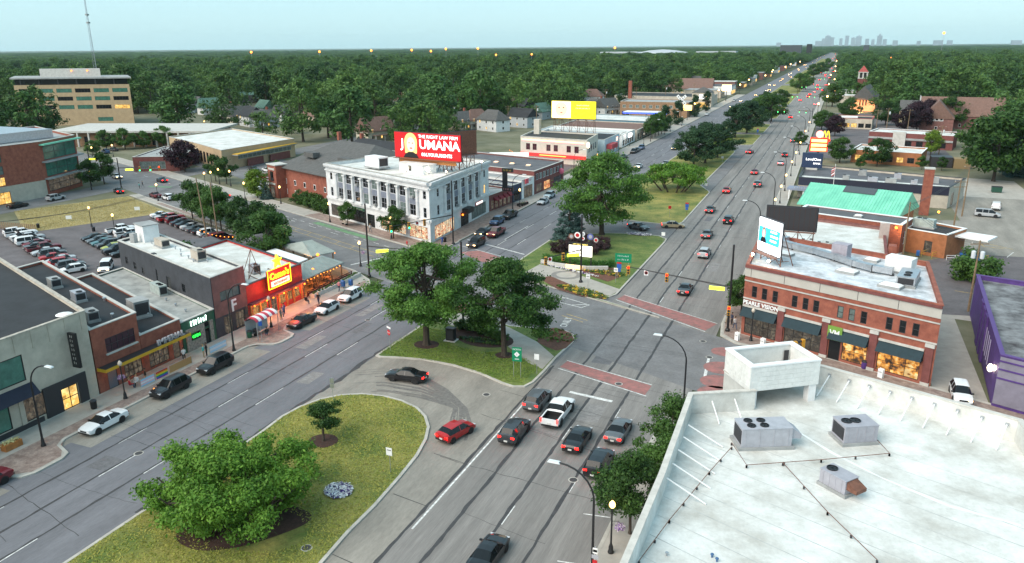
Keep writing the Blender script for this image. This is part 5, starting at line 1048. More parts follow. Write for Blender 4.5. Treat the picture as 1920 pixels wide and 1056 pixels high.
b = front_row('navy_shop', 'narrow navy fronted shop between awnings and white portal', [(-71.7, 174.1), (-71.2, 179.2)], 24, 4.4, mat('navy_paint', (.03, .045, .09), .6, .2, 1), M_ROOF_LG); e = b.nearest(-71.4, 176.6); yw(b, e, 175, 178.4, .3, 2.8, nx=3, ny=1); b.done()
b = front_row('white_portal_shop', 'white portal fronted shop with a red corner flag panel', [(-71.2, 179.3), (-70.5, 186.3)], 24, 4.9, M_WHITEP, M_ROOF_LG); e = b.nearest(-70.8, 183); yw(b, e, 180.6, 185.4, .1, 3.2, nx=3, ny=1, pm=M_LITDIM); b.done()
kid(MB().box((-70.5, 181.2, 4.5), (.2, 1.6, 1.2), -.1), 'red_panel', mat('sign_pinkred', (.6, .07, .10), .6), b.root); l = b.root.location; scribble(2.6, .5, mat('sign_frame_red', (.45, .03, .04)), b.root, (-70.6 - l.x, 184.2 - l.y, 4.2), .1, 6)
b = front_row('brick_flats', 'two storey brick building with a broad grey flat roof beside the big shade tree', [(-70.5, 186.4), (-69.6, 207.5)], 42, 6.2, M_BRICK_D, M_ROOF_G); e = b.nearest(-70, 197)
for k in range(8): yw(b, e, 187.4 + k * 2.45, 189.2 + k * 2.45, 3.7, 5.3, nx=2, ny=1, pm=M_GLASS2 if k % 3 else M_GLASS, fm=M_WHITE)
yw(b, e, 187.8, 191.6, .5, 2.6, nx=2, pm=M_LITDIM); yw(b, e, 193, 197.5, .3, 2.6, nx=3, pm=emit_noise('orange_shop', [(1, .25, .04), (.4, .06, .02), (.8, .5, .2)], .8, 1.5)); yw(b, e, 200, 206, .5, 2.6, nx=3); b.done()
s = thing('pink_sign', 'round pink projecting sign on the two storey brick building', 'sign', (-69.2, 203.5, 3.9)); MB().box((-.35, 0, 0), (.7, .08, .08)).build('bracket', M_DARK, s); MB().ball((.3, 0, 0), .8, 12).build('disc', mat('pink_disc', (.5, .12, .2), .5), s).scale = (1, .25, 1); [o for o in s.children if o.name.startswith('disc')][0].location = (0, 0, 0)
for k in range(4): x = -76 - k * 5.4; skylight(b, x, 196.5 + k * 1.4, 5.85, 1.2, 1.0, 0, emit('roof_dome_glow', (1, .55, .30), .9))
b = Bldg('diner_building', 'cream two storey diner with yellow and pink neon bands', [(-72.8, 240.0), (-74.8, 259.5), (-100, 264), (-97.6, 245.0)], 8.2, M_TERRA, M_ROOF_K, .4); e = b.nearest(-85, 242); ea = b.nearest(-73.8, 250)
for k, x in enumerate((2.2, 4.8, 10.2, 13.0, 17.9, 20.8)): Ld = b.edge(e)[2]; u = x if b.p[e][0] < -80 else Ld - x - 1.6; b.win(e, u, u + 1.6, 3.9, 6.0, nx=2, ny=2, pm=mat('maroon_glass', (.05, .02, .03)), fm=M_BRICK_D)
for k in range(4): yw(b, ea, 243 + k * 3.8, 245.4 + k * 3.8, 3.9, 6.0, nx=2, pm=M_GLASS2)
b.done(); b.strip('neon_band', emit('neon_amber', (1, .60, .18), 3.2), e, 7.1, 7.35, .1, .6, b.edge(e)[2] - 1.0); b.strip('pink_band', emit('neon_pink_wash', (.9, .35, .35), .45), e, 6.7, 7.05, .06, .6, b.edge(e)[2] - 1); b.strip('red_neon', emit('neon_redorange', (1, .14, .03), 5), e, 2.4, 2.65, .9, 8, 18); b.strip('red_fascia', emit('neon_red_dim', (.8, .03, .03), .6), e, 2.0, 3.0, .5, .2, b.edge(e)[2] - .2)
kid(MB().ball((-72.3, 240, 6.7), .5, 8, 2), 'corner_lamp', emit('corner_glow', (1, .8, .6), 3), b.root); kid(MB().box((-96, 257, 6.4), (2, 2, 12.8)), 'chimney', M_TERRA, b.root)
string_lights('festoon bulbs over the terrace beside the cream diner', [(-99, 238, 4.5), (-90, 232, 3.6), (-99, 228, 3.2), (-90, 226, 3.0), (-78, 228, 3.4)], 12)
t = gable('terrace_tent', 'white tent roof over the diner terrace', (-96, 231), 12, 7, rad(20), 2.6, 4.4, M_WHITE, M_WHITE, 'tent', .3, 0)
t = billboard('bright yellow lit billboard with a baby portrait on tall steel legs', (-84.8, 263, 8.0), rad(-4), 16.4, 5.8, 4.9, emit('billboard_yellow', (1, .86, .01), 1.15), bays=5)
flat('print_cream', emit('print_cream', (1, .80, .55), .9), t, [(-8.1, 5.0), (-1.0, 5.0), (-1.0, 10.6), (-8.1, 10.6)], -.26); flat('portrait_face', emit('print_baby_skin', (.85, .50, .30), .8), t, ell(-4.6, 8.0, 2.3, 2.45), -.272)
for x in (-5.4, -3.7): flat('portrait_eye', emit('print_dark', (.08, .05, .04)), t, ell(x, 8.5, .3, .22), -.285)
flat('portrait_mouth', emit('print_lip', (.55, .08, .09)), t, ell(-4.5, 6.8, .5, .18), -.285); flat('portrait_hat', emit('print_white', (1, .95, .9), .9), t, [(-8.0, 5.1), (-5.6, 5.1), (-7.2, 7.2), (-8.0, 7.4)], -.28)
for k, w in enumerate((4.8, 5.4)): scribble(w, .4, emit('print_paleyellow', (1, 1, .55), 1.0), t, (3.6, -.27, 9.2 - k * 1.0), -PI / 2, 10, seed=k)
b = Bldg('pale_blue_shop', 'pale blue painted shop with a dark roof beyond the cream diner', [(-73, 262), (-73.6, 284), (-104, 290), (-103, 268)], 6.0, M_PALEB, M_ROOF_K, .4); e = b.nearest(-73.3, 273)
for k in range(4): yw(b, e, 264 + k * 5, 267 + k * 5, .5, 2.8, nx=2, pm=M_LITDIM)
yw(b, e, 279, 282, 3.6, 5.2, nx=2, ny=1, pm=emit('lit_pink', (1, .5, .4), 1.4)); b.done()
kid(MB().box((-71.9, 268, 3.4), (2.0, 8, 1.6)), 'red_awning', mat('awning_red', (.45, .06, .07), .7), b.root)
for k, (y0, y1, h, wm, rm, nm) in enumerate(((290, 312, 4.6, M_WHITEP, M_ROOF_W, 'white walled shop with a red and white sign past the pale blue shop'), (314, 344, 4.2, M_BEIGE, M_SHING_B, 'tan shop with a brown sloping roof past the white walled shop'), (346, 372, 4.8, mat('teal_paint', (.06, .16, .22), .6), M_ROOF_W, 'teal shop with a white roof before the gas canopy'))):
    b = Bldg('roadside_shop', nm, [(-74, y0), (-74.5, y1), (-112, y1 + 6), (-111, y0 + 6)], h, wm, rm, .3, group='west roadside shops'); e = b.nearest(-74.2, (y0 + y1) / 2)
    for q in range(5): yw(b, e, y0 + 1 + q * 4, y0 + 3.8 + q * 4, .5, 2.7, nx=2, ny=1, pm=M_LITDIM if q % 2 else M_GLASS)
    b.done()
s = thing('shop_sign', 'white lit box sign by the white walled shop', 'sign', (-72, 294, 0)); MB().tube([(0, 0, 0), (0, 0, 4)], .12, 6).build('post', M_DARK, s); MB().box((0, 0, 4.4), (.5, 4.0, 1.4)).build('box', emit('sign_face_lit', (1, .95, .85), 2.5), s)
t = thing('gas_canopy', 'blue and white lit fuel canopy in front of the brown brick block', 'canopy', (-88, 392, 0)); MB().box((0, 0, 5.0), (22, 9, .9)).build('deck', M_WHITE, t); MB().box((0, -4.55, 5.0), (22.1, .1, .7)).build('fascia', emit('canopy_blue', (.05, .10, .85), 1.1), t)
for x in (-8, 0, 8): MB().box((x, 0, 2.3), (.5, .5, 4.6)).build('column', M_WHITE, t)
b = Bldg('brown_brick_block', 'long two storey brown brick block with white framed windows', [(-73, 424), (-73, 448), (-112, 448), (-110, 424)], 8.0, M_BRICK_B, M_ROOF_LG, .4); e = b.nearest(-92, 424); Ld = b.edge(e)[2]
for k in range(10): b.win(e, 1.4 + k * 3.65, 3.2 + k * 3.65, 4.6, 6.3, nx=2, ny=1, pm=M_GLASS2, fm=M_WHITE)
b.win(e, 1.0, 5.4, .4, 3.0, nx=2, ny=1, fm=M_WHITE); b.done()
t = thing('crossing_emblem', 'white crossed board sign with dark dots beside the brown brick block', 'sign', (-72, 398, 0)); MB().tube([(0, 0, 0), (0, 0, 10)], .18, 6).build('post', M_DARK, t)
for a in (PI / 4, -PI / 4): o = MB().box((0, -.1, 0), (6.2, .12, 1.3)).build('board', M_WHITE, t); o.rotation_euler = (0, a, 0); o.location = (0, -.15 if a > 0 else -.3, 11)
for k in range(8):
    a = PI / 4 + (k % 4) * PI / 2; r = 1.0 + (k // 4) * 1.2; MB().ball((0, 0, 0), .26, 6).build('dot', M_DARK, t).location = (r * math.cos(a), -.5, 11 + r * math.sin(a))
b = Bldg('tan_corner_store', 'tan store with a pyramid roof tower and glowing entrance', [(-74, 500), (-74, 540), (-135, 545), (-135, 505)], 6.2, M_BEIGE, M_ROOF_K, .3); b.done(); kid(MB().box((-78, 504, 4.5), (12, 10, 9)), 'tower', M_BEIGE, b.root); kid(MB().box((-78, 504, 10.6), (12.6, 10.6, 3.2), taper=.06), 'tower_roof', M_SHING, b.root); kid(MB().box((-78, 498.9, 1.7), (8, .2, 3.0)), 'entrance', M_LITY, b.root); kid(MB().box((-78, 498.85, 6.5), (3.0, .2, 2.4)), 'emblem', emit('emblem_white', (1, 1, 1), 2), b.root)
gable('dark_hall', 'big dark roofed hall with lit eaves far up the avenue', (-118, 640), 52, 22, rad(4), 5, 12, M_BEIGE, M_SHING_B, 'building', .6, 8, lit=4)
t = thing('brick_stack', 'slim brick chimney stack behind the brown brick block', 'chimney', (-116, 470, 0)); MB().box((0, 0, 8.5), (2.2, 2.2, 17), taper=.85).build('shaft', M_BRICK, t)
gable('tan_roof_house', 'white two storey house with tan hip roof behind the brown block', (-150, 505), 14, 11, .1, 6, 10, M_WHITEP, M_SHING_B, 'house', .6, 3, hip=4, storeys=2)

# ================================================================ far left: offices, library, hall
b = Bldg('red_brick_flats', 'red brick apartment block with glazed corner bays at the left edge', [(-191.0, 96), (-191.0, 141.0), (-196.5, 156.0), (-232, 171), (-232, 96)], 14.3, M_BRICK, M_ROOF_LG, .6); e = b.nearest(-191, 118); ec = b.nearest(-194, 148)
for z in (1.0, 5.0, 9.4): b.win(ec, 1.0, b.edge(ec)[2] - .6, z, z + 3.6, nx=3, ny=2, pm=M_GLASSG if z > 4 else M_LITDIM, fm=M_DARK, fw=.15)
for k, y in enumerate((104, 112, 120, 128)):
    for z, m in ((4.6, M_LITY if k == 3 else M_GLASS), (7.4, M_GLASS2), (10.4, M_GLASSG)): yw(b, e, y, y + 2.2, z, z + 2.1, nx=2, pm=m)
yw(b, e, 127.5, 130.8, .1, 3.0, nx=2, pm=M_LITY, name='door'); b.done()
_s = MB(); wall_face(_s, (-190.9, 96.1), (-190.9, 140.9), 0, 4.4, [(31.35, 34.75, .0, 3.05)], .1); kid(_s, 'stone_base', M_BEIGE, b.root)
for z in (4.4, 8.8, 13.3): kid(b.on(MB(), ec, -.2, b.edge(ec)[2] + 1.0, z, z + .35, 1.3), 'balcony_slab', M_COPPER if z > 13 else M_ROOF_LG, b.root)
kid(MB().box((-212, 130, 15.0), (22, 46, 2.4)), 'plant_screen', M_STEEL, b.root)
bf = (-335, 302); bl = (-386, 277); _d = (-.77 * 34, .64 * 34)
b = Bldg('office_block', 'six storey tan brick office block with a black glass top floor', [bl, bf, (bf[0] + _d[0], bf[1] + _d[1]), (bl[0] + _d[0], bl[1] + _d[1])], 20.3, M_TAN, None, 0); e = b.nearest(-360, 289); Lb = b.edge(e)[2]
for r_, (z, lit) in enumerate(((16.4, 1), (12.4, 3), (8.2, 5), (2.0, 0))):
    for k in range(6): u = 2.0 + k * 9.2; (b.win(e, u, u + 7.6, z, z + 2.0, nx=5, ny=1, pm=(M_LITY if (k + r_) % 6 == 1 and lit > 2 else M_GLASSG if (k + r_) % 3 else M_GLASS), fm=M_DARK)) if r_ < 3 or k in (0, 4) else None
b.done(); _q = [bl, bf, (bf[0] + _d[0], bf[1] + _d[1]), (bl[0] + _d[0], bl[1] + _d[1])]; kid(MB().prism(offset_poly(_q, .6), 20.3, 23.2), 'glass_storey', M_GLASS, b.root); kid(MB().prism(offset_poly(_q, -1.2), 23.2, 23.9), 'roof_slab', M_ROOF_LG, b.root); kid(MB().prism(offset_poly(_q, 12), 23.9, 27.8), 'penthouse', M_COPE, b.root)
for k in range(2): kid(MB().ball((*b.pt(e, 24 + k * 8, -11.4), 26.8), .35, 6), 'wall_lamp', M_LAMPO, b.root)
for k in range(6): kid(b.on(MB(), e, 3 + k * 9.2, 3.6 + k * 9.2, 20.4, 23.1, -.3, .7), 'mullion', M_DARK, b.root)
b = Bldg('library', 'low brick library with a pale colonnade and flat roof', [(-288, 221), (-230, 240.5), (-240, 266), (-300, 247)], 5.6, M_BRICK_B, M_ROOF_LG, .0); e = b.nearest(-259, 231)
for k in range(8): b.win(e, 4 + k * 7, 5.6 + k * 7, .5, 4, nx=1, ny=2)
b.done(); kid(MB().prism(offset_poly([(-288, 221), (-230, 240.5), (-240, 266), (-300, 247)], -2.4), 5.6, 6.3), 'roof_slab', M_COPE, b.root)
for k in range(14): x, y = b.pt(e, .5 + k * 4.6, 2.0); kid(MB().box((x, y, 2.8), (.6, .6, 5.6), b.ang(e)), 'column', M_COPE, b.root)
b = Bldg('tan_store', 'tan brick store with a broad white roof and metal canopy strip', [(-179, 193), (-177.6, 228), (-225, 250), (-226, 218), (-202, 206)], 6.3, M_TAN, M_ROOF_W, .35); e = b.nearest(-178, 210); e2 = b.nearest(-190, 199)
yw(b, e, 200, 226, 2.6, 4.0, nx=12, ny=1, pm=M_GLASS2, fm=M_STEEL); 
for k in range(6): b.win(e2, 4 + k * 3.4, 6.2 + k * 3.4, .6, 4.2, nx=1, ny=2)
b.done(); kid(MB().box((-177.0, 212, 4.5), (2.2, 32, .3), .04), 'canopy', M_ROOF_LG, b.root); kid(MB().box((-177.0, 212, 4.75), (2.4, 32, .16), .04), 'canopy_edge', M_YELLOW, b.root)
for ya, yb in ((203, 211), (214, 227)): kid(MB().box((-177.65, (ya + yb) / 2, 1.2), (.25, yb - ya, 2.4), .04), 'brick_panel', M_BRICK_D, b.root)
b = Bldg('school_entry', 'small red brick and glass wing beside the dark plum tree', [(-204, 181), (-191, 187), (-204, 212), (-216, 206)], 4.6, M_BRICK_D, M_ROOF_LG, .2); e = b.nearest(-197, 184); b.win(e, 2, 10, .8, 3.2, nx=6, ny=2, pm=M_GLASS2, fm=M_STEEL); b.done()
hp = [s9(153, 95), s9(187, 95), s9(187, 122), s9(153, 122)]; hc = s9(170, 108.5)
t = gable('brick_hall', 'dark red brick hall with a grey hipped roof beside the stone building', hc, 34, 26, PI - A9 + PI, 8.3, 14, M_BRICK, M_SHING, 'hall', 1.0, 7, chim=(-15, 4), hip=9, storeys=2)
for k in range(2): MB().box((-8 + k * 16, -8.6, 11.2), (4.5, 2.0, 1.2)).build('dormer', M_SHING, t)
t = gable('brick_annex_gable', 'dark roofed brick annexe with a tall chimney behind the tan store', s9(186, 128), 26, 16, PI - A9 + PI, 7.5, 11.5, M_BRICK, M_ROOF_K, 'hall', .4, 4, chim=(-12, 0), storeys=2)
t = thing('brick_porch', 'red brick entrance porch with pale stone trim on the hall', 'porch', (*s9(186.5, 94.5), 0), -A9); MB().box((0, 0, 4.2), (4.4, 3.5, 8.4)).build('wall', M_BRICK, t); MB().box((0, 0, 8.5), (4.8, 3.9, .25)).build('coping', M_COPE, t); MB().box((0, -1.8, 5.6), (1.5, .1, 2.4)).build('window', M_GLASS, t); MB().box((0, -1.82, 1.5), (1.7, .1, 2.8)).build('door', M_LITDIM, t)
for z in (3.6, 7.4): MB().box((0, -1.8, z), (3.2, .14, .5)).build('stone_band', M_COPE, t)

# ================================================================ houses among the trees
HW = [mat('siding_white', (.66, .67, .67), .7, .1, 1), mat('siding_grey', (.38, .41, .43), .7, .1, 1), mat('siding_cream', (.58, .53, .42), .7, .1, 1), mat('siding_tan', (.42, .35, .26), .7, .1, 1)]
HR = [M_SHING, M_SHING_B, M_ROOF_K, mat('shingle_green', (.10, .19, .15), .9, .2, 1)]
for k in range(26):
    c = gp(330 + (k * 137) % 720, 142 + (k * 53) % 92); gable('house', 'pale roofed house half hidden in the woods', c, 11, 8, k * .9, 4.6, 8.4, HW[k % 4], HR[(k * 3) % 4], 'house', .45, 1, 'houses half hidden in the woods', storeys=2)
hs = [((345, 212), 0, 0, 'left of'), ((372, 208), 1, 0, ''), ((398, 214), 0, 3, ''), ((430, 224), 0, 0, ''), ((452, 232), 2, 0, ''), ((474, 236), 0, 2, ''), ((498, 238), 1, 0, ''), ((592, 236), 3, 1, ''), ((705, 262), 2, 1, ''), ((806, 228), 2, 1, ''), ((893, 240), 2, 1, ''), ((925, 245), 0, 0, ''), ((868, 242), 3, 0, ''), ((716, 158), 0, 0, ''), ((862, 196), 0, 2, ''), ((1120, 212), 1, 0, ''), ((1138, 214), 0, 0, ''), ((1310, 162), 0, 0, ''), ((445, 172), 0, 0, ''), ((980, 238), 1, 2, '')]
hl = ['white gabled house nearest the office block', 'grey house with a grey roof in the left row', 'white house with a green roof in the left row', 'white house right of the green roofed one', 'cream house with a plain grey roof in the left row', 'white house with a black roof in the left row', 'grey house with white trim behind the tan store', 'tan bungalow half hidden behind willow trees', 'cream barn gabled house with a brown roof behind the brick hall', 'cream house with a brown roof behind the red billboard', 'cream house with an orange-brown hip roof right of the billboard', 'white house with a grey hip roof right of the billboard', 'tan house with a grey roof beside the dark billboard', 'white house peeping out high among the trees', 'small white gable deep in the trees above the billboard', 'grey house left of the yellow billboard legs', 'white porch house right of the yellow billboard', 'small white gable by the far brick stack', 'white house top in the far left woods', 'grey house behind the cream diner']
for k, ((px, py), wi, ri, _) in enumerate(hs):
    c = gp(px, py); d = math.hypot(*c); gable('house', hl[k], c, 11 + (k % 3) * 1.5, 8.2, (-A9 if k % 2 else PI / 2 - A9) + .05 * (k % 5 - 2), 4.6 + (k % 2), 8.2 + (k % 3) * .6, HW[wi], HR[ri], 'house', .45, 3, 'houses among the trees', (2, 1) if k % 3 == 0 else None, 1, hip=3 if 'hip' in hl[k] else 0, storeys=2, porch=k % 2 == 0)
# ================================================================ trees and plants
L_LOCUST = leafmat('locust_leaf', (.012, .045, .009), (.125, .265, .045))
L_FRESH = leafmat('fresh_leaf', (.030, .105, .010), (.19, .36, .045))
L_STREET = leafmat('street_tree_leaf', (.012, .042, .010), (0.087, 0.181, 0.036))
L_WOOD = leafmat('woodland_leaf', (.008, .030, .010), (.075, .165, .038), .15)
L_WOOD2 = leafmat('woodland_leaf_light', (.016, .050, .012), (.115, .215, .048), .15)
L_PINE = leafmat('pine_needle', (0.012, 0.041, 0.017), (0.032, 0.075, 0.029), .05)
L_SPRUCE = leafmat('blue_spruce_needle', (0.029, 0.072, 0.065), (0.087, 0.152, 0.138), .05)
L_PLUM = leafmat('plum_leaf', (.012, .006, .010), (.035, .014, .024), .1)
L_BARB = leafmat('barberry_leaf', (.030, .016, .020), (.075, .040, .045), .1)
L_LIME = leafmat('lime_leaf', (.075, .150, .012), (.180, .270, .035))
M_BARK = mat('bark', (.055, .042, .032), .95, .3, 4, bump=1, bs=14)

def leaf_cloud(seed, centers, radii, n, leaf, flat=.65, up=.45, shell=.12, asp=.55):
    """n leaf quads spread through round clumps; returns verts, faces"""
    r = np.random.default_rng(seed); centers = np.asarray(centers, float); radii = np.asarray(radii, float)
    w = radii ** 2; k = r.choice(len(centers), n, p=w / w.sum())
    d = r.normal(size=(n, 3)); d /= np.linalg.norm(d, axis=1)[:, None]
    q = (shell + (1 - shell) * r.random(n)) ** .6 * np.where(r.random(n) < .12, 1.45, 1.0); off = d * (radii[k] * q)[:, None]; off[:, 2] *= flat
    c = centers[k] + off
    nrm = d * .7 + r.normal(size=(n, 3)) * .55; nrm[:, 2] += up; nrm /= np.linalg.norm(nrm, axis=1)[:, None]
    a = np.cross(nrm, r.normal(size=(n, 3))); a /= np.linalg.norm(a, axis=1)[:, None]; b = np.cross(nrm, a)
    s = (leaf * (.45 + 1.15 * r.random(n) ** 1.5))[:, None]; a = a * s * .5; b = b * s * .5 * asp
    v = np.stack([c - a, c + b * .9, c + a, c - b * .9], 1).reshape(-1, 3)
    return v, np.arange(4 * n).reshape(-1, 4)
def np_mesh(name, v, f, m):
    me = bpy.data.meshes.new(name); nv, nf = len(v), len(f)
    me.vertices.add(nv); me.vertices.foreach_set('co', v.astype(np.float32).ravel()); me.loops.add(nf * 4); me.loops.foreach_set('vertex_index', f.astype(np.int32).ravel())
    me.polygons.add(nf); me.polygons.foreach_set('loop_start', np.arange(0, nf * 4, 4, dtype=np.int32))
    try: me.polygons.foreach_set('loop_total', np.full(nf, 4, dtype=np.int32))
    except Exception: pass
    me.materials.append(m); me.update(calc_edges=True); return me
def blob_clumps(seed, R, Hc, z0, n, rc, dome=1.0, hollow=.35, lump=.25):
    """clump centres in an uneven egg shaped crown of radius R, height Hc, base z0"""
    r = random.Random(seed); C = []; Q = []
    ph = [r.uniform(0, 6.28) for _ in range(4)]
    while len(C) < n:
        a = r.uniform(0, 2 * PI); t = r.random(); h = t
        prof = math.sin(PI * min(1, max(.04, (h * .92 + .10)))) ** (.6 * dome)
        edge = 1 + lump * (math.sin(2 * a + ph[0]) * .5 + math.sin(3 * a + ph[1] + 4 * h) * .5)
        rr = R * prof * edge * math.sqrt(r.uniform(hollow ** 2, 1)) ; C.append((rr * math.cos(a), rr * math.sin(a), z0 + Hc * (h + r.uniform(-.05, .05)))); Q.append(rc * r.uniform(.7, 1.35))
    return C, Q
def trunk_mesh(name, hgt, r0, C, nb, seed, stems=1, spread=0.0, lean=.04):
    r = random.Random(seed); mb = MB()
    for s in range(stems):
        a = 2 * PI * s / max(1, stems) + r.random(); bx, by = (spread * .35 * math.cos(a), spread * .35 * math.sin(a)) if stems > 1 else (0, 0); tx, ty = bx * 2.4 + r.uniform(-lean, lean) * hgt, by * 2.4 + r.uniform(-lean, lean) * hgt
        P = [(bx + (tx - bx) * f, by + (ty - by) * f, hgt * f - .05) for f in (0, .05, .3, .6, 1)]; mb.tube(P, [r0 * 1.5, r0 * 1.05, r0 * .9, r0 * .75, r0 * .3], 7)
        for k in range(nb // stems):
            c = r.choice(C); f = r.uniform(.35, .85); p = Vector((bx + (tx - bx) * f, by + (ty - by) * f, hgt * f)); q = Vector(c); m = p.lerp(q, .5) + Vector((0, 0, -.06 * (q - p).length)); mb.tube([p, m, q], [r0 * .42, r0 * .26, r0 * .08], 5)
    return mb.data(name, M_BARK, True)
PROTO = {}
def proto(key, R, Hc, z0, ncl, rc, nleaf, leaf, lm, hgt=None, r0=.3, seed=1, flat=.65, stems=1, nb=12, **k):
    C, Q = blob_clumps(seed, R, Hc, z0, ncl, rc, **{x: k[x] for x in k if x in ('dome', 'hollow', 'lump')})
    v, f = leaf_cloud(seed, C, Q, nleaf, leaf, flat, **{x: k[x] for x in k if x in ('up', 'shell', 'asp')})
    PROTO[key] = (trunk_mesh('trunk', hgt or z0 + Hc * .75, r0, C, nb, seed, stems, R), np_mesh('crown', v, f, lm), R, z0 + Hc)
def cone_proto(key, R, Hh, n, leaf, lm, seed, z0=.4, droop=.25, r0=.18, dens=1.0):
    """conifer: whorls of drooping branches"""
    r = random.Random(seed); C = []; Q = []
    for k in range(int(26 * dens)):
        f = k / (26 * dens); z = z0 + (Hh - z0) * f; rr = R * (1 - f) ** .85 + .1
        for j in range(max(3, int(9 * (1 - f) + 2))):
            a = r.uniform(0, 2 * PI); q = rr * r.uniform(.55, 1.0); C.append((q * math.cos(a), q * math.sin(a), z - droop * q * .4 + r.uniform(-.15, .15))); Q.append(max(.18, rr * .26))
    v, f = leaf_cloud(seed, C, Q, n, leaf, .5, .3); PROTO[key] = (trunk_mesh('trunk', Hh * .95, r0, C, 6, seed), np_mesh('crown', v, f, lm), R, Hh)
proto('locustA', 6.6, 9.2, 4.0, 95, 1.3, 56000, .31, L_LOCUST, 11, .42, 11, .5, nb=22, lump=.3)
proto('locustB', 5.8, 8.4, 3.4, 80, 1.2, 46000, .31, L_LOCUST, 10, .36, 23, .5, nb=20, lump=.35)
proto('locustC', 9.6, 12.5, 3.6, 110, 1.8, 36000, .45, L_LOCUST, 13, .5, 31, .5, nb=24, lump=.3)
proto('crab', 6.9, 5.0, 1.0, 130, 1.0, 62000, .27, L_FRESH, 4.2, .16, 5, .75, stems=6, nb=24, lump=.18, dome=.7)
proto('grove', 9.0, 4.4, 2.2, 80, 1.3, 16000, .5, L_FRESH, 5, .2, 8, .6, stems=8, nb=16, dome=.6)
proto('ornamental', 2.6, 1.9, 1.9, 34, .5, 9000, .19, L_STREET, 3.4, .13, 9, .6, nb=10)
proto('street', 2.8, 5.2, 2.3, 46, .85, 17000, .26, L_STREET, 6.3, .13, 14, .75, nb=12)
proto('street2', 2.7, 4.2, 2.2, 40, .8, 8000, .34, L_STREET, 5, .13, 15, .75, nb=10)
proto('round', 4.6, 5.6, 2.4, 50, 1.2, 9000, .5, L_STREET, 6.5, .2, 16, .7, nb=12)
proto('lime', 3.0, 5.0, 1.6, 36, .9, 6000, .42, L_LIME, 5.5, .15, 17, .75, nb=8)
proto('plum', 4.2, 6.5, 1.6, 46, 1.2, 9000, .5, L_PLUM, 6.5, .22, 18, .75, nb=10)
proto('mound', 1.9, 1.9, .3, 26, .6, 7000, .22, L_BARB, 1.2, .08, 19, .8, stems=4, nb=8, dome=.6)
proto('bush', 1.7, 2.0, .3, 24, .6, 4500, .26, L_STREET, 1.2, .08, 20, .8, stems=3, nb=6, dome=.7)
proto('column', 1.25, 5.4, .5, 30, .6, 4500, .3, L_PINE, 5, .12, 21, .9, nb=6, dome=.7, lump=.1)
cone_proto('spruce', 3.2, 9.2, 16000, .34, L_SPRUCE, 3)
cone_proto('spruce2', 3.8, 14, 7000, .6, L_SPRUCE, 4)
proto('pine', 5.6, 8.5, 2.6, 70, 1.3, 15000, .5, L_PINE, 10, .3, 6, .55, nb=14, lump=.4)
for k in range(4): proto(f'wood{k}', 6.5 + k * .5, 10.5 + (k % 2) * 2, 3.2, 46, 1.75, 3000, .95, L_WOOD if k not in (1, 3) else L_WOOD2, 11, .35, 40 + k, .75, nb=6, lump=.3)

def tree(key, x, y, label, cat='tree', group=None, s=1.0, rz=None, sz=None, name=None, zb=0.0):
    tr, cr, R, Hh = PROTO[key]; t = thing(name or {'spruce': 'spruce_tree', 'spruce2': 'spruce_tree', 'pine': 'pine_tree', 'mound': 'shrub', 'bush': 'shrub', 'plum': 'plum_tree', 'column': 'columnar_tree'}.get(key, 'shade_tree'), label, cat, (x, y, zb), rnd.uniform(0, 6.28) if rz is None else rz, group); t.scale = (s, s, sz or s)
    link('trunk', tr, t); link('crown', cr, t); return t
def at(px, py): return gp(px, py)
tree('locustA', *at(800, 648), 'large leafy tree on the grass island left of the dark utility box', rz=.3, zb=.13)
tree('locustB', *at(946, 668), 'leafy tree on the island behind the green route sign', rz=1.9, zb=.13, sz=1.02)
tree('crab', *at(446, 972), 'broad low multi-stemmed tree in the dark mulch bed of the near median', rz=.9, zb=.13)
tree('ornamental', *at(607, 829), 'small umbrella shaped tree on the near median', zb=.13, rz=2)
tree('street', -10.4, 61.3, 'dense street tree nearest the corner of the white roofed building', rz=.6, zb=.13, s=1.02)
tree('street', *at(1181, 1003), 'street tree beside the lit lamp post at the bottom of the picture', rz=3.3, s=.9, zb=.13)
tree('street', -9.9, 56.8, 'street tree squeezed between the other two by the white roofed building', rz=5.1, s=.82, zb=.13)
tree('locustC', *at(1128, 441), 'huge spreading shade tree on the island beyond the cross street', rz=.5, zb=.13)
tree('spruce', *at(1068, 449), 'blue spruce with a wire star on top', zb=.13)
for k, (px, py, s) in enumerate(((1052, 476, 1.05), (1082, 480, .9), (1112, 477, 1.1), (1128, 468, 1.0), (1080, 464, 1.1))): tree('mound', *at(px, py), f'{["leftmost","front","right front","far right","rear"][k]} purple barberry mound behind the hedge', 'shrub', 'purple barberry mounds', s, zb=.13, name='barberry_shrub')
hp_ = [at(1022, 488), at(1036, 492), at(1052, 495), at(1070, 497), at(1090, 500), at(1108, 502), at(1126, 503), at(1142, 503), at(1150, 498)]
_C = []
for a, c in zip(hp_, hp_[1:]):
    for q in range(4): f = q / 4; _C.append((a[0] * (1 - f) + c[0] * f, a[1] * (1 - f) + c[1] * f, .75 + rnd.uniform(-.1, .12)))
v, f = leaf_cloud(3, _C, [.75] * len(_C), 9000, .2, .9); hd = link('hedge', np_mesh('hedge', v, f, leafmat('hedge_leaf', (.02, .09, .012), (.07, .20, .03))), None, (0, 0, .0)); tag(hd, 'curved clipped green hedge in front of the barberry mounds', 'hedge')
tree('grove', *at(1262, 358), 'low multi-stemmed grove of small trees on the far median', rz=1.2, zb=.13)
for k, (px, py, s) in enumerate(((1300, 314, 1.0), (1322, 306, 1.1), (1345, 296, .95), (1378, 258, 1.1), (1400, 250, 1.15), (1408, 238, 1.0))): tree('pine', *at(px, py), f'{ORD[k]} dark pine from the grove along the median', group='dark median pines', s=s * 1.05, zb=.13)
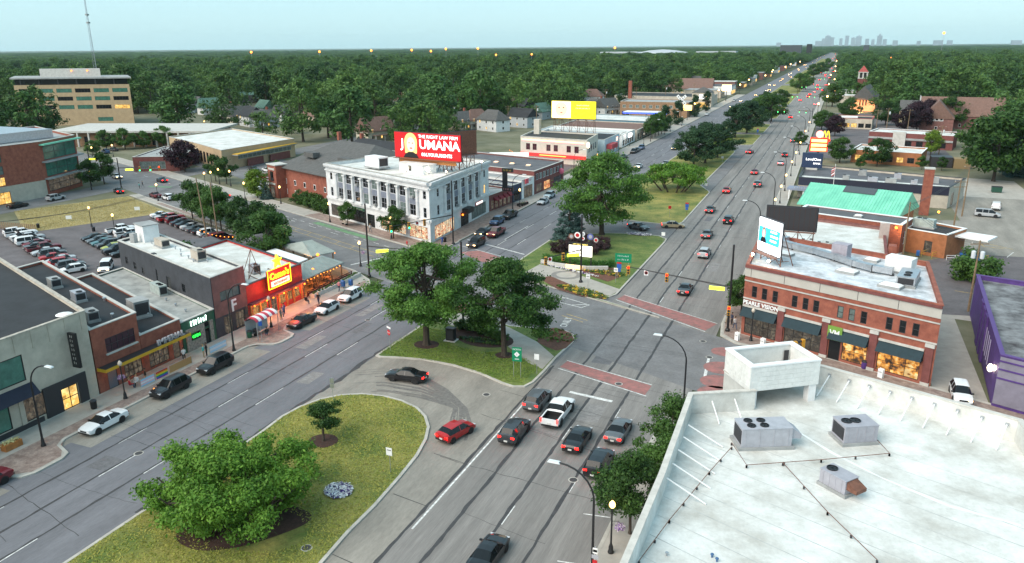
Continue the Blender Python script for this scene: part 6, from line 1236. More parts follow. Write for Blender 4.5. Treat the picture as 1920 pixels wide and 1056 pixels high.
for k, (px, py, s) in enumerate(((1352, 288, .8), (1360, 283, .7))): tree('lime', *at(px, py), f'{["left","right"][k]} bright green small tree beside the median pines', s=s * 1.3, group='bright small median trees')
for k, (px, py, s) in enumerate(((1446, 228, 1.6), (1432, 214, 1.4), (1462, 200, 1.2), (1498, 172, 1.7), (1510, 168, 1.6), (1525, 146, 1.8), (1540, 140, 1.8), (1552, 132, 2.0), (1424, 220, 1.3))): tree('round', *at(px, py), f'{ORD[k]} round tree up the median from the dark pines', group='median trees far up the avenue', s=s)
tree('round', *s9(141, 66.2), 'big dark tree by the patio car park hung with lights', s=1.0); tree('round', *s9(129, 62.0), 'light strung tree right behind the patio canopies', s=1.05)
for k, (s_, n_) in enumerate(((176, 67.2), (170, 67.2), (165, 66.8), (159, 66.4), (149, 66.2))): tree('street2', *s9(s_, n_), f'{ORD[k]} small tree in the row along the car park fence from the dry grass', group='trees along the car park fence', s=1.25 if k != 3 else 1.35)
tree('bush', -108.5, 101.5, 'round green bush behind the white bar roof in the car park', 'shrub', s=2.1)
for k, (px, py, s) in enumerate(((172, 356, 1.2), (196, 345, 1.3), (175, 290, 1.1), (200, 281, 1.6), (235, 280, 1.7), (269, 278, 1.4), (307, 275, 1.7), (405, 340, 1.1), (425, 345, 1.1), (523, 348, 1.0))): tree('street2' if k < 2 or k > 6 else 'round', *at(px, py), ['small dark tree at the corner of the red brick flats', 'leafy tree beside the red signal at the far crossing', 'leafy tree at the left end of the library', 'first round tree before the library columns', 'second round tree before the library columns', 'third round tree before the library columns', 'rightmost round tree before the library columns', 'light strung tree in the mulch bed before the tan store', 'second light strung tree before the tan store', 'small street tree before the brick hall lot'][k], s=s * (.55 if 2 <= k <= 6 else 1.0))
tree('plum', *at(347, 322), 'dark plum coloured tree in front of the small brick wing', s=1.15)
for k, (px, py, s) in enumerate(((483, 372, 1.1), (535, 366, 1.15))): tree('lime', *at(px, py), f'lime green tree {["left of","at"][k]} the brick porch', s=s)
tree('spruce', *at(500, 374), 'small dark spruce beside the lime tree', s=.5)
for k, (s_, n_) in enumerate(((158, 92.5), (163, 93), (168, 93.2), (174, 93.5), (155, 94))): tree('bush', *s9(s_, n_), f'{ORD[k]} shrub from the stone building along the brick hall', 'shrub', 'shrubs along the brick hall', s=1.5)
for k, (s_, n_, s) in enumerate(((143.5, 87.8, .75), (126.5, 87.8, .95))): tree('street2', *s9(s_, n_), ['small planter tree by the bench on the red paving', 'light strung street tree before the lit shop windows'][k], s=s, zb=.13)
for k, y in enumerate((322, 328, 335, 341)): tree('street2', -69.6, y, f'{ORD[k]} thin street tree on the west pavement past the pale blue shop', group='thin west pavement trees', s=1.4)
for k, y in enumerate((352, 384, 430, 470)): tree('column', -70.5, y, f'{ORD[k]} dark columnar tree along the west pavement', group='columnar pavement trees', s=1.9)
for k, (px, py, s) in enumerate(((1574, 305, .95), (1644, 312, 1.0), (1555, 245, .9), (1540, 243, 1.0), (1390 + 110, 272, .6), (1862, 340, 2.2), (1895, 330, 1.9), (1838, 310, 1.3), (1780, 240, 1.6), (1590, 225, 1.3), (1560, 200, 1.6), (1605, 190, 1.4), (1660, 235, 1.3))):
    tree('round', *at(px, py), ['left round tree before the brick restaurant', 'right round tree before the brick restaurant', 'tree beside the drive-in sign', 'thin tree at the kerb by the drive-in', 'tree behind the blue bank sign', 'large shade tree over the back lot', 'large shade tree at the right edge', 'leafy tree left of the back lot shade trees', 'dark tree before the brown church', 'tree before the orange church', 'tree at the kerb before the orange church', 'tree behind the orange church', 'tree at the back of the drive-in'][k], s=s)
for k, (px, py, s) in enumerate(((1718, 245, 1.5), (1735, 240, 1.5), (1698, 248, 1.2), (1565, 255, 1.0))): tree('plum', *at(px, py), f'{ORD[k]} dark purple tree from the brown church', group='dark purple trees', s=s)
for k, (px, py) in enumerate(((1908, 330), (1918, 300))): tree('spruce2', *at(px, py), f'{["nearer","farther"][k]} tall blue-grey spruce at the right edge', s=1.1)
tree('lime', *at(1745, 290), 'yellow-green tree beside the strip shop', s=1.2); tree('bush', *at(1822, 525), 'ragged bush under the transformer pole', 'shrub', s=2.2); tree('bush', -3.2, 203.6, 'clipped round bush by the bank entrance', 'shrub', s=1.0)
tree('street2', -9.6, 108.5, 'small tree with red flowers behind the corner signal pole', s=.85, zb=.13); tree('bush', 12.4, 133.5, 'dark shrub against the brick buttress', 'shrub', s=1.4)
for k, (px, py) in enumerate(((1612, 318), (1728, 318), (1765, 320))): tree('street2', *at(px, py), f'{ORD[k]} sapling along the edge of the back car park', s=.6, group='saplings by the back car park')

# ---------------------------------------------------------------- woods
CLEAR = [(o.location.x, o.location.y, 16 if o['category'] in ('house', 'garage') else 34) for o in COL.objects if o.parent is None and o.get('category') in ('house', 'garage', 'building', 'church', 'school', 'hall', 'tent')]
HOUSES = [(o.location.x, o.location.y) for o in COL.objects if o.parent is None and o.get('category') in ('house', 'school', 'church')]
CL2 = [(-360, 300, 62), (-265, 240, 48), (-205, 215, 42), (-180, 205, 40), (-90, 250, 40), (-92, 325, 50), (-95, 400, 40), (-95, 440, 45), (-105, 520, 45), (-118, 640, 34), (-215, 140, 70), (60, 412, 34), (62, 760, 36), (112, 735, 28), (20, 545, 12), (-300, 330, 30)]
ZONE_W = lambda x, y: x < -112 - max(0, (300 - y)) * 1.0 - (30 if y > 700 else 0) or (x < -84 and y > 720)
ZONE_E = lambda x, y: (x > 52 and y > 225) or (x > 22 and y > 440) or (x > 4 and y > 620)
def wood_ok(x, y):
    if not (ZONE_W(x, y) or ZONE_E(x, y)): return False
    if -194 < x < -178 and y < 420: return False
    for cx, cy, r in CL2:
        if (x - cx) ** 2 + (y - cy) ** 2 < r * r: return False
    for cx, cy, r in CLEAR:
        if r < 20 and (x - cx) ** 2 + (y - cy) ** 2 < 11 ** 2: return False
    for hx, hy in HOUSES:
        L = math.hypot(hx, hy); ux, uy = hx / L, hy / L; t = (x - hx) * ux + (y - hy) * uy; s = abs((x - hx) * uy - (y - hy) * ux)
        if -52 < t < 4 and s < 8.0: return False
    return True
pts = []
wr = random.Random(99)
def seen(x, y, m=.06):
    c = ROT.T @ np.array([x, y, 6 - CAM_H]); return c[2] > 0 and abs(c[0] / c[2]) < .662 + m
for yy in np.arange(150, 1650, 13.0):
    for xx in np.arange(-1500, 560, 13.0):
        x = xx + wr.uniform(-4.5, 4.5); y = yy + wr.uniform(-4.5, 4.5)
        if math.hypot(x, y) < 1650 and seen(x, y) and wood_ok(x, y) and wr.random() < .93: pts.append((math.hypot(x, y), x, y))
pts.sort(); near_pts = pts[:290]; rest = pts[290:]
for _, x, y in near_pts:
    k = wr.randrange(4); s = wr.choice((.7, .9, 1.1, 1.3, 1.55)) * wr.uniform(.9, 1.1); tree(f'wood{k}', x, y, 'tall leafy tree in the woods around the houses', group='woodland trees', s=s, sz=s * wr.uniform(.85, 1.1), name='woodland_tree')
far = []
d = 1600.0
while d < 11000:
    st = 16 + (d - 1600) * .012; n = int(d * 1.45 / st)
    for k in range(n):
        a = -.98 + 1.36 * (k + wr.random()) / n; x = d * math.sin(a); y = d * math.cos(a)
        if seen(x, y) and not (-72 < x < 2 and y < 4200): far.append((x, y, st / 9.0))
    d += st * 1.15
P = [(x, y, 0) for _, x, y in rest] + [(x, y, 0) for x, y, _ in far]
sc_ = [(s := wr.choice((.75, .95, 1.1, 1.3, 1.5)) * wr.uniform(.9, 1.1), s, s * wr.uniform(.75, 1.0)) for _ in rest] + [(k * wr.uniform(.9, 1.2), k * wr.uniform(.9, 1.2), wr.uniform(.75, 1.05)) for _, _, k in far]
me = bpy.data.meshes.new('woods'); me.from_pydata(P, [], [])
for nm, tp, dat in (('scl', 'FLOAT_VECTOR', [c for t in sc_ for c in t]), ('rot', 'FLOAT_VECTOR', [c for _ in P for c in (0, 0, wr.uniform(0, 6.28))])):
    a = me.attributes.new(nm, tp, 'POINT'); a.data.foreach_set('vector', dat)
a = me.attributes.new('idx', 'INT', 'POINT'); a.data.foreach_set('value', [wr.choice((0, 0, 1, 2, 2, 3, 3)) for _ in P])
wo = link('woods', me); wo['kind'] = 'stuff'; wo['label'] = 'unbroken green woods reaching to the horizon'
ng = bpy.data.node_groups.new('scatter', 'GeometryNodeTree'); ng.interface.new_socket('Geometry', in_out='INPUT', socket_type='NodeSocketGeometry'); ng.interface.new_socket('Geometry', in_out='OUTPUT', socket_type='NodeSocketGeometry')
gi = ng.nodes.new('NodeGroupInput'); go = ng.nodes.new('NodeGroupOutput'); io = ng.nodes.new('GeometryNodeInstanceOnPoints'); jn = ng.nodes.new('GeometryNodeJoinGeometry')
crowns = {}
for o in COL.objects:
    if o.name.startswith('crown') and o.parent and o.parent.name.startswith('woodland_tree'): crowns.setdefault(o.data.name, o)
_keys = [PROTO[f'wood{k}'][1].name for k in range(4)]
for nm in reversed(_keys):
    oi = ng.nodes.new('GeometryNodeObjectInfo'); oi.inputs['Object'].default_value = crowns[nm]; oi.inputs['As Instance'].default_value = True; ng.links.new(oi.outputs['Geometry'], jn.inputs[0])
def attr(nm, tp):
    n = ng.nodes.new('GeometryNodeInputNamedAttribute'); n.data_type = tp; n.inputs['Name'].default_value = nm; return n.outputs['Attribute']
ng.links.new(gi.outputs[0], io.inputs['Points']); ng.links.new(jn.outputs[0], io.inputs['Instance']); io.inputs['Pick Instance'].default_value = True
ng.links.new(attr('idx', 'INT'), io.inputs['Instance Index']); ng.links.new(attr('scl', 'FLOAT_VECTOR'), io.inputs['Scale']); ng.links.new(attr('rot', 'FLOAT_VECTOR'), io.inputs['Rotation']); ng.links.new(io.outputs[0], go.inputs[0])
wo.modifiers.new('scatter', 'NODES').node_group = ng
print('woods', len(near_pts), len(rest), len(far))
# ================================================================ vehicles
M_CARP = objcol('car_paint', .3, .0, .35)
M_CGLASS = mat('car_glass', (.010, .012, .014), .08, spec=.35)
M_TYRE = mat('tyre', (.012, .012, .013), .8); M_RIM = mat('alloy_rim', (.42, .43, .45), .3, metal=.8)
M_TRIM = mat('car_trim', (.015, .015, .016), .5); M_PLATE = mat('number_plate', (.6, .6, .58), .5)
M_TAIL0 = mat('tail_lens', (.22, .008, .008), .2); M_TAIL1 = emit('tail_lens_lit', (1, .006, .004), 9, base=(.3, .01, .01))
M_HEAD0 = mat('head_lens', (.55, .57, .6), .12); M_HEAD1 = emit('head_lens_lit', (1, .62, .27), 6); M_HEAD2 = emit('head_lens_far', (1, .58, .22), 34); M_TAIL2 = emit('tail_lens_far', (1, .004, .003), 30)
CARS = {
 'sedan': dict(st=[(-2.42, .42, .74, .80, .76, .64), (-2.32, .30, .92, .99, .86, .72), (-1.80, .22, .99, 1.06, .91, .74), (-1.40, .20, .98, 1.07, .92, .74), (-.72, .20, .96, 1.43, .92, .60), (-.20, .20, .95, 1.46, .92, .61), (-.12, .20, .95, 1.46, .92, .61), (.36, .20, .94, 1.43, .92, .61), (1.10, .20, .92, .99, .92, .75), (1.90, .22, .82, .88, .90, .74), (2.34, .28, .68, .74, .84, .68), (2.43, .40, .60, .63, .74, .60)], cab=(3, 8), wh=(-1.42, 1.44), r=.33, len=4.85),
 'suv': dict(st=[(-2.30, .48, .86, 1.0, .82, .68), (-2.26, .36, 1.06, 1.20, .90, .70), (-2.10, .30, 1.06, 1.30, .93, .68), (-1.72, .28, 1.05, 1.68, .94, .66), (-.82, .28, 1.04, 1.73, .94, .67), (-.72, .28, 1.04, 1.73, .94, .67), (.10, .28, 1.03, 1.72, .94, .67), (.18, .28, 1.03, 1.72, .94, .67), (.40, .28, 1.02, 1.69, .94, .66), (1.08, .28, 1.02, 1.10, .93, .76), (1.90, .30, .96, 1.02, .91, .76), (2.26, .36, .80, .88, .86, .72), (2.35, .48, .68, .72, .78, .64)], cab=(2, 9), wh=(-1.38, 1.42), r=.37, len=4.7),
 'hatch': dict(st=[(-2.05, .45, .82, .90, .78, .66), (-1.98, .32, .98, 1.06, .86, .70), (-1.75, .24, 1.0, 1.16, .89, .68), (-1.25, .22, .98, 1.46, .90, .62), (-.20, .22, .96, 1.52, .90, .63), (-.12, .22, .96, 1.52, .90, .63), (.42, .22, .95, 1.48, .90, .62), (1.16, .22, .93, 1.0, .90, .74), (1.82, .24, .82, .88, .88, .73), (2.12, .30, .66, .72, .82, .66), (2.20, .42, .58, .62, .74, .60)], cab=(2, 7), wh=(-1.30, 1.32), r=.32, len=4.3),
 'van': dict(st=[(-2.55, .45, .92, 1.06, .84, .72), (-2.50, .32, 1.06, 1.30, .94, .78), (-2.36, .28, 1.06, 1.66, .96, .76), (-2.20, .26, 1.05, 1.76, .97, .76), (-1.05, .26, 1.03, 1.79, .97, .76), (-.96, .26, 1.03, 1.79, .97, .76), (.10, .26, 1.02, 1.78, .97, .76), (.18, .26, 1.02, 1.78, .97, .76), (.60, .26, 1.0, 1.73, .96, .74), (1.52, .26, 1.0, 1.08, .95, .80), (2.10, .28, .88, .94, .92, .78), (2.45, .34, .72, .78, .86, .70), (2.53, .46, .62, .66, .78, .62)], cab=(2, 9), wh=(-1.5, 1.55), r=.34, len=5.1),
 'pickup': dict(st=[(-.95, .45, 1.16, 1.20, .96, .84), (-.90, .42, 1.18, 1.30, .97, .76), (-.72, .42, 1.17, 1.86, .98, .74), (-.10, .42, 1.16, 1.91, .98, .74), (-.02, .42, 1.16, 1.91, .98, .74), (.70, .42, 1.15, 1.88, .98, .74), (1.40, .42, 1.14, 1.22, .98, .84), (2.45, .45, 1.10, 1.17, .97, .84), (2.80, .50, .98, 1.06, .94, .80), (2.90, .60, .84, .88, .88, .74)], cab=(1, 6), wh=(-1.85, 1.85), r=.42, len=5.9),
}
_cm = {}
def car_parts(kind):
    if kind in _cm: return _cm[kind]
    S = CARS[kind]; st = S['st']; c0, c1 = S['cab']; body = MB(); gl = MB(); ring = []
    for x, zb, zm, zt, hw, ht in st:
        h = [(hw * .80, zb), (hw * .98, zb + .12), (hw, (zb + zm) / 2 + .06), (hw * .97, zm), (ht, zt - .05), (ht * .82, zt), (0, zt + .025)]
        ring.append([(x, y, z) for y, z in h] + [(x, -y, z) for y, z in h[-2::-1]])
    n = len(ring[0])
    for i in range(len(st) - 1):
        pillar = st[i + 1][0] - st[i][0] < .11
        for j in range(n - 1):
            jj = min(j, n - 2 - j); cabin = c0 <= i < c1
            scr = cabin and (abs(st[i + 1][3] - st[i][3]) > .25) and jj >= 4
            side = cabin and jj == 3 and not pillar
            q = [ring[i][j], ring[i + 1][j], ring[i + 1][j + 1], ring[i][j + 1]]
            (gl if (scr or side) else body).poly(q)
        body.poly([ring[i][n - 1], ring[i + 1][n - 1], ring[i + 1][0], ring[i][0]])
    body.poly(list(ring[0])); body.poly(list(reversed(ring[-1])))
    hw = max(s[4] for s in st); x0, x1 = st[0][0], st[-1][0]
    if kind == 'pickup':
        for y in (-.90, .90): body.box((-1.95, y, .86), (2.0, .14, .62))
        body.box((-2.90, 0, .86), (.10, 1.9, .62)); body.box((-1.95, 0, .56), (1.95, 1.7, .06)); body.box((-1.0, 0, .86), (.10, 1.7, .62)); x0 = -2.95
    P = {'body': body.data('body', M_CARP, True), 'window': gl.data('window', M_CGLASS, True), 'bed_liner': MB().box((-1.95, 0, .62), (1.8, 1.62, .06)).box((-1.95, .81, .9), (1.8, .03, .5)).box((-1.95, -.81, .9), (1.8, .03, .5)).box((-1.06, 0, .9), (.03, 1.6, .5)).data('bed_liner', M_TRIM)}
    r = S['r']; ty = MB(); ty.lathe([(r * .62, -.11), (r * .92, -.12), (r, -.08), (r, .08), (r * .92, .12), (r * .62, .11)], (0, 0, 0), 16); P['tyre'] = ty.data('tyre', M_TYRE, True)
    rm = MB(); rm.lathe([(r * .63, -.02), (r * .63, .095), (r * .52, .10), (r * .46, .07), (r * .14, .075), (.02, .09)], (0, 0, 0), 12)
    for k in range(5): rm.box((r * .36 * math.cos(k * 1.2566), r * .36 * math.sin(k * 1.2566), .085), (r * .42, .07, .03), k * 1.2566)
    P['rim'] = rm.data('rim', M_RIM); ar = MB(); ar.lathe([(r * 1.22, -.03), (r * 1.22, .01)], (0, 0, 0), 18); P['wheel_arch'] = ar.data('wheel_arch', M_TRIM)
    tl = MB(); tl.box((0, 0, 0), (.10, .34 if kind != 'pickup' else .16, .17 if kind != 'pickup' else .42)); hl = MB(); hl.box((0, 0, 0), (.16, .40, .15))
    for nm, mbx, ms in (('taillight', tl, (M_TAIL0, M_TAIL1, M_TAIL2)), ('headlight', hl, (M_HEAD0, M_HEAD1, M_HEAD2))):
        for q, m in enumerate(ms): P[nm + str(q)] = mbx.data(nm, m)
    P['bumper'] = MB().box((0, 0, 0), (.14, hw * 1.62, .16)).data('bumper', M_TRIM); P['grille'] = MB().box((0, 0, 0), (.06, hw * .9, .16)).data('grille', M_TRIM); P['number_plate'] = MB().box((0, 0, 0), (.03, .36, .16)).data('number_plate', M_PLATE); P['mirror'] = MB().box((0, 0, 0), (.14, .2, .13)).data('mirror', M_TRIM)
    P['x0'] = x0; P['x1'] = x1; _cm[kind] = P; return P
_rot = {1: Matrix.Rotation(-PI / 2, 4, 'X'), -1: Matrix.Rotation(PI / 2, 4, 'X')}
def car(kind, xy, hd, col, label, lights='', group=None, z=0.0, far=False, cat=None):
    P = car_parts(kind); S = CARS[kind]; st = S['st']
    t = thing('pickup_truck' if kind == 'pickup' else {'van': 'minivan', 'suv': 'suv', 'hatch': 'hatchback'}.get(kind, 'sedan'), label, cat or {'pickup': 'pickup', 'van': 'van'}.get(kind, 'car'), (*xy, z), hd, group)
    o = link('body', P['body'], t); o.color = (*col, 1); link('window', P['window'], t)
    if kind == 'pickup': link('bed_liner', P['bed_liner'], t)
    hw = max(s[4] for s in st)
    for x in S['wh']:
        for sd in (1, -1):
            w = link('wheel', P['tyre'], t); w.matrix_local = Matrix.Translation((x, sd * (hw - .10), S['r'])) @ _rot[sd]
            if not far:
                link('rim', P['rim'], w); a = link('wheel_arch', P['wheel_arch'], t); a.matrix_local = Matrix.Translation((x, sd * (hw - .01), S['r'] + .03)) @ _rot[sd]
    x0, x1 = P['x0'], P['x1']; zt = .80 if kind in ('sedan', 'hatch') else .98; zh = {'sedan': .66, 'hatch': .66, 'suv': .80, 'van': .74, 'pickup': .92}[kind]
    kt = 2 if 'T' in lights else 1 if 't' in lights else 0; kh = 2 if 'H' in lights else 1 if 'h' in lights else 0
    for sd in (1, -1):
        link('taillight', P[f'taillight{kt}'], t, (x0 + .05, sd * (hw - .26 if kind != 'pickup' else hw - .12), zt)); link('headlight', P[f'headlight{kh}'], t, (x1 - .13, sd * (hw - .32), zh))
        if not far: link('mirror', P['mirror'], t, (st[S['cab'][1]][0] - .22, sd * (hw + .06), st[S['cab'][1]][2] + .08))
    if not far:
        link('bumper', P['bumper'], t, (x0 + .0, 0, .46)); link('bumper', P['bumper'], t, (x1 - .06, 0, .40)); link('grille', P['grille'], t, (x1 - .02, 0, zh - .06)); link('number_plate', P['number_plate'], t, (x0 - .06, 0, .62 if kind != 'pickup' else .70))
    return t
WHT, BLK, GRY, SIL, RED, DRED, BLU, GOLD, TEAL, LIME, DKG = (.75, .76, .77), (.010, .010, .013), (.10, .11, .12), (.42, .44, .46), (.38, .012, .015), (.15, .012, .02), (.04, .09, .2), (.33, .27, .17), (.05, .14, .15), (.35, .38, .03), (.035, .038, .045)
UP, DN = PI / 2, -PI / 2
def cp(px, py, z=.7): return gp(px, py, z)
car('suv', cp(965, 806), UP, DKG, 'dark grey suv waiting in the left lane behind the white stop bar', 't')
car('suv', cp(1008, 748), UP, GRY, 'grey suv first in line beside the white pickup', 't')
car('pickup', cp(1047, 768, .9), UP, WHT, 'white lifted pickup truck waiting at the lights', 't')
car('sedan', cp(1083, 820), UP, BLK, 'black sedan waiting behind the white pickup', 't')
car('sedan', cp(1160, 804), UP, GRY, 'grey sedan waiting in the kerb lane with bright tail lights', 't')
car('suv', cp(1124, 866), UP, BLK, 'black suv half hidden by the street tree', 't')
car('sedan', cp(915, 1036), UP, BLK, 'black sedan driving up at the bottom edge', 't')
_a, _b = gp(795, 708), gp(715, 698); car('sedan', cp(762, 702), math.atan2(_b[1] - _a[1], _b[0] - _a[0]), BLK, 'black sedan sweeping through the turnaround with red tail', 't')
car('hatch', cp(854, 806), rad(74), RED, 'red hatchback entering the turnaround lane', 't')
for k, (px, py, c, ty) in enumerate(((1285, 540, DKG, 'sedan'), (1321, 474, SIL, 'suv'), (1326, 438, GRY, 'sedan'), (1366, 412, BLK, 'suv'), (1332, 392, DKG, 'sedan'), (1363, 356, RED, 'sedan'), (1421, 345, GRY, 'suv'), (1415, 322, DRED, 'sedan'), (1464, 305, SIL, 'sedan'), (1472, 290, DKG, 'suv'))):
    car(ty, cp(px, py), UP, c, f'{["dark grey","silver","mid grey","black","charcoal","bright red","grey","dark red","pale silver","dark"][k]} {ty} driving away, {ORD[k]} up the avenue from the crossing', 't', 'cars driving away up the avenue')
for k, (px, py) in enumerate(((1482, 219), (1487, 263), (1515, 181), (1529, 195), (1533, 160), (1549, 159), (1543, 169), (1527, 172), (1556, 146), (1548, 140), (1560, 128), (1554, 120), (1568, 112), (1574, 104), (1563, 134), (1571, 118))): car('sedan', cp(px, py), UP, [RED, GRY, BLK, SIL][k % 4], f'{ORD[k]} of the small cars with red tail lights far up the avenue', 'T', 'distant cars with red tail lights', far=True)
car('sedan', cp(1406, 284), rad(80), RED, 'bright red car in the far turnaround lane', 't')
car('sedan', cp(1197, 424), rad(-28), GRY, 'grey sedan crossing the median gap', 't'); car('sedan', cp(1262, 421), rad(15), GOLD, 'gold sedan waiting to leave the median gap', 't')
for k, (px, py, c, ty, l) in enumerate(((893, 455, BLK, 'van', 'black minivan coming down to the crossing by the stone building'), (905, 434, DKG, 'sedan', 'dark sedan behind the black minivan beside the stone building'), (930, 436, DRED, 'pickup', 'dark red pickup waiting beside the stone building'))): car(ty, cp(px, py), DN, c, l, 'h')
for k, (px, py, c, ty, l) in enumerate(((928, 414, BLU, 'suv', 'dark blue suv parked before the maroon awnings'), (955, 403, BLK, 'pickup', 'black pickup parked before the navy shop'), (1018, 377, SIL, 'sedan', 'silver sedan parked by the bicycle rack'), (1030, 366, (.35, .45, .5), 'suv', 'pale blue suv parked under the big shade tree'), (1174, 299, WHT, 'sedan', 'white car parked past the brick flats'), (1182, 294, BLK, 'sedan', 'black car parked behind the white one past the brick flats'), (1198, 284, BLK, 'suv', 'first of three dark cars parked before the pale blue shop'), (1208, 281, DKG, 'sedan', 'second of three dark cars parked before the pale blue shop'), (1217, 277, BLU, 'suv', 'third of three dark cars parked before the pale blue shop'), (1339, 214, WHT, 'sedan', 'white car parked by the columnar trees'), (1386, 188, SIL, 'sedan', 'silver car parked far up the west kerb'))): car(ty, (max(-66.0, cp(px, py)[0]) if k < 4 else -66.0, cp(px, py)[1]), DN, c, l, far=k > 3)
for k, (px, py) in enumerate(((1197, 311), (1248, 306), (1265, 277), (1290, 265), (1332, 234), (1347, 240), (1372, 200), (1407, 190), (1414, 195), (1438, 170), (1452, 160), (1468, 148), (1480, 140), (1497, 130), (1508, 122), (1520, 114), (1532, 106), (1545, 98))): car('sedan', cp(px, py), DN, [WHT, SIL, GRY, BLK][k % 4], f'{ORD[k]} oncoming car with lit headlights up the far carriageway', 'h' if k < 3 else 'H', 'oncoming cars with lit headlights', far=k > 2)
for px_y, c, ty, l in ((50.3, WHT, 'sedan', 'white sedan with a sunroof parked by the beige building'), (59.2, BLK, 'suv', 'black suv parked in front of the rainbow banners'), (66.2, BLK, 'suv', 'black suv with roof rails parked by the green shop'), (83.0, BLK, 'sedan', 'black sedan reflecting red neon parked past the bus shelter'), (89.0, WHT, 'hatch', 'white hatchback parked by the patio planter'), (95.0, WHT, 'suv', 'white crossover parked behind the white hatchback'), (37.6, DRED, 'sedan', 'dark crimson car cut off by the left edge')): car(ty, (-66.1, px_y), DN, c, l, z=.006)
_lc = [WHT, GRY, RED, SIL, RED, GRY, SIL, DRED, GRY, DRED, WHT, SIL, WHT, WHT, WHT]; _lt = ['hatch', 'suv', 'suv', 'sedan', 'sedan', 'suv', 'sedan', 'pickup', 'sedan', 'sedan', 'van', 'pickup', 'suv', 'pickup', 'suv']
N_IN = math.atan2(-N9[1], -N9[0]); N_OUT = math.atan2(N9[1], N9[0])
nmz = {WHT: 'white', GRY: 'grey', RED: 'red', SIL: 'silver', DRED: 'dark red', BLK: 'black', BLU: 'blue', TEAL: 'teal', LIME: 'lime yellow', DKG: 'charcoal', GOLD: 'gold'}
for k in range(15): car(_lt[k], s9(146.5 + k * 2.85, 34.2 + (.4 if k % 2 else 0)), N_OUT if k % 3 else N_IN, _lc[k], f'{nmz[_lc[k]]} {_lt[k]}, {ORD[k]} in the left car park row from the beige building', group='left car park row', z=-.01)
for k, (c, ty) in enumerate(((BLK, 'sedan'), (DKG, 'pickup'), (LIME, 'hatch'), (DKG, 'suv'), (TEAL, 'sedan'), (GRY, 'sedan'), (BLK, 'sedan'))): car(ty, s9(152 + k * 2.9, 44.5), N_IN, c, f'{nmz[c]} {ty}, {ORD[k]} in the middle car park row from the bar', group='middle car park row', z=-.01)
for k, (c, ty) in enumerate(((DKG, 'sedan'), (GRY, 'sedan'), (BLK, 'suv'), (WHT, 'pickup'), (WHT, 'suv'), (WHT, 'pickup'))): car(ty, s9(158 + k * 2.9, 50.6), N_OUT, c, f'{nmz[c]} {ty}, {ORD[k]} in the second middle row behind the lamp posts', group='second middle car park row', z=-.01)
for k, (c, ty) in enumerate(((DRED, 'van'), (DKG, 'sedan'), (WHT, 'suv'), (BLK, 'sedan'), (GRY, 'sedan'), (SIL, 'sedan'), (BLK, 'sedan'), (DKG, 'sedan'), (DRED, 'suv'), (RED, 'pickup'), (SIL, 'sedan'), (WHT, 'sedan'))): car(ty, s9(150.5 + k * 2.9, 62.6), N_OUT, c, f'{nmz[c]} {ty}, {ORD[k]} along the fenced car park edge from the patio', group='fenced car park row', z=-.01)
car('van', cp(198, 500), rad(-50), WHT, 'white minivan driving through the car park with headlights on', 'h', z=-.01)
car('suv', (-184.0, 137.6), UP, SIL, 'silver suv parked along the dry grass lot'); car('sedan', (-184.2, 127.5), UP, BLK, 'black sedan parked behind the silver suv by the dry grass'); car('sedan', (-184.0, 119.5), UP, SIL, 'silver sedan at the left edge by the dry grass')
car('sedan', cp(222, 357), rad(150), BLK, 'black sedan turning at the far crossing with red tail lights', 't'); D9h = math.atan2(D9[1], D9[0])
for k, (px, py, c, ty, l) in enumerate(((291, 365, DRED, 'sedan', 'dark red car parked on the cross street by the dry grass'), (315, 370, WHT, 'suv', 'white suv parked on the cross street by the fence trees'), (437, 408, DKG, 'suv', 'charcoal suv parked on the cross street by the patio tree'))): car(ty, cp(px, py), D9h, c, l)
for k, (s_, n_, c, l, lg) in enumerate(((196, 83.5, GRY, 'grey', 't'), (176, 82.6, BLK, 'black', 't'), (189, 75.5, SIL, 'silver', 'h'), (233, 81.5, DKG, 'charcoal', 't'), (250, 74.5, WHT, 'white', 'h'))): car('sedan', s9(s_, n_), D9h if lg == 't' else D9h + PI, c, f'{l} sedan moving on the cross street, {ORD[k]} of the five there', lg, 'moving cars on the cross street')
for k, (px, py, c, ty) in enumerate(((502, 318, WHT, 'sedan'), (513, 324, SIL, 'suv'), (497, 330, RED, 'sedan'), (504, 337, (.5, .35, .4), 'sedan'), (512, 344, SIL, 'sedan'), (478, 352, WHT, 'suv'), (476, 316, DKG, 'sedan'))): car(ty, cp(px, py), D9h + (.2 if k % 2 else PI), c, f'{["white","silver","red","pinkish","pale silver","white","charcoal"][k]} {ty}, {ORD[k]} in the small lot before the tan store', group='cars before the tan store', far=True)
for k, (px, py, c) in enumerate(((198, 284, BLU), (212, 280, DKG), (310, 230, DKG), (330, 236, GRY), (365, 238, BLK), (372, 240, DKG), (352, 262, WHT), (365, 261, SIL), (402, 258, WHT), (412, 258, WHT), (372, 255, BLK), (404, 244, DKG))): car('sedan' if k % 2 else 'suv', cp(px, py), D9h + .3 * (k % 3), c, f'{ORD[k]} small parked car around the library from the left', group='cars around the library', far=True)
car('suv', cp(1802, 735, .8), DN, WHT, 'white suv with amber lights coming down the alley by the purple wall', 'h')
car('van', cp(1852, 399, .9), rad(-8), SIL, 'silver cargo van parked behind the bank'); car('van', cp(1868, 384, 1.0), rad(80), WHT, 'white van seen from behind at the back lot')
for k, (px, py, c, l) in enumerate(((1612, 238, SIL, 'silver car parked by the drive-in hedge'), (1618, 232, RED, 'red car parked by the drive-in'), (1505, 268, WHT, 'white car at the kerb by the orange sign'))): car('sedan', cp(px, py), .2, c, l, far=True)
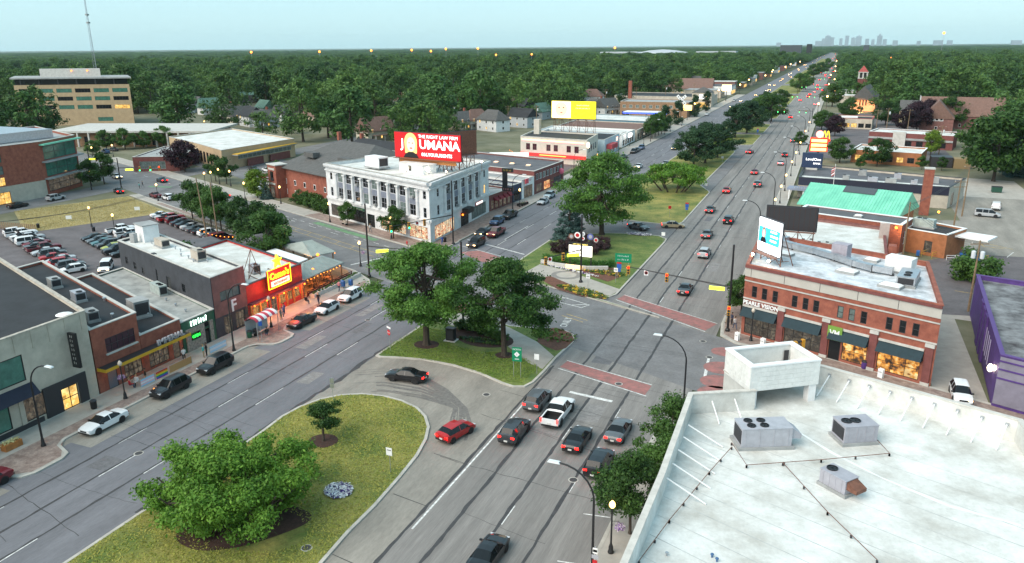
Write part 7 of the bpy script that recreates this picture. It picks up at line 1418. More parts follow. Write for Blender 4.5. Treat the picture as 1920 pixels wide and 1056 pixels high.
# ================================================================ street furniture
M_GLOBE = emit('globe_lit', (1, .52, .16), 4); M_GLOBE0 = mat('globe_unlit', (.55, .48, .40), .3); M_LED = mat('led_head', (.62, .66, .68), .4)
_gl = {}
def flower_basket(r=.42):
    if 'b' not in _gl:
        v, f = leaf_cloud(77, [(0, 0, 0)], [r], 420, .13, .75); _gl['b'] = [np_mesh('flowers', v[:4 * 240], f[:240], mat('petunia_white', (.55, .45, .55), .7)), np_mesh('flowers', v[4 * 240:], f[:180], mat('petunia_violet', (.16, .06, .28), .7))]
    return _gl['b']
def globe_lamp(xy, label, lit=True, h=4.2, basket=0, z=.13, group='globe street lamps'):
    t = thing('street_lamp', label, 'street lamp', (*xy, z), 0, group)
    if 'post' not in _gl:
        _gl['post'] = MB().lathe([(.24, 0), (.24, .12), (.19, .2), (.17, .55), (.10, .75), (.075, .9), (.06, 3.7), (.11, 3.74), (.11, 3.82), (.07, 3.9)], (0, 0, 0), 10).data('post', M_BLACK, True)
        for k, m in (('g1', M_GLOBE), ('g0', M_GLOBE0)): _gl[k] = MB().lathe([(.10, 0), (.21, .12), (.24, .26), (.20, .42), (.10, .54), (.04, .62)], (0, 0, 3.9), 12).data('globe', m, True)
    link('post', _gl['post'], t); link('globe', _gl['g1' if lit else 'g0'], t)
    if basket:
        a = MB().tube([(0, 0, 2.75), (.55, 0, 2.8)], .02, 5).build('basket_arm', M_BLACK, t)
        for k, me in enumerate(flower_basket()): o = link('flowers', me, t, (.62, 0, 2.35)); o['kind'] = 'stuff'; o['label'] = ['white trailing flowers', 'violet trailing flowers'][k]
        t.rotation_euler = (0, 0, basket)
    return t
globe_lamp((-12.4, 49.3), 'lit globe lamp with a flower basket at the bottom by the white roof', basket=.2); globe_lamp((-69.4, 55.9), 'unlit globe lamp with a flower basket before the yellow canopy', False, basket=2.6)
globe_lamp((-69.3, 80.4), 'globe lamp before the red restaurant door', False, basket=2.8); globe_lamp((-75.0, 111.6), 'lit globe lamp at the patio corner of the crossing', basket=1.0)
globe_lamp((-101.2, 139.8), 'lit globe lamp at the left end of the stone building'); globe_lamp((-80.4, 131.2), 'lit globe lamp before the lit shop windows of the stone building', basket=-.6)
globe_lamp((-148.3, 118.2), 'left lit lamp in the middle of the car park', z=0); globe_lamp((-137, 114.4), 'right lit lamp in the middle of the car park', z=0)
for k, (px, py) in enumerate(((297, 378), (364, 395), (455, 432), (398, 352), (386, 354), (460, 375), (433, 350), (412, 346), (527, 383), (172, 350))): globe_lamp(gp(px, py), ['globe lamp by the two parked cars on the cross street', 'globe lamp behind the fence trees', 'globe lamp beside the patio tree', 'globe lamp before the mulch bed of the tan store', 'second globe lamp before the mulch bed', 'globe lamp right of the lime tree', 'globe lamp at the entrance of the small lot', 'globe lamp by the tan store corner', 'globe lamp before the brick porch', 'globe lamp at the corner of the red brick flats'][k])
for k, y in enumerate((146, 162, 178, 196, 214, 240, 262, 290, 330, 370)): globe_lamp((-10.4, y), f'{ORD[k]} lit globe lamp up the east pavement from the brick shops')
for k, y in enumerate((170, 214, 236, 300, 340, 380)): globe_lamp((-68.0, y), f'{ORD[k]} globe lamp up the west pavement from the stone building', k % 2 == 0)
globe_lamp((-7.2, 98.8), 'unlit globe lamp before the left shop window of the brick building', False); globe_lamp((10.9, 92.6), 'unlit globe lamp before the right shop window of the brick building', False)
for k, (px, py) in enumerate(((175, 300), (213, 295), (290, 262), (340, 285), (385, 245))): globe_lamp(gp(px, py), f'{ORD[k]} small globe lamp around the library lot', group='library lamps')

def cobra(xy, label, h=8.8, rz=0.0, arm=2.6, z=.13):
    t = thing('cobra_light', label, 'street light', (*xy, z), rz, 'curved arm street lights')
    if (h, arm) not in _gl:
        P = [(0, 0, .8), (0, 0, h * .72)] + [(arm * (1 - math.cos(a)), 0, h * .72 + (h * .28) * math.sin(a)) for a in np.linspace(.15, PI / 2, 7)]
        _gl[(h, arm)] = (MB().tube(P, [.11, .085] + [.07] * 7, 8).data('pole', M_BLACK, True), MB().lathe([(.24, 0), (.24, .15), (.17, .3), (.13, .85)], (0, 0, 0), 10).data('base', M_BLACK, True), MB().box((arm + .38, 0, h + .02), (.95, .34, .12), taper=.8).data('lamp_head', M_LED))
    for nm, me in zip(('pole', 'base', 'lamp_head'), _gl[(h, arm)]): link(nm, me, t)
    return t
cobra((-68.1, 45.0), 'curved black street light before the beige building', 8.8, 0); cobra((-12.9, 46.0), 'curved black street light at the bottom edge beside the lit lamp', 8.8, PI); cobra((-11.4, 73.6), 'curved black street light at the corner by the white roof tower', 8.8, PI)
cobra((-68.0, 71.5), 'curved black street light before the plum bar front', 9.2, 0); cobra((-68.2, 166), 'curved black street light before the maroon awnings', 8.6, 0)
for k, y in enumerate((150, 186, 224, 262, 300, 345, 395)): cobra((-11.2, y), f'{ORD[k]} curved black street light up the east kerb', 8.8, PI)
for k, y in enumerate((212, 262, 312, 352)): cobra((-68.0, y), f'{ORD[k]} curved black street light up the west kerb', 8.8, 0)

M_SIGY = mat('signal_yellow', (.55, .26, .02), .5); M_SIGR = emit('signal_red', (1, .003, .002), 9); M_SIGG = emit('signal_green', (.003, 1, .25), 5); M_SIGK = mat('signal_lens_off', (.03, .03, .03), .3); M_STNAME = emit('street_name_lit', (.85, 1, .05), 1.6)
def signal_head(t, loc, face, col=None, name='signal_head'):
    o = MB().box((0, 0, 0), (.34, .42, 1.25)).build(name, M_SIGY, t, loc=loc, rz=face)
    for k, c in enumerate(('r', 'y', 'g')):
        m = {'r': M_SIGR, 'g': M_SIGG}.get(c, M_SIGK) if c == col else M_SIGK; l = MB().lathe([(.02, 0), (.165, .0), (.165, .05), (.02, .06)], (0, 0, 0), 10).build('lens', m, o, loc=(.17, 0, .39 - k * .39)); l.rotation_euler = (0, PI / 2, 0)
        v = MB().lathe([(.19, 0), (.19, .04)], (0, 0, 0), 10).build('visor', M_SIGY, o, loc=(.165, 0, .39 - k * .39)); v.rotation_euler = (0, PI / 2, 0)
    return o
def mast(xy, label, arm_dir, arm_len, za=5.8, h=12, heads=(), sign=None, nturn=None, ped=None, z=.13, thick=.16):
    """black pole with a mast arm; heads = (distance, colour, facing)"""
    t = thing('signal_mast', label, 'traffic signal', (*xy, z), 0, 'traffic signal masts'); MB().lathe([(.32, 0), (.32, .25), (.2, .4)], (0, 0, 0), 10).build('base', M_BLACK, t); MB().tube([(0, 0, .2), (0, 0, h)], [thick, thick * .8], 10).build('pole', M_BLACK, t)
    d = (math.cos(arm_dir), math.sin(arm_dir))
    if arm_len: MB().tube([(0, 0, za), (d[0] * arm_len, d[1] * arm_len, za + .35)], [.11, .06], 8).build('mast_arm', M_BLACK, t)
    for q, c, f in heads: signal_head(t, (d[0] * q, d[1] * q, za - .45 + .35 * q / max(1, arm_len)), f, c)
    if sign:
        o = MB().box((0, 0, 0), (.14, 2.0, .46)).build('street_name', M_STNAME, t, loc=(d[0] * sign[0], d[1] * sign[0], za - .5), rz=sign[1]); scribble(1.5, .22, M_GREENW, o, (.08, 0, -.11), 0, 8)
    if nturn:
        o = MB().box((0, 0, 0), (.05, .62, .75)).build('turn_sign', M_WHITE, t, loc=(d[0] * nturn[0], d[1] * nturn[0], za - .1), rz=nturn[1]); MB().tube([(.04, -.12, -.2), (.04, -.12, .05), (.04, .12, .12)], .035, 5).build('arrow', M_DARK, o); r = MB().lathe([(.24, 0), (.24, .03), (.19, .03), (.19, 0)], (0, 0, 0), 14).build('ring', mat('prohibit_red', (.55, .02, .02), .5), o, loc=(.03, 0, .02)); r.rotation_euler = (0, PI / 2, 0)
    if ped: signal_head(t, (.25 * math.cos(ped[1]), .25 * math.sin(ped[1]), 3.0), ped[1], ped[0], 'side_signal')
    return t
F_CAM = -PI / 2
mast((-10.5, 101.4), 'signal mast reaching over the avenue with two red signals', rad(166), 15.6, 6.2, 12, ((15.2, 'r', F_CAM), (9.2, 'r', F_CAM)), (1.9, F_CAM), (12.4, F_CAM), ('r', F_CAM))
mast((-69.9, 106.4), 'tall signal mast at the patio corner with its arm behind the trees', rad(-6), 9.5, 5.3, 12.5, ((8.6, None, rad(30)),), (3.0, rad(-50)))
mast((-66.7, 131.6), 'signal mast before the stone building with green signals', rad(250), 16, 5.8, 12.5, ((11.0, 'g', rad(-45)), (7.2, None, rad(-45)), (15.2, 'g', rad(-45))), None, (9.0, rad(-45)))
mast((-35.7, 115.9), 'signal mast in the flower island with a short arm', rad(-112), 9.5, 5.5, 11.2, ((8.6, None, rad(-60)), (4.5, None, rad(-60))), (2.0, rad(-55)), (7.6, rad(-75)))
mast((-45.4, 91.9), 'plain black pole among the trees of the near island', 0, 0, 5, 11.6)
mast((-2.0, 87.0), 'low signal mast before the brick shops behind the roof tower', rad(40), 2.6, 4.6, 5.0, ((.6, None, rad(-150)), (1.6, None, rad(-150))))
for k, (px, py, a, c) in enumerate(((228, 355, 20, 'g'), (172, 330, -20, 'r'))): mast(gp(px, py), f'{["near","far"][k]} signal mast at the far left crossing', rad(a), 12, 5.8, 8.5, ((6, c, rad(-60)), (9, c, rad(-60)), (11.5, 'r' if k == 0 else 'g', rad(-60))), (3, rad(-60)))
for k, y in enumerate((408, 530, 655, 815, 1020)):
    for sd in (0, 1): mast((-29.5 if sd == 0 else -10.5, y), f'{ORD[k]} far signal mast with green lights on the {["median","kerb"][sd]} side', 0 if sd == 0 else PI, 7, 6, 7.5, ((3, 'g', F_CAM), (6, 'g', F_CAM)))
def post_sign(xy, label, panels, h=2.4, face=F_CAM, posts=(0,), z=.13, cat='sign', pm=None):
    """panels: (name, width, height, centre z, material, lettering or None, letter size, letter material)"""
    t = thing('road_sign', label, cat, (*xy, z), face + PI / 2)
    for x in posts: MB().tube([(x, .05, 0), (x, .05, h)], .035, 6).build('post', pm or M_STEEL, t)
    for nm, w, hh, zc, m, tx, ts, tm in panels:
        MB().box((0, -.01, zc), (w, .035, hh)).build(nm, m, t)
        if tx: text(tx, ts, tm, t, (0, -.035, zc - ts * .35), -PI / 2, .004)
    return t
M_SGR = mat('sign_green_sheet', (.0, .22, .10), .45); M_SBL = mat('sign_blue_sheet', (.02, .10, .42), .45); M_SRD = mat('sign_red_sheet', (.5, .015, .02), .45)
t = post_sign((-31.2, 76.9), 'green route sign reading north with a diamond shield on the near island', [('panel', 1.15, 1.75, 2.9, M_SGR, None, 0, None)], 3.8, F_CAM + .15, (-.42, .42)); text('NORTH', .28, M_WHITE, t, (0, -.04, 3.42), -PI / 2, .004); MB().box((0, 0, 0), (.48, .02, .48)).build('shield', M_WHITE, t, loc=(0, -.04, 2.9)).rotation_euler = (0, PI / 4, 0); text('1', .35, M_DARK, t, (0, -.06, 2.78), -PI / 2, .004); MB().box((0, -.04, 2.32), (.5, .02, .07)).build('arrow', M_WHITE, t)
post_sign((-29.4, 78.6), 'white no left turn sign beside the green route sign', [('plate', .6, .7, 2.2, M_WHITE, None, 0, None)], 2.5)
t = post_sign((-49.4, 78.8), 'red stop sign at the left tip of the near island', [('street_plate', .9, .22, 3.1, M_WHITE, None, 0, None)], 3.1, F_CAM - .5); o = MB().lathe([(.02, 0), (.38, 0), (.38, .03), (.02, .03)], (0, 0, 0), 8).build('plate', M_SRD, t, loc=(0, -.02, 2.45)); o.rotation_euler = (PI / 2, PI / 8, 0); text('STOP', .26, M_WHITE, t, (0, -.07, 2.36), -PI / 2, .004)
post_sign(gp(732, 888), 'white notice sign on a post on the near median', [('plate', .6, .75, 2.1, M_WHITE, None, 0, None), ('line', .42, .08, 2.25, M_DARK, None, 0, None)], 2.4)
post_sign(gp(625, 752), 'pair of small grey sign backs at the nose of the near median', [('plate', .45, .6, 2.3, M_STEEL, None, 0, None), ('plate', .45, .5, 1.7, M_STEEL, None, 0, None)], 2.6, F_CAM + .4)
t = post_sign((-29.9, 120.5), 'large green direction sign with white arrows on the flower island', [('panel', 2.7, 1.5, 3.5, M_SGR, None, 0, None)], 4.2, F_CAM + .1, (-.9, .9)); scribble(1.9, .28, M_WHITE, t, (0, -.04, 3.7), -PI / 2, 8); scribble(1.9, .28, M_WHITE, t, (0, -.04, 3.1), -PI / 2, 6, seed=4)
for k, (px, py) in enumerate(((1160, 525), (1287, 405), (1362, 285), (1420, 255))): post_sign(gp(px, py), f'{ORD[k]} blue and red interstate shield on a post along the median', [('shield', .75, .8, 2.2, M_SBL, None, 0, None), ('crown', .75, .3, 2.78, M_SRD, None, 0, None), ('arrow_plate', .6, .45, 1.5, M_SBL, None, 0, None)], 2.9, pm=M_RUST, cat='route sign')
for k, (px, py) in enumerate(((1154, 532), (1255, 408), (1102, 545))): post_sign(gp(px, py), ['white turn ban sign on the flower island kerb', 'red and white do not enter sign before the median gap', 'slim grey sign post on the plaza path'][k], [('plate', .65, .65, 2.2, M_WHITE if k != 1 else M_SRD, None, 0, None), ('bar', .45, .12, 2.2, M_SRD if k == 0 else M_WHITE, None, 0, None)], 2.5)
for k, (px, py) in enumerate(((1323, 358), (1354, 305), (1243, 455))): post_sign(gp(px, py), f'{ORD[k]} small white notice plate on the far median grass', [('plate', .7, .7, 1.6, M_WHITE, None, 0, None)], 1.9)
post_sign((-12.6, 45.6), 'red and white parking signs on the kerb at the bottom edge', [('plate', .35, .45, 2.6, M_WHITE, None, 0, None), ('band', .3, .2, 2.6, M_SRD, None, 0, None), ('plate', .5, .3, 2.1, M_GREYM, None, 0, None), ('plate', .35, .45, 1.6, M_SRD, None, 0, None)], 2.9)
t = thing('welcome_sign', 'lit white welcome board with round club badges above on the flower island', 'sign', (*gp(1088, 505), .13)); 
for x in (-1.9, 1.9): MB().box((x, 0, 2.6), (.18, .18, 5.2)).build('post', M_BLACK, t)
MB().box((0, -.05, 3.2), (4.1, .3, 1.9)).build('board', emit('welcome_board', (1, .93, .78), 1.2), t); MB().box((0, -.05, 4.35), (4.3, .34, .42)).build('header', M_BLACK, t); text('CITY OF FERNDALE', .3, emit('header_letters', (1, .8, .2), 1.4), t, (0, -.24, 4.25), -PI / 2, .004)
for r_ in range(3): scribble(3.0, .22, mat('board_letter', (.2, .14, .06), .6), t, (0, -.21, 3.65 - r_ * .48), -PI / 2, 9, seed=r_)
for k, (x, z, r, m) in enumerate(((-1.7, 5.6, .5, mat('badge_brown', (.2, .1, .07), .6)), (-.6, 5.9, .55, M_WHITE), (.4, 6.2, .35, M_WHITE), (.35, 5.4, .35, M_WHITE), (1.7, 5.8, .55, mat('badge_blue', (.1, .12, .35), .6)), (2.7, 5.3, .4, M_COPE))): o = MB().lathe([(.02, 0), (r, 0), (r, .06), (.02, .06)], (0, 0, 0), 16).build('badge', m, t, loc=(x, 0, z)); o.rotation_euler = (PI / 2, 0, 0); i = MB().lathe([(.02, 0), (r * .6, 0), (r * .6, .03), (.02, .03)], (0, 0, .06), 12).build('badge_centre', M_SRD if k % 2 else M_GREYM, o)
t = thing('garden_wall', 'low curved stone wall with a warm lit panel before the hedge', 'wall', (0, 0, .13)); W_ = [gp(1015, 495), gp(1040, 501), gp(1070, 505), gp(1100, 508), gp(1140, 508)]
for a, c in zip(W_, W_[1:]): v = Vector(c) - Vector(a); MB().box(((a[0] + c[0]) / 2, (a[1] + c[1]) / 2, .35), (v.length, .4, .7), math.atan2(v.y, v.x)).build('wall_block', M_COPE, t)
c = gp(1077, 507); MB().box((c[0], c[1] - .3, .55), (3.0, .12, .7), -.1).build('lit_panel', emit('garden_panel', (1, .62, .25), 1.3), t)
st = thing('wire_star', 'outlined wire star on top of the blue spruce', 'star', (*gp(1068, 449), 9.2)); P = []
for k in range(11): r = .9 if k % 2 == 0 else .38; P.append((r * math.sin(k * PI / 5), 0, .8 + r * math.cos(k * PI / 5)))
MB().tube(P, .035, 5).build('outline', M_COPE, st); MB().tube([(0, 0, -.3), (0, 0, .5)], .03, 5).build('stem', M_COPE, st)
def flower_bed(c, rx, ry, label, n=1500, cols=None, z=.15, rot=0.0, leaf=.22):
    t = thing('flower_bed', label, 'flower bed', (*c, z)); r = np.random.default_rng(int(abs(c[0] * 10))); cols = cols or [mat('alyssum_white', (.72, .72, .74), .8), mat('pansy_violet', (.05, .02, .15), .7), mat('alyssum_white', (.72, .72, .74), .8)]; a = r.random(n) * 6.283; q = np.sqrt(r.random(n)); xs, ys = rx * q * np.cos(a), ry * q * np.sin(a)
    grp = (np.sin(xs * 3.1 + ys * 2.3) + np.sin(ys * 4.1 - xs * 1.7) + r.normal(size=n) * .7); e = np.quantile(grp, np.linspace(0, 1, len(cols) + 1))
    for k, m in enumerate(cols):
        s = (grp >= e[k]) & (grp <= e[k + 1]); C = np.stack([xs[s] * math.cos(rot) - ys[s] * math.sin(rot), xs[s] * math.sin(rot) + ys[s] * math.cos(rot), np.full(s.sum(), .14)], 1); v, f = leaf_cloud(k, C, np.full(len(C), .12), max(40, int(s.sum() * 1.6)), leaf, 1.0, 1.0); struct(link('blooms', np_mesh('blooms', v, f, m), t), 'stuff')
flower_bed(gp(635, 924), 1.25, 1.15, 'round bed of white and violet flowers on the near median'); flower_bed(gp(1198, 441), 2.6, 1.0, 'oval bed of white and violet flowers at the far tip of the flower island')
GRN = leafmat('perennial_green', (.035, .085, .015), (.12, .20, .04)); YEL = mat('daylily_yellow', (.55, .36, .03), .8)
flower_bed(gp(1092, 549), 5.2, 1.5, 'green and yellow perennials along the cross street edge of the flower island', 700, [GRN, GRN, GRN, YEL], rot=-A9, leaf=.35); flower_bed(gp(1132, 512), 4.2, 1.6, 'yellow daylilies below the large green sign', 600, [GRN, GRN, YEL], rot=-.2, leaf=.3); flower_bed(gp(1046, 632), 2.9, 2.4, 'rows of small green grasses in the red mulch bed', 120, [GRN], leaf=.5); flower_bed(gp(1066, 508), 6.5, .35, 'ribbon of white and violet flowers along the plaza path', 500, rot=-.35); flower_bed(gp(905, 642), 3.4, .9, 'dark evergreen groundcover in the near island bed', 420, [L_PINE, GRN], leaf=.3)
for k, (px, py) in enumerate(((866, 618), (885, 622), (905, 628), (925, 634), (940, 640))): tree('bush', *gp(px, py), f'{ORD[k]} low evergreen in the near island bed from the left', 'shrub', 'low evergreens in the near island bed', .55, zb=.13)
def cabinet(xy, label, d, m, name='utility_cabinet', cat='cabinet', rz=0.0, z=.13): t = thing(name, label, cat, (*xy, z), rz); MB().box((0, 0, d[2] / 2 + .1), d).build('casing', m, t); MB().box((0, 0, d[2] + .14), (d[0] + .08, d[1] + .08, .08)).build('lid', m, t); MB().box((0, -d[1] / 2 - .015, d[2] * .55), (d[0] * .8, .03, d[2] * .75)).build('door', M_DARK, t); MB().box((0, 0, .05), (d[0] + .5, d[1] + .5, .1)).build('plinth', M_COPE, t)
cabinet(gp(846, 640), 'tall black utility cabinet on a concrete pad on the near island', (1.15, .8, 1.6), M_BLACK)
def mailbox(xy, label, z=.13, rz=0.0): t = thing('mailbox', label, 'mailbox', (*xy, z), rz); mb = MB(); mb.box((0, 0, .65), (.55, .5, .75)); pr = [(-.25 * math.cos(a), 1.02 + .25 * math.sin(a)) for a in np.linspace(0, PI, 7)]; mb.mesh([(-.275, y, zz) for y, zz in pr] + [(.275, y, zz) for y, zz in pr], [(i, i + 1, 8 + i, 7 + i) for i in range(6)] + [tuple(range(6, -1, -1)), tuple(range(7, 14))]); mb.build('box', M_BLUEB, t); [MB().box((x, y, .14), (.06, .06, .28)).build('leg', M_DARK, t) for x in (-.22, .22) for y in (-.2, .2)]
mailbox((-70.4, 99.4), 'left dark blue mailbox by the patio planter'); mailbox((-69.6, 100.4), 'right dark blue mailbox by the patio planter'); mailbox(gp(1720, 482), 'blue mailbox on the kerb by the brick hall', 0)
def litter_bin(xy, label, z=.13, m=None): t = thing('litter_bin', label, 'bin', (*xy, z), 0, 'litter bins'); MB().lathe([(.26, 0), (.32, .1), (.34, .85)], (0, 0, 0), 12).build('barrel', m or M_BLACK, t, True); MB().lathe([(.36, .85), (.36, .93), (.2, 1.05)], (0, 0, 0), 12).build('lid', M_DARK, t, True)
litter_bin((-70.5, 52.8), 'black litter bin behind the white parked sedan'); litter_bin((-69.0, 76.9), 'black litter bin by the bus shelter'); litter_bin((-69.3, 76.0), 'green litter bin by the bus shelter', m=M_GREENW); litter_bin((-69.0, 132.5), 'black litter bin at the stone building corner'); litter_bin((6.2, 94.3), 'purple litter bin before the brick shops', m=M_PURPLE); litter_bin(gp(176, 434), 'black bin at the foot of the car park lamp', 0); litter_bin(gp(72, 428), 'black bin at the end of the timber fence', 0)
t = thing('fire_hydrant', 'red fire hydrant on the red paving before the stone building', 'hydrant', (*s9(120.5, 86.7), .13)); MB().lathe([(.16, 0), (.12, .1), (.11, .5), (.15, .55), (.1, .7), (.03, .76)], (0, 0, 0), 10).build('barrel', M_SRD, t, True); MB().box((0, 0, .42), (.36, .12, .12)).build('nozzle', M_SRD, t)
t = thing('bench', 'pale slatted bench on the red paving before the stone building', 'bench', (*s9(144.5, 87.6), .13), -A9)
for k in range(3): MB().box((0, -.16 + k * .16, .45), (1.7, .12, .04)).build('seat_slat', M_BEIGE, t); MB().box((0, .28, .6 + k * .13), (1.7, .04, .1)).build('back_slat', M_BEIGE, t)
for x in (-.7, .7): MB().box((x, .05, .22), (.06, .5, .44)).build('leg', M_DARK, t)
t = thing('bus_shelter', 'bus shelter with a red and white striped roof on the west pavement', 'bus shelter', (-68.5, 77.7, .13)); P = 8
for k in range(P): y0, y1 = -2.2 + k * .55, -2.2 + (k + 1) * .55; a = np.linspace(.3, PI - .3, 8); mb = MB(); mb.mesh([(-1.05 * math.cos(q), y, 2.25 + .75 * math.sin(q)) for y in (y0, y1) for q in a], [(i, i + 1, 9 + i, 8 + i) for i in range(7)]); mb.build('roof_stripe', mat('shelter_red', (.5, .03, .06), .5) if k % 2 == 0 else M_WHITE, t)
for x in (-.95, .95):
    for y in (-2.1, 2.1): MB().box((x, y, 1.25), (.08, .08, 2.5)).build('post', M_STEEL, t)
MB().box((-.95, 0, 1.35), (.02, 4.1, 1.9)).build('glass_panel', mat('shelter_glass', (.35, .40, .42), .1), t); MB().box((-.6, 0, .5), (.4, 3.2, .06)).build('bench_seat', M_STEEL, t)
post_sign((-66.6, 75.2), 'blue round bus stop sign in front of the shelter', [('plate', .45, .6, 2.6, M_SBL, None, 0, None)], 2.9, F_CAM + .8)
for k, (y0, y1, l) in enumerate(((58.6, 60.6, 'low railing with a pink and blue banner before the red brick restaurant'), (60.8, 62.6, 'low railing with a rainbow banner before the red brick restaurant'), (62.8, 66.4, 'orange timber rail screen before the low brick wing'), (69.4, 72.4, 'low railing with a pale blue banner before the green shop'))):
    t = thing('railing', l, 'railing', (-70.0, (y0 + y1) / 2, .13)); L = y1 - y0; MB().tube([(0, -L / 2, 1.0), (0, L / 2, 1.0)], .025, 5).build('top_rail', M_STEEL, t)
    for y in (-L / 2, 0, L / 2): MB().tube([(0, y, 0), (0, y, 1.0)], .025, 5).build('post', M_STEEL, t)
    cs = [[(.35, .6, .8), (.8, .5, .6), (.8, .8, .8), (.8, .5, .6), (.35, .6, .8)], [(.5, .02, .02), (.7, .25, .02), (.7, .6, .02), (.03, .3, .06), (.03, .1, .45), (.2, .04, .3)], [(.45, .25, .10)], [(.45, .6, .75), (.75, .7, .75), (.45, .6, .75)]][k]
    for q, cc in enumerate(cs): hh = .85 / len(cs); MB().box((.04, 0, .95 - hh * (q + .5)), (.02, L * .96, hh)).build('banner_stripe', mat(f'banner_{k}_{q}', cc, .8), t)
for k, y in enumerate((39.6, 43.6)):
    t = thing('planter_box', f'{["left","right"][k]} orange timber planter with pale flowers by the beige building', 'planter', (-70.6, y, .13)); MB().box((0, 0, .32), (.8, 1.7, .64)).build('box', mat('orange_timber', (.38, .15, .04)), t); v, f = leaf_cloud(k, [(0, q, .75) for q in (-.6, -.2, .2, .6)], [.32] * 4, 260, .18, .8); link('flowers', np_mesh('flowers', v, f, mat('pale_bloom', (.55, .52, .25), .8)), t)
t = thing('parasol', 'closed white parasol by the beige building window', 'parasol', (-71.4, 37.6, .13)); MB().tube([(0, 0, 0), (0, 0, 2.5)], .03, 6).build('pole', M_WOOD, t); MB().lathe([(.05, .9), (.28, 1.0), (.18, 1.7), (.05, 2.4)], (0, 0, 0), 10).build('canopy', M_WHITE, t)
def bicycle(xy, rz, label, c):
    t = thing('bicycle', label, 'bicycle', (*xy, .13), rz, 'rack bicycles')
    for x in (-.52, .52): w = MB().lathe([(.30, -.015), (.33, -.015), (.33, .015), (.30, .015)], (0, 0, 0), 16).build('wheel', M_TYRE, t, loc=(x, 0, .33)); w.rotation_euler = (PI / 2, 0, 0)
    f = MB(); [f.tube([a, b], .02, 5) for a, b in (((-.52, 0, .33), (-.15, 0, .33)), ((-.15, 0, .33), (-.28, 0, .82)), ((-.28, 0, .75), (.36, 0, .78)), ((-.15, 0, .33), (.36, 0, .78)), ((.52, 0, .33), (.36, 0, .9)), ((-.52, 0, .33), (-.28, 0, .75)))]; f.build('frame', c, t); MB().box((-.28, 0, .87), (.24, .12, .05)).build('saddle', M_DARK, t); MB().tube([(.36, -.25, .95), (.36, .25, .95)], .015, 5).build('handlebar', M_DARK, t)
for k in range(4): bicycle((-68.3 + k * .12, 171.0 + k * .85), .3 + k * .15, f'{ORD[k]} bicycle in the rack past the maroon awnings', [M_DARK, mat('bike_cream', (.5, .45, .25), .5), mat('bike_green', (.05, .2, .1), .5), M_SRD][k])
for k, (xy, l) in enumerate((((-8.9, 98.4), 'white sandwich board at the brick building corner'), ((7.9, 92.2), 'small white hanging board on a post before the brick shops'), ((-5.6, 97.4), 'white hanging board with flowers before the left brick shop'))):
    t = thing('sandwich_board', l, 'sign', (*xy, .13), -A9 - .2); o = MB().box((0, -.15, .55), (.6, .04, 1.1)).build('front_panel', M_WHITE, t); MB().box((0, .15, .55), (.6, .04, 1.1)).build('rear_panel', M_WHITE, t); scribble(.45, .2, M_DARK, t, (0, -.18, .6), -PI / 2, 4)
def pole(xy, label, h, arms=1, tx=0, lean=(0, 0), r=.17, z=0): 
    t = thing('utility_pole', label, 'utility pole', (*xy, z), 0, 'utility poles'); MB().tube([(0, 0, 0), (lean[0], lean[1], h)], [r, r * .6], 8).build('shaft', M_WOOD, t)
    for k in range(arms): MB().box((lean[0], lean[1], h - .5 - k * 1.0), (2.6, .12, .12), .4).build('crossarm', M_WOOD, t); [MB().lathe([(.05, 0), (.07, .12), (.03, .2)], (lean[0] + q * math.cos(.4), lean[1] + q * math.sin(.4), h - .42 - k * 1.0), 6).build('insulator', M_COPE, t) for q in (-1.1, 0, 1.1)]
    for k in range(tx): MB().lathe([(.28, 0), (.30, .1), (.30, 1.0), (.1, 1.1)], (lean[0] + (-.55 if k else .55), lean[1], h - 2.6), 10).build('transformer', M_LED, t, True)
    return (xy[0] + lean[0], xy[1] + lean[1], h - .4)
pL = [pole((-103, 68), 'big leaning timber pole behind the beige building', 15, 1, 0, (-2.2, 0), .26), pole((-113.5, 115.8), 'timber pole behind the white bar roof', 13, 0, 0, (-1, 0)), pole((-112.0, 117.2), 'second timber pole beside the one behind the bar', 12, 0, 0, (-.4, 0))]
pR = [pole((20.6, 122.5), 'timber pole with two grey transformers by the purple building', 10.5, 1, 2), pole((28.4, 195), 'tall timber pole behind the bank', 11.5, 1), pole((13.4, 147), 'timber pole beside the brick hall', 11, 0), pole((24.5, 176), 'timber pole with lamps at the back lot', 11, 2)]
pW = [pole(gp(px, py), f'{ORD[k]} timber pole among the houses from the red billboard', h, 2, k % 2) for k, (px, py, h) in enumerate(((767, 238, 11), (851, 240, 11), (953, 238, 10), (1006, 248, 12), (1048, 240, 11), (1135, 205, 12), (1192, 200, 12), (1247, 195, 12), (1300, 190, 12), (590, 230, 10), (755, 222, 14)))]
pE = [pole(gp(px, py), f'{ORD[k]} timber pole by the drive-in and churches', h, 1, k % 2) for k, (px, py, h) in enumerate(((1640, 262, 12), (1660, 258, 12), (1700, 255, 11), (1760, 290, 10), (1838, 270, 11), (1858, 225, 9), (1905, 300, 10)))]
def wire(label, a, b, n=3, sag=1.2):
    t = thing('overhead_wires', label, 'wires', (0, 0, 0), 0, 'overhead wires')
    for k in range(n): o = (k - 1) * .9; MB().tube([tuple(a[i] * (1 - f) + b[i] * f + (o * .5 if i < 2 else -sag * 4 * f * (1 - f)) for i in range(3)) for f in np.linspace(0, 1, 11)], .022, 4, caps=False).build('wire', M_BLACK, t)
wire('wires between the brick hall pole and the transformer pole', pR[2], pR[0]); wire('wires from the brick hall pole to the bank pole', pR[2], pR[1]); wire('wires behind the west row between the timber poles', pL[0], pL[1])
for k in range(5): wire(f'{ORD[k]} span of wires among the houses from the red billboard', pW[k], pW[k + 1], 3, 1.5)
for k in range(2): wire(f'{ORD[k]} span of wires by the churches', pE[k], pE[k + 1], 2, 1.0)
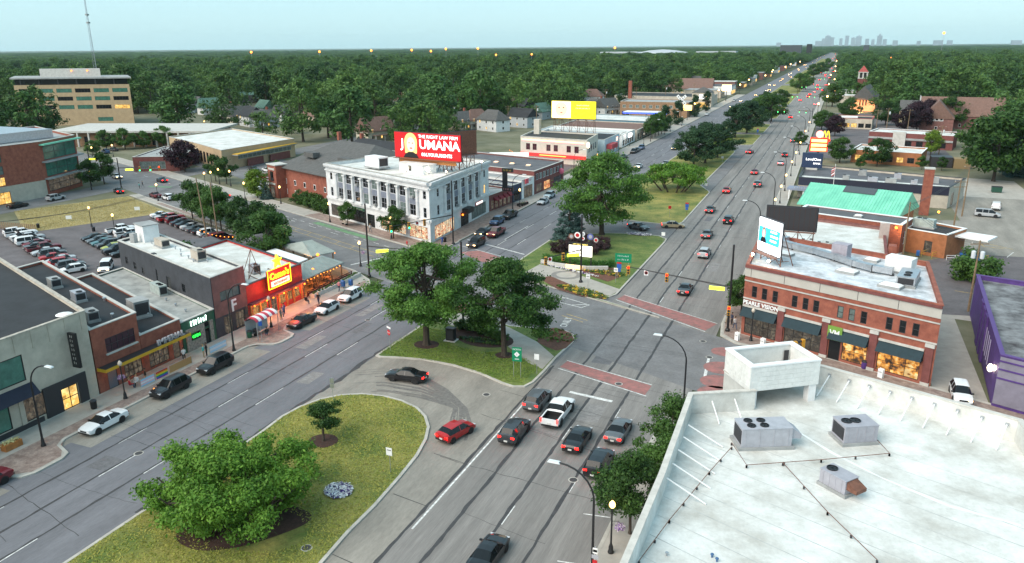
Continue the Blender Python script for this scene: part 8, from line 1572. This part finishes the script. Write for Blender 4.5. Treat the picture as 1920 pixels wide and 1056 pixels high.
t = thing('timber_fence', 'weathered timber fence along the edge of the dry grass', 'fence', (*s9(187, 36), 0)); a = Vector(s9(187.3, 38)); c = Vector(s9(200, 31)); d = c - a
for k in range(26): p = a + d * (k / 25) - Vector(s9(187, 36)); MB().box((p.x, p.y, .75), (.34, .05, 1.5), math.atan2(d.y, d.x)).build('board', M_WOOD, t)
t = thing('hedge_fence', 'dark iron fence along the car park row', 'fence', (*s9(165, 65.6), 0), D9h)
for k in range(36): MB().box((-17 + k, 0, .6), (.05, .05, 1.2)).build('picket', M_BLACK, t)
MB().box((0, 0, 1.1), (35, .04, .05)).build('rail', M_BLACK, t)
for k, (px, py, l) in enumerate(((130, 415, 'white realty board on the dry grass edge'), (258, 398, 'white board at the far corner of the dry grass'))): t = post_sign(gp(px, py), l, [('plate', 1.2, .8, .9, M_WHITE, None, 0, None)], 1.3, F_CAM + .6, (-.4, .4), z=0)
t = thing('bank_sign', 'dark blue bank sign box on a white pier', 'sign', (-4.6, 225, 0), -.12); MB().box((0, 0, 2.5), (3.0, .9, 5.0)).build('pier', M_COPE, t); MB().box((0, 0, 7.0), (5.2, .9, 4.0)).build('box', mat('sign_navy', (.012, .03, .08), .5), t); text('LevelOne', 1.0, emit('sign_letter_white', (1, 1, 1), 1.2), t, (.3, -.48, 7.0), -PI / 2, .01); text('BANK', .7, emit('sign_letter_white'), t, (1.3, -.48, 6.0), -PI / 2, .01)
t = thing('drive_in_sign', 'glowing red and yellow stacked drive-in sign', 'sign', (-4.2, 280, -3.0)); MB().box((0, 0, 4.5), (.8, .8, 3)).build('post', M_DARK, t); MB().box((0, 0, 8.0), (5.6, .9, 4.6)).build('cabinet', emit('cabinet_red', (.8, .03, .01), .8), t)
for z in (9.3, 7.8, 6.4): MB().box((0, -.5, z), (4.8, .12, .95)).build('panel', emit('panel_yellow', (1, .68, .2), 1.6), t)
o = MB().lathe([(.02, 0), (1.2, 0), (1.2, .2), (.02, .2)], (0, 0, 0), 16).build('roundel', emit('roundel_red', (1, .25, .2), 2.2), t, loc=(0, -.3, 11.4)); o.rotation_euler = (PI / 2, 0, 0)
t = thing('arch_sign', 'yellow and red pylon sign behind the glowing drive-in sign', 'sign', (-2.4, 302, -1.0)); t.scale = (.6, .6, .6); MB().box((0, 0, 4), (.7, .7, 8)).build('post', M_DARK, t); MB().box((0, 0, 8.4), (5, .6, 1.5)).build('base_panel', emit('cabinet_red'), t); MB().tube([(-2 + 4 * f, -.4, 9.3 + 4.6 * abs(math.sin(f * 2 * PI))) for f in np.linspace(0, 1, 21)], .28, 6).build('arches', emit('arch_yellow', (1, .65, .03), 1.0), t)
t = thing('store_sign', 'bright yellow white store sign on a pole far up the west side', 'sign', (-71, 560, 0)); MB().tube([(0, 0, 0), (0, 0, 7)], .25, 6).build('post', M_DARK, t); MB().box((0, 0, 9), (6, 1, 4)).build('panel', emit('store_panel', (1, .68, .25), 4), t)
t = thing('store_sign', 'yellow and red lit store sign by the brown brick block', 'sign', (-70.8, 410, 0)); MB().tube([(0, 0, 0), (0, 0, 5)], .2, 6).build('post', M_DARK, t); MB().box((0, 0, 6.4), (4.2, .8, 2.6)).build('panel', emit('panel_yellow'), t)

for k, (px, py) in enumerate(((1318, 640), (1075, 900), (912, 740), (260, 850), (575, 1030), (1160, 720), (1330, 670), (690, 600))):
    x, y = gp(px, py); t = thing('manhole_cover', ['iron manhole cover near the east corner ramp', 'iron manhole cover behind the black sedan', 'iron manhole cover at the mouth of the turnaround', 'iron manhole cover on the west carriageway', 'round drain cover in the near median grass', 'iron manhole cover past the near crosswalk', 'iron manhole cover at the scalloped crosswalk', 'iron manhole cover left of the near island'][k], 'manhole', (x, y, .128 if k == 4 else .006)); MB().lathe([(.02, 0), (.36, 0), (.36, .006), (.02, .007)], (0, 0, 0), 16).build('cover', M_TAR, t); MB().lathe([(.38, 0), (.46, 0), (.46, .005), (.38, .005)], (0, 0, 0), 16).build('frame', M_KERB, t)

def grass(label, poly, n, m, holes=(), z=.12, hgt=.06):
    r = np.random.default_rng(len(poly) + n); P = np.array(poly); lo, hi = P.min(0), np.minimum(P.max(0), 200); p = lo + (hi - lo) * r.random((n, 2)); ins = np.zeros(n, bool)
    for a, b in zip(P, np.roll(P, -1, 0)): ins ^= ((a[1] > p[:, 1]) != (b[1] > p[:, 1])) & (p[:, 0] < (b[0] - a[0]) * (p[:, 1] - a[1]) / (b[1] - a[1] + 1e-9) + a[0])
    for x, y, rx, ry in holes: ins &= ((p[:, 0] - x) / rx) ** 2 + ((p[:, 1] - y) / ry) ** 2 > 1
    p = p[ins]; k = len(p); a = r.random(k) * 6.283; w = .05 + .05 * r.random(k); h = hgt * (.5 + r.random(k)); l = r.normal(size=(k, 2)) * .1; d = np.stack([np.cos(a) * w, np.sin(a) * w], 1); zz = np.full((k, 1), z)
    v = np.stack([np.hstack([p - d, zz]), np.hstack([p + d, zz]), np.hstack([p + d * .3 + l, zz + h[:, None]]), np.hstack([p - d * .3 + l, zz + h[:, None]])], 1).reshape(-1, 3); o = link('grass', np_mesh('grass', v, np.arange(4 * k).reshape(-1, 4), m)); o['kind'] = 'stuff'; o['label'] = label
M_BLADE = leafmat('grass_blade', (.15, .25, .03), (.48, .43, .11), .35); c1 = gp(455, 985)
grass('mown grass of the near median', [q for q in offset_poly([(max(x, -52), max(y, 26)) for x, y in _M1], .35)], 36000, M_BLADE, ((c1[0], c1[1], 5.9, 3.1), (*gp(606, 829), 1.5, 1.4), (*gp(635, 924), 1.8, 1.65)))
grass('mown grass of the near island', [gp(*q) for q in ((712, 664), (745, 640), (790, 615), (835, 622), (850, 650), (900, 662), (965, 662), (1012, 690), (978, 722), (940, 715), (850, 684), (740, 668))], 22000, leafmat('grass_blade_green', (.11, .23, .03), (.28, .34, .08), .35), ((*gp(800, 648), 1.7, 1.5), (*gp(946, 668), 1.2, 1.1)))
grass('dry grass of the vacant lot', [s9(187.5, 36.5), s9(187.5, 65.5), s9(215.5, 66), s9(215, 40.5)], 26000, leafmat('dry_blade', (.38, .32, .13), (.54, .45, .21), .35), z=.02, hgt=.12)
# ================================================================ people
def skin_body(pose, name='body'):
    """one continuous figure grown from a jointed skeleton; origin at the feet, facing +x"""
    w = pose.get('swing', .0); V = [(0, 0, .95), (0, 0, 1.15), (0, 0, 1.36), (.01, 0, 1.50), (.03, 0, 1.60), (.03, 0, 1.72)]; Rr = [.155, .14, .165, .065, .095, .085]; E = [(0, 1), (1, 2), (2, 3), (3, 4), (4, 5)]
    sit = pose.get('sit', False)
    if sit: V = [(x, y, z - .42) for x, y, z in V]
    for sd in (1, -1):
        k = len(V); s = w * sd
        if sit: V += [(.0, .10 * sd, .50), (.42, .11 * sd, .50), (.42, .11 * sd, .10), (.56, .11 * sd, .05)]
        else: V += [(0, .10 * sd, .88), (.16 * s + .02, .11 * sd, .49), (.30 * s - .06 * abs(s), .11 * sd, .09), (.30 * s + .12, .12 * sd, .045)]
        Rr += [.105, .075, .05, .042]; E += [(0, k), (k, k + 1), (k + 1, k + 2), (k + 2, k + 3)]
        k = len(V); dz = -.42 if sit else 0; b = pose.get('bend', .12); V += [(0, .20 * sd, 1.40 + dz), (-.05 - .1 * s, .25 * sd, 1.13 + dz), (b + -.16 * s, .24 * sd, .92 + dz + b * .5), (b + .06 - .18 * s, .22 * sd, .85 + dz + b * .7)]; Rr += [.07, .05, .036, .04]; E += [(2, k), (k, k + 1), (k + 1, k + 2), (k + 2, k + 3)]
    me = bpy.data.meshes.new(name); me.from_pydata(V, E, []); o = bpy.data.objects.new('tmp', me); COL.objects.link(o); o.modifiers.new('s', 'SKIN'); sv = me.skin_vertices[0].data
    for i, r in enumerate(Rr): sv[i].radius = (r, r * (1.15 if i in (1, 2) else 1))
    sv[0].use_root = True; m = o.modifiers.new('d', 'SUBSURF'); m.levels = m.render_levels = 1
    bpy.context.view_layer.update(); out = bpy.data.meshes.new_from_object(o.evaluated_get(bpy.context.evaluated_depsgraph_get())); bpy.data.objects.remove(o); return out
_pose = {k: skin_body(p) for k, p in (('stand', {}), ('walk', {'swing': 1.0}), ('sit', {'sit': True, 'bend': .22}), ('talk', {'bend': .22, 'swing': .2}))}
SKIN = [mat('skin_light', (.50, .30, .21), .6), mat('skin_brown', (.20, .10, .06), .6)]; HAIR = [mat('hair_dark', (.02, .014, .01), .7), mat('hair_fair', (.30, .19, .08), .7)]
def person(xy, rz, pose, top, legs, label, z=.13, sk=0, hr=0, s=1.0):
    t = thing('person', label, 'person', (*xy, z), rz); t.scale = (s, s, s); me = _pose[pose].copy(); dz = -.42 if pose == 'sit' else 0
    for m in (legs, top, SKIN[sk], M_TRIM): me.materials.append(m)
    mi = []
    for p in me.polygons:
        c = p.center; arm = abs(c.y) > .19 and c.z < 1.2 + dz
        mi.append(2 if c.z > 1.47 + dz or (arm and c.z < 1.02 + dz and (pose != 'sit' or c.x < .4)) else 1 if c.z > .93 + dz else 3 if c.z < .08 else 0)
    me.polygons.foreach_set('material_index', mi); me.polygons.foreach_set('use_smooth', [True] * len(mi)); link('body', me, t)
    h = MB(); h.ball((.0, 0, 1.70 + dz), .112, 10, 1.0); o = h.build('hair', HAIR[hr], t, True); o.location = (-.012, 0, .02)
    f = MB(); f.box((.128, 0, 1.635 + dz), (.03, .022, .045)); f.build('nose', SKIN[sk], t); e = MB(); e.box((.118, .035, 1.665 + dz), (.012, .022, .012)).box((.118, -.035, 1.665 + dz), (.012, .022, .012)); e.build('eyes', M_TRIM, t)
    for sd in (1, -1): 
        hnd = MB()
        for q in range(4): hnd.tube([(0, (q - 1.5) * .019, 0), (.035, (q - 1.5) * .02, -.03), (.045, (q - 1.5) * .02, -.07 + abs(q - 1.4) * .008)], [.011, .010, .008], 5)
        hnd.tube([(.0, -.03 * sd, .01), (.035, -.05 * sd, -.02)], [.012, .009], 5); b = {'stand': .12, 'walk': .12, 'sit': .22, 'talk': .22}[pose]; w = {'walk': 1.0, 'talk': .2}.get(pose, 0); hnd.build('hand', SKIN[sk], t, loc=(b + .07 - .18 * w * sd, .22 * sd, .83 + dz + b * .7))
    return t
cl = lambda n, c: mat('cloth_' + n, c, .9, .12, 6)
C_ = dict(red=cl('red', (.40, .02, .025)), white=cl('white', (.62, .62, .62)), black=cl('black', (.015, .015, .018)), teal=cl('teal', (.05, .38, .36)), blue=cl('blue', (.04, .09, .28)), denim=cl('denim', (.06, .09, .16)), khaki=cl('khaki', (.30, .23, .14)), grey=cl('grey', (.16, .17, .18)), pink=cl('pink', (.45, .2, .24)), navy=cl('navy', (.02, .03, .07)))
for xy, rz, po, a, b_, l, sk in (((-71.0, 58.0), 1.0, 'sit', 'red', 'denim', 'person in a red shirt sitting before the red brick restaurant', 0), ((-71.0, 59.0), -1.4, 'sit', 'white', 'black', 'person in a white shirt sitting beside the one in red', 0), ((-70.7, 60.0), -2.2, 'stand', 'black', 'khaki', 'person in black top and khaki trousers by the striped banner', 1), ((-71.4, 66.6), 2.4, 'talk', 'white', 'black', 'person in a pale pink-white shirt at the brick wing door', 0), ((-69.9, 68.3), .6, 'stand', 'teal', 'khaki', 'person in a turquoise shirt before the green shop', 0), ((-70.0, 68.9), -2.0, 'stand', 'black', 'black', 'person in black beside the turquoise shirt', 1), ((-69.9, 83.3), .2, 'talk', 'grey', 'khaki', 'person in grey before the restaurant door', 0), ((-70.4, 84.5), -2.4, 'stand', 'blue', 'denim', 'person in a blue shirt before the restaurant door', 0), ((-70.9, 85.2), 2.9, 'talk', 'blue', 'navy', 'second person in blue at the restaurant door', 1), ((-69.2, 91.2), -1.2, 'walk', 'black', 'navy', 'person in dark clothes walking by the white hatchback', 0), ((-71.0, 90.6), 0, 'sit', 'black', 'denim', 'person in black sitting below the patio planter', 0), ((-69.9, 97.6), 1.6, 'walk', 'pink', 'navy', 'person in a pink top walking along the patio', 0), ((-67.4, 77.2), 2.4, 'sit', 'black', 'denim', 'person in black waiting at the bus shelter', 1), (s9(134.5, 87.6), 2.6, 'walk', 'white', 'grey', 'person in white walking before the stone building', 0), ((-68.6, 130.6), -.8, 'stand', 'blue', 'blue', 'person in bright blue at the stone building corner', 0), ((-11.0, 104.9), -2.6, 'walk', 'black', 'khaki', 'person in dark top waiting at the east corner crossing', 0), ((-10.3, 104.2), -2.6, 'stand', 'navy', 'black', 'person in navy beside the east corner crossing', 1), ((-9.7, 102.6), 2.2, 'walk', 'white', 'denim', 'person in a white top passing the corner signal pole', 0), (gp(268, 352), .5, 'walk', 'black', 'grey', 'person in black at the far left crossing', 0), (gp(262, 355), .9, 'stand', 'teal', 'black', 'person in green at the far left crossing', 0)):
    person(xy, rz, po, C_[a], C_[b_], l, sk=sk, hr=len(l) % 2)
# ================================================================ far things: mast, towers, skyline, lamps, haze
t = thing('radio_mast', 'tall thin lattice radio mast on the far left skyline', 'mast', (-560, 474, 0)); h = 92; mb = MB()
for a in range(3): mb.tube([(1.5 * math.cos(a * 2.094), 1.5 * math.sin(a * 2.094), 0), (.25 * math.cos(a * 2.094), .25 * math.sin(a * 2.094), h)], .1, 4)
mb.build('leg', M_GREYM, t); mb = MB()
for k in range(40):
    z = k * h / 40; r = 1.5 - 1.25 * z / h
    for a in range(3): mb.tube([(r * math.cos(a * 2.094), r * math.sin(a * 2.094), z), (r * math.cos((a + 1) * 2.094), r * math.sin((a + 1) * 2.094), z + h / 40)], .07, 3, caps=False)
mb.build('lattice', M_GREYM, t)
for z in (58, 64, 78): MB().box((0, 0, z), (2.0, 2.0, 1.2)).build('antenna_ring', M_ROOF_LG, t)
M_SKY = mat('distant_tower', (.25, .30, .36), .8, .15, .01); M_SKYW = mat('distant_pale', (.42, .45, .48), .8, .1, .01)  # tower grey lightened: extra haze put into the colour
def far_box(name, label, px, d, wpx, top, m, cap=0, cat='tower', group='distant skyline towers'):
    """a far block: seen at picture column px, d metres away, wpx pixels wide, its top at row `top`"""
    r = ROT @ np.array([px - 960.0, 84 - 528.0, FOCAL]); q = d / math.hypot(r[0], r[1]); x, y = r[0] * q, r[1] * q; hy = 84 - (px - 1500) * .0079; h = CAM_H + (hy - top) / 1515 * d * .85; w = wpx / 1515 * d
    t = thing(name, label, cat, (x, y, 0), 0, group); MB().box((0, 0, h / 2), (w, w * .7, h)).build('shaft', m, t)
    if cap: MB().box((0, 0, h + w * .1 * cap), (w * .6, w * .45, w * .2 * cap), taper=.3).build('crown', m, t)
    return t
for k, (px, w, top, cap) in enumerate(((1544, 7, 72, 0), (1551, 9, 67, 1), (1559, 7, 70, 0), (1576, 5, 72, 0), (1587, 6, 67, 0), (1599, 7, 71, 1), (1609, 9, 68, 1), (1625, 6, 73, 0), (1648, 8, 67, 2), (1636, 5, 74, 0), (1678, 8, 76, 0), (1658, 6, 74, 0), (1722, 6, 77, 0), (1758, 14, 76, 0), (1780, 8, 76, 0), (1534, 10, 77, 0), (1460, 8, 80, 0), (1905, 14, 76, 0))): far_box('skyline_tower', f'{ORD[k] if k < 18 else k} hazy tower of the distant skyline', px, 15000, w, top, M_SKY, cap)
far_box('flats_slab', 'dark slab block beyond the avenue woods', 1484, 2600, 35, 85, mat('slab_dark', (.06, .07, .08), .8), 0, 'building', None); far_box('flats_slab', 'narrow black tower block beside the far avenue', 1518, 2300, 9, 83, mat('slab_black', (.02, .022, .025), .8), 0, 'building', None); far_box('flats_slab', 'short dark tower right of the far avenue', 1625, 3000, 9, 85, mat('slab_dark', (.06, .07, .08)), 0, 'building', None)
t = thing('arena', 'wide pale low dome on the horizon', 'arena', (-560, 2700, 0)); MB().lathe([(90, 0), (90, 11), (80, 16), (45, 22), (3, 25)], (0, 0, 0), 20).build('dome', M_SKYW, t)
for x, y in ((-150, 20), (170, 60)): MB().box((x, y, 9), (130, 60, 18)).build('wing', M_SKYW, t)
for k, (px, py, w) in enumerate(((590, 122, 30), (690, 115, 34), (1400, 150, 24), (1440, 135, 30), (1470, 125, 26), (1360, 140, 20), (150, 118, 46), (60, 112, 40))):
    x, y = gp(px, py); d = math.hypot(x, y); ww = w / 1515 * d; t = thing('far_store', ['pale flat block deep in the left woods', 'white blocks rising from the middle woods', 'flat store with a red band far up the avenue', 'white store with lit front far up the avenue', 'pale store row far up the avenue', 'grey shed beside the far avenue', 'pale sheds behind the radio mast', 'lit sheds at the far left'][k], 'building', (x, y, 0)); MB().box((0, 0, 7 if k < 2 else 4), (ww, ww * .5, 14 if k < 2 else 8)).build('wall', M_SKYW if k != 5 else M_GREYM, t); MB().box((0, 0, 14.3 if k < 2 else 8.3), (ww * 1.03, ww * .55, .6)).build('roof', M_ROOF_LG, t); MB().box((0, -ww * .25 - .3, 2.2), (ww * .8, .3, 3.0)).build('lit_front', M_LITY, t)
M_SOD = emit('sodium_far', (1, .28, .04), 2.6)
def far_lamp(px, top, d, label, r=1.0, m=M_SOD):
    rr = ROT @ np.array([px - 960.0, top - 528.0, FOCAL]); q = d / math.hypot(rr[0], rr[1]); x, y, z = rr[0] * q, rr[1] * q, CAM_H + rr[2] * q; t = thing('high_mast_light', label, 'lamp', (x, y, 0), 0, 'far orange lights'); MB().tube([(0, 0, 0), (0, 0, max(2, z))], [.35, .2], 6).build('mast', M_GREYM, t); MB().ball((0, 0, max(2, z)), r, 8).build('lamp', m, t)
for k, (px, py) in enumerate(((471, 98), (599, 97), (696, 95), (772, 94), (836, 92), (896, 91), (1153, 90), (195, 122), (930, 103), (997, 102), (20, 130), (37, 130), (1770, 62), (1672, 108), (808, 96))): far_lamp(px, py, 1900 if py < 100 else 1300, f'{ORD[k]} orange lamp glowing over the woods', 2.6 if py < 100 else 1.6)
for k, y in enumerate(np.geomspace(430, 3600, 18)):
    for sd, x in ((0, -70.5), (1, -9.0)):
        t = thing('avenue_lamp', f'lamp post with a warm light far up the {["west","east"][sd]} side of the avenue', 'street lamp', (x + (k * 37 % 5) * (-1.6 if sd == 0 else 1.6), float(y) * (1 + .012 * (k * 29 % 7 + sd * 3)), 0), 0, ['far west avenue lamps', 'far east avenue lamps'][sd]); MB().tube([(0, 0, 0), (0, 0, 7)], .12, 5).build('post', M_DARK, t); MB().ball((0, 0, 7.2), .34 + y / 3200, 8).build('globe', emit('avenue_globe', (1, .55, .18), 9), t)
for k, y in enumerate(np.geomspace(560, 3200, 16)): car('sedan', (-61 + 3.4 * (k % 3), float(y)), DN, [WHT, GRY, BLK][k % 3], 'tiny car with lit headlights in the far avenue traffic', 'H', 'far avenue headlights', far=True); car('sedan', (-23.5 + 3.4 * (k % 3), float(y) * 1.03), UP, [GRY, RED, BLK][k % 3], 'tiny car with red tail lights in the far avenue traffic', 'T', 'far avenue tail lights', far=True)
for k, y in enumerate(np.geomspace(560, 2600, 22)):
    w = 14 + (k * 7) % 18; hh = 4.5 + (k * 5) % 4
    for sd in (0, 1):
        x = -92 if sd == 0 else 10; t = thing('avenue_store', f'small store lining the far {["west","east"][sd]} side of the avenue', 'shop', (x + (k % 3 - 1) * 2, float(y) + sd * 14, 0), 0, ['far west stores', 'far east stores'][sd]); MB().box((0, 0, hh / 2), (26 if sd == 0 else 20, w, hh)).build('wall', [M_BRICK_B, M_BEIGE, M_WHITEP, M_BRICK_P][(k + sd) % 4], t); MB().box((0, 0, hh + .15), (26.4 if sd == 0 else 20.4, w + .4, .3)).build('roof', [M_ROOF_W, M_ROOF_LG, M_ROOF_G][k % 3], t); MB().box((13.1 if sd == 0 else -10.1, 0, 1.8), (.2, w * .8, 2.4)).build('shop_window', M_LITY if k % 2 == sd else M_LITDIM, t)
hz = MB(); hz.box((0, 9000, 170), (26000, 19000, 342)); hz_o = hz.build('haze', None); hz_o['kind'] = 'stuff'; hz_o['label'] = 'thin blue evening haze'
hm = bpy.data.materials.new('haze_air'); hm.use_nodes = True; n_ = hm.node_tree.nodes; n_.remove(n_['Principled BSDF']); pv_ = n_.new('ShaderNodeVolumePrincipled'); pv_.inputs['Color'].default_value = (.72, .92, 1.0, 1); pv_.inputs['Density'].default_value = 2.6e-5; pv_.inputs['Anisotropy'].default_value = .1
hm.node_tree.links.new(pv_.outputs[0], n_['Material Output'].inputs['Volume']); hz_o.data.materials.clear(); hz_o.data.materials.append(hm)
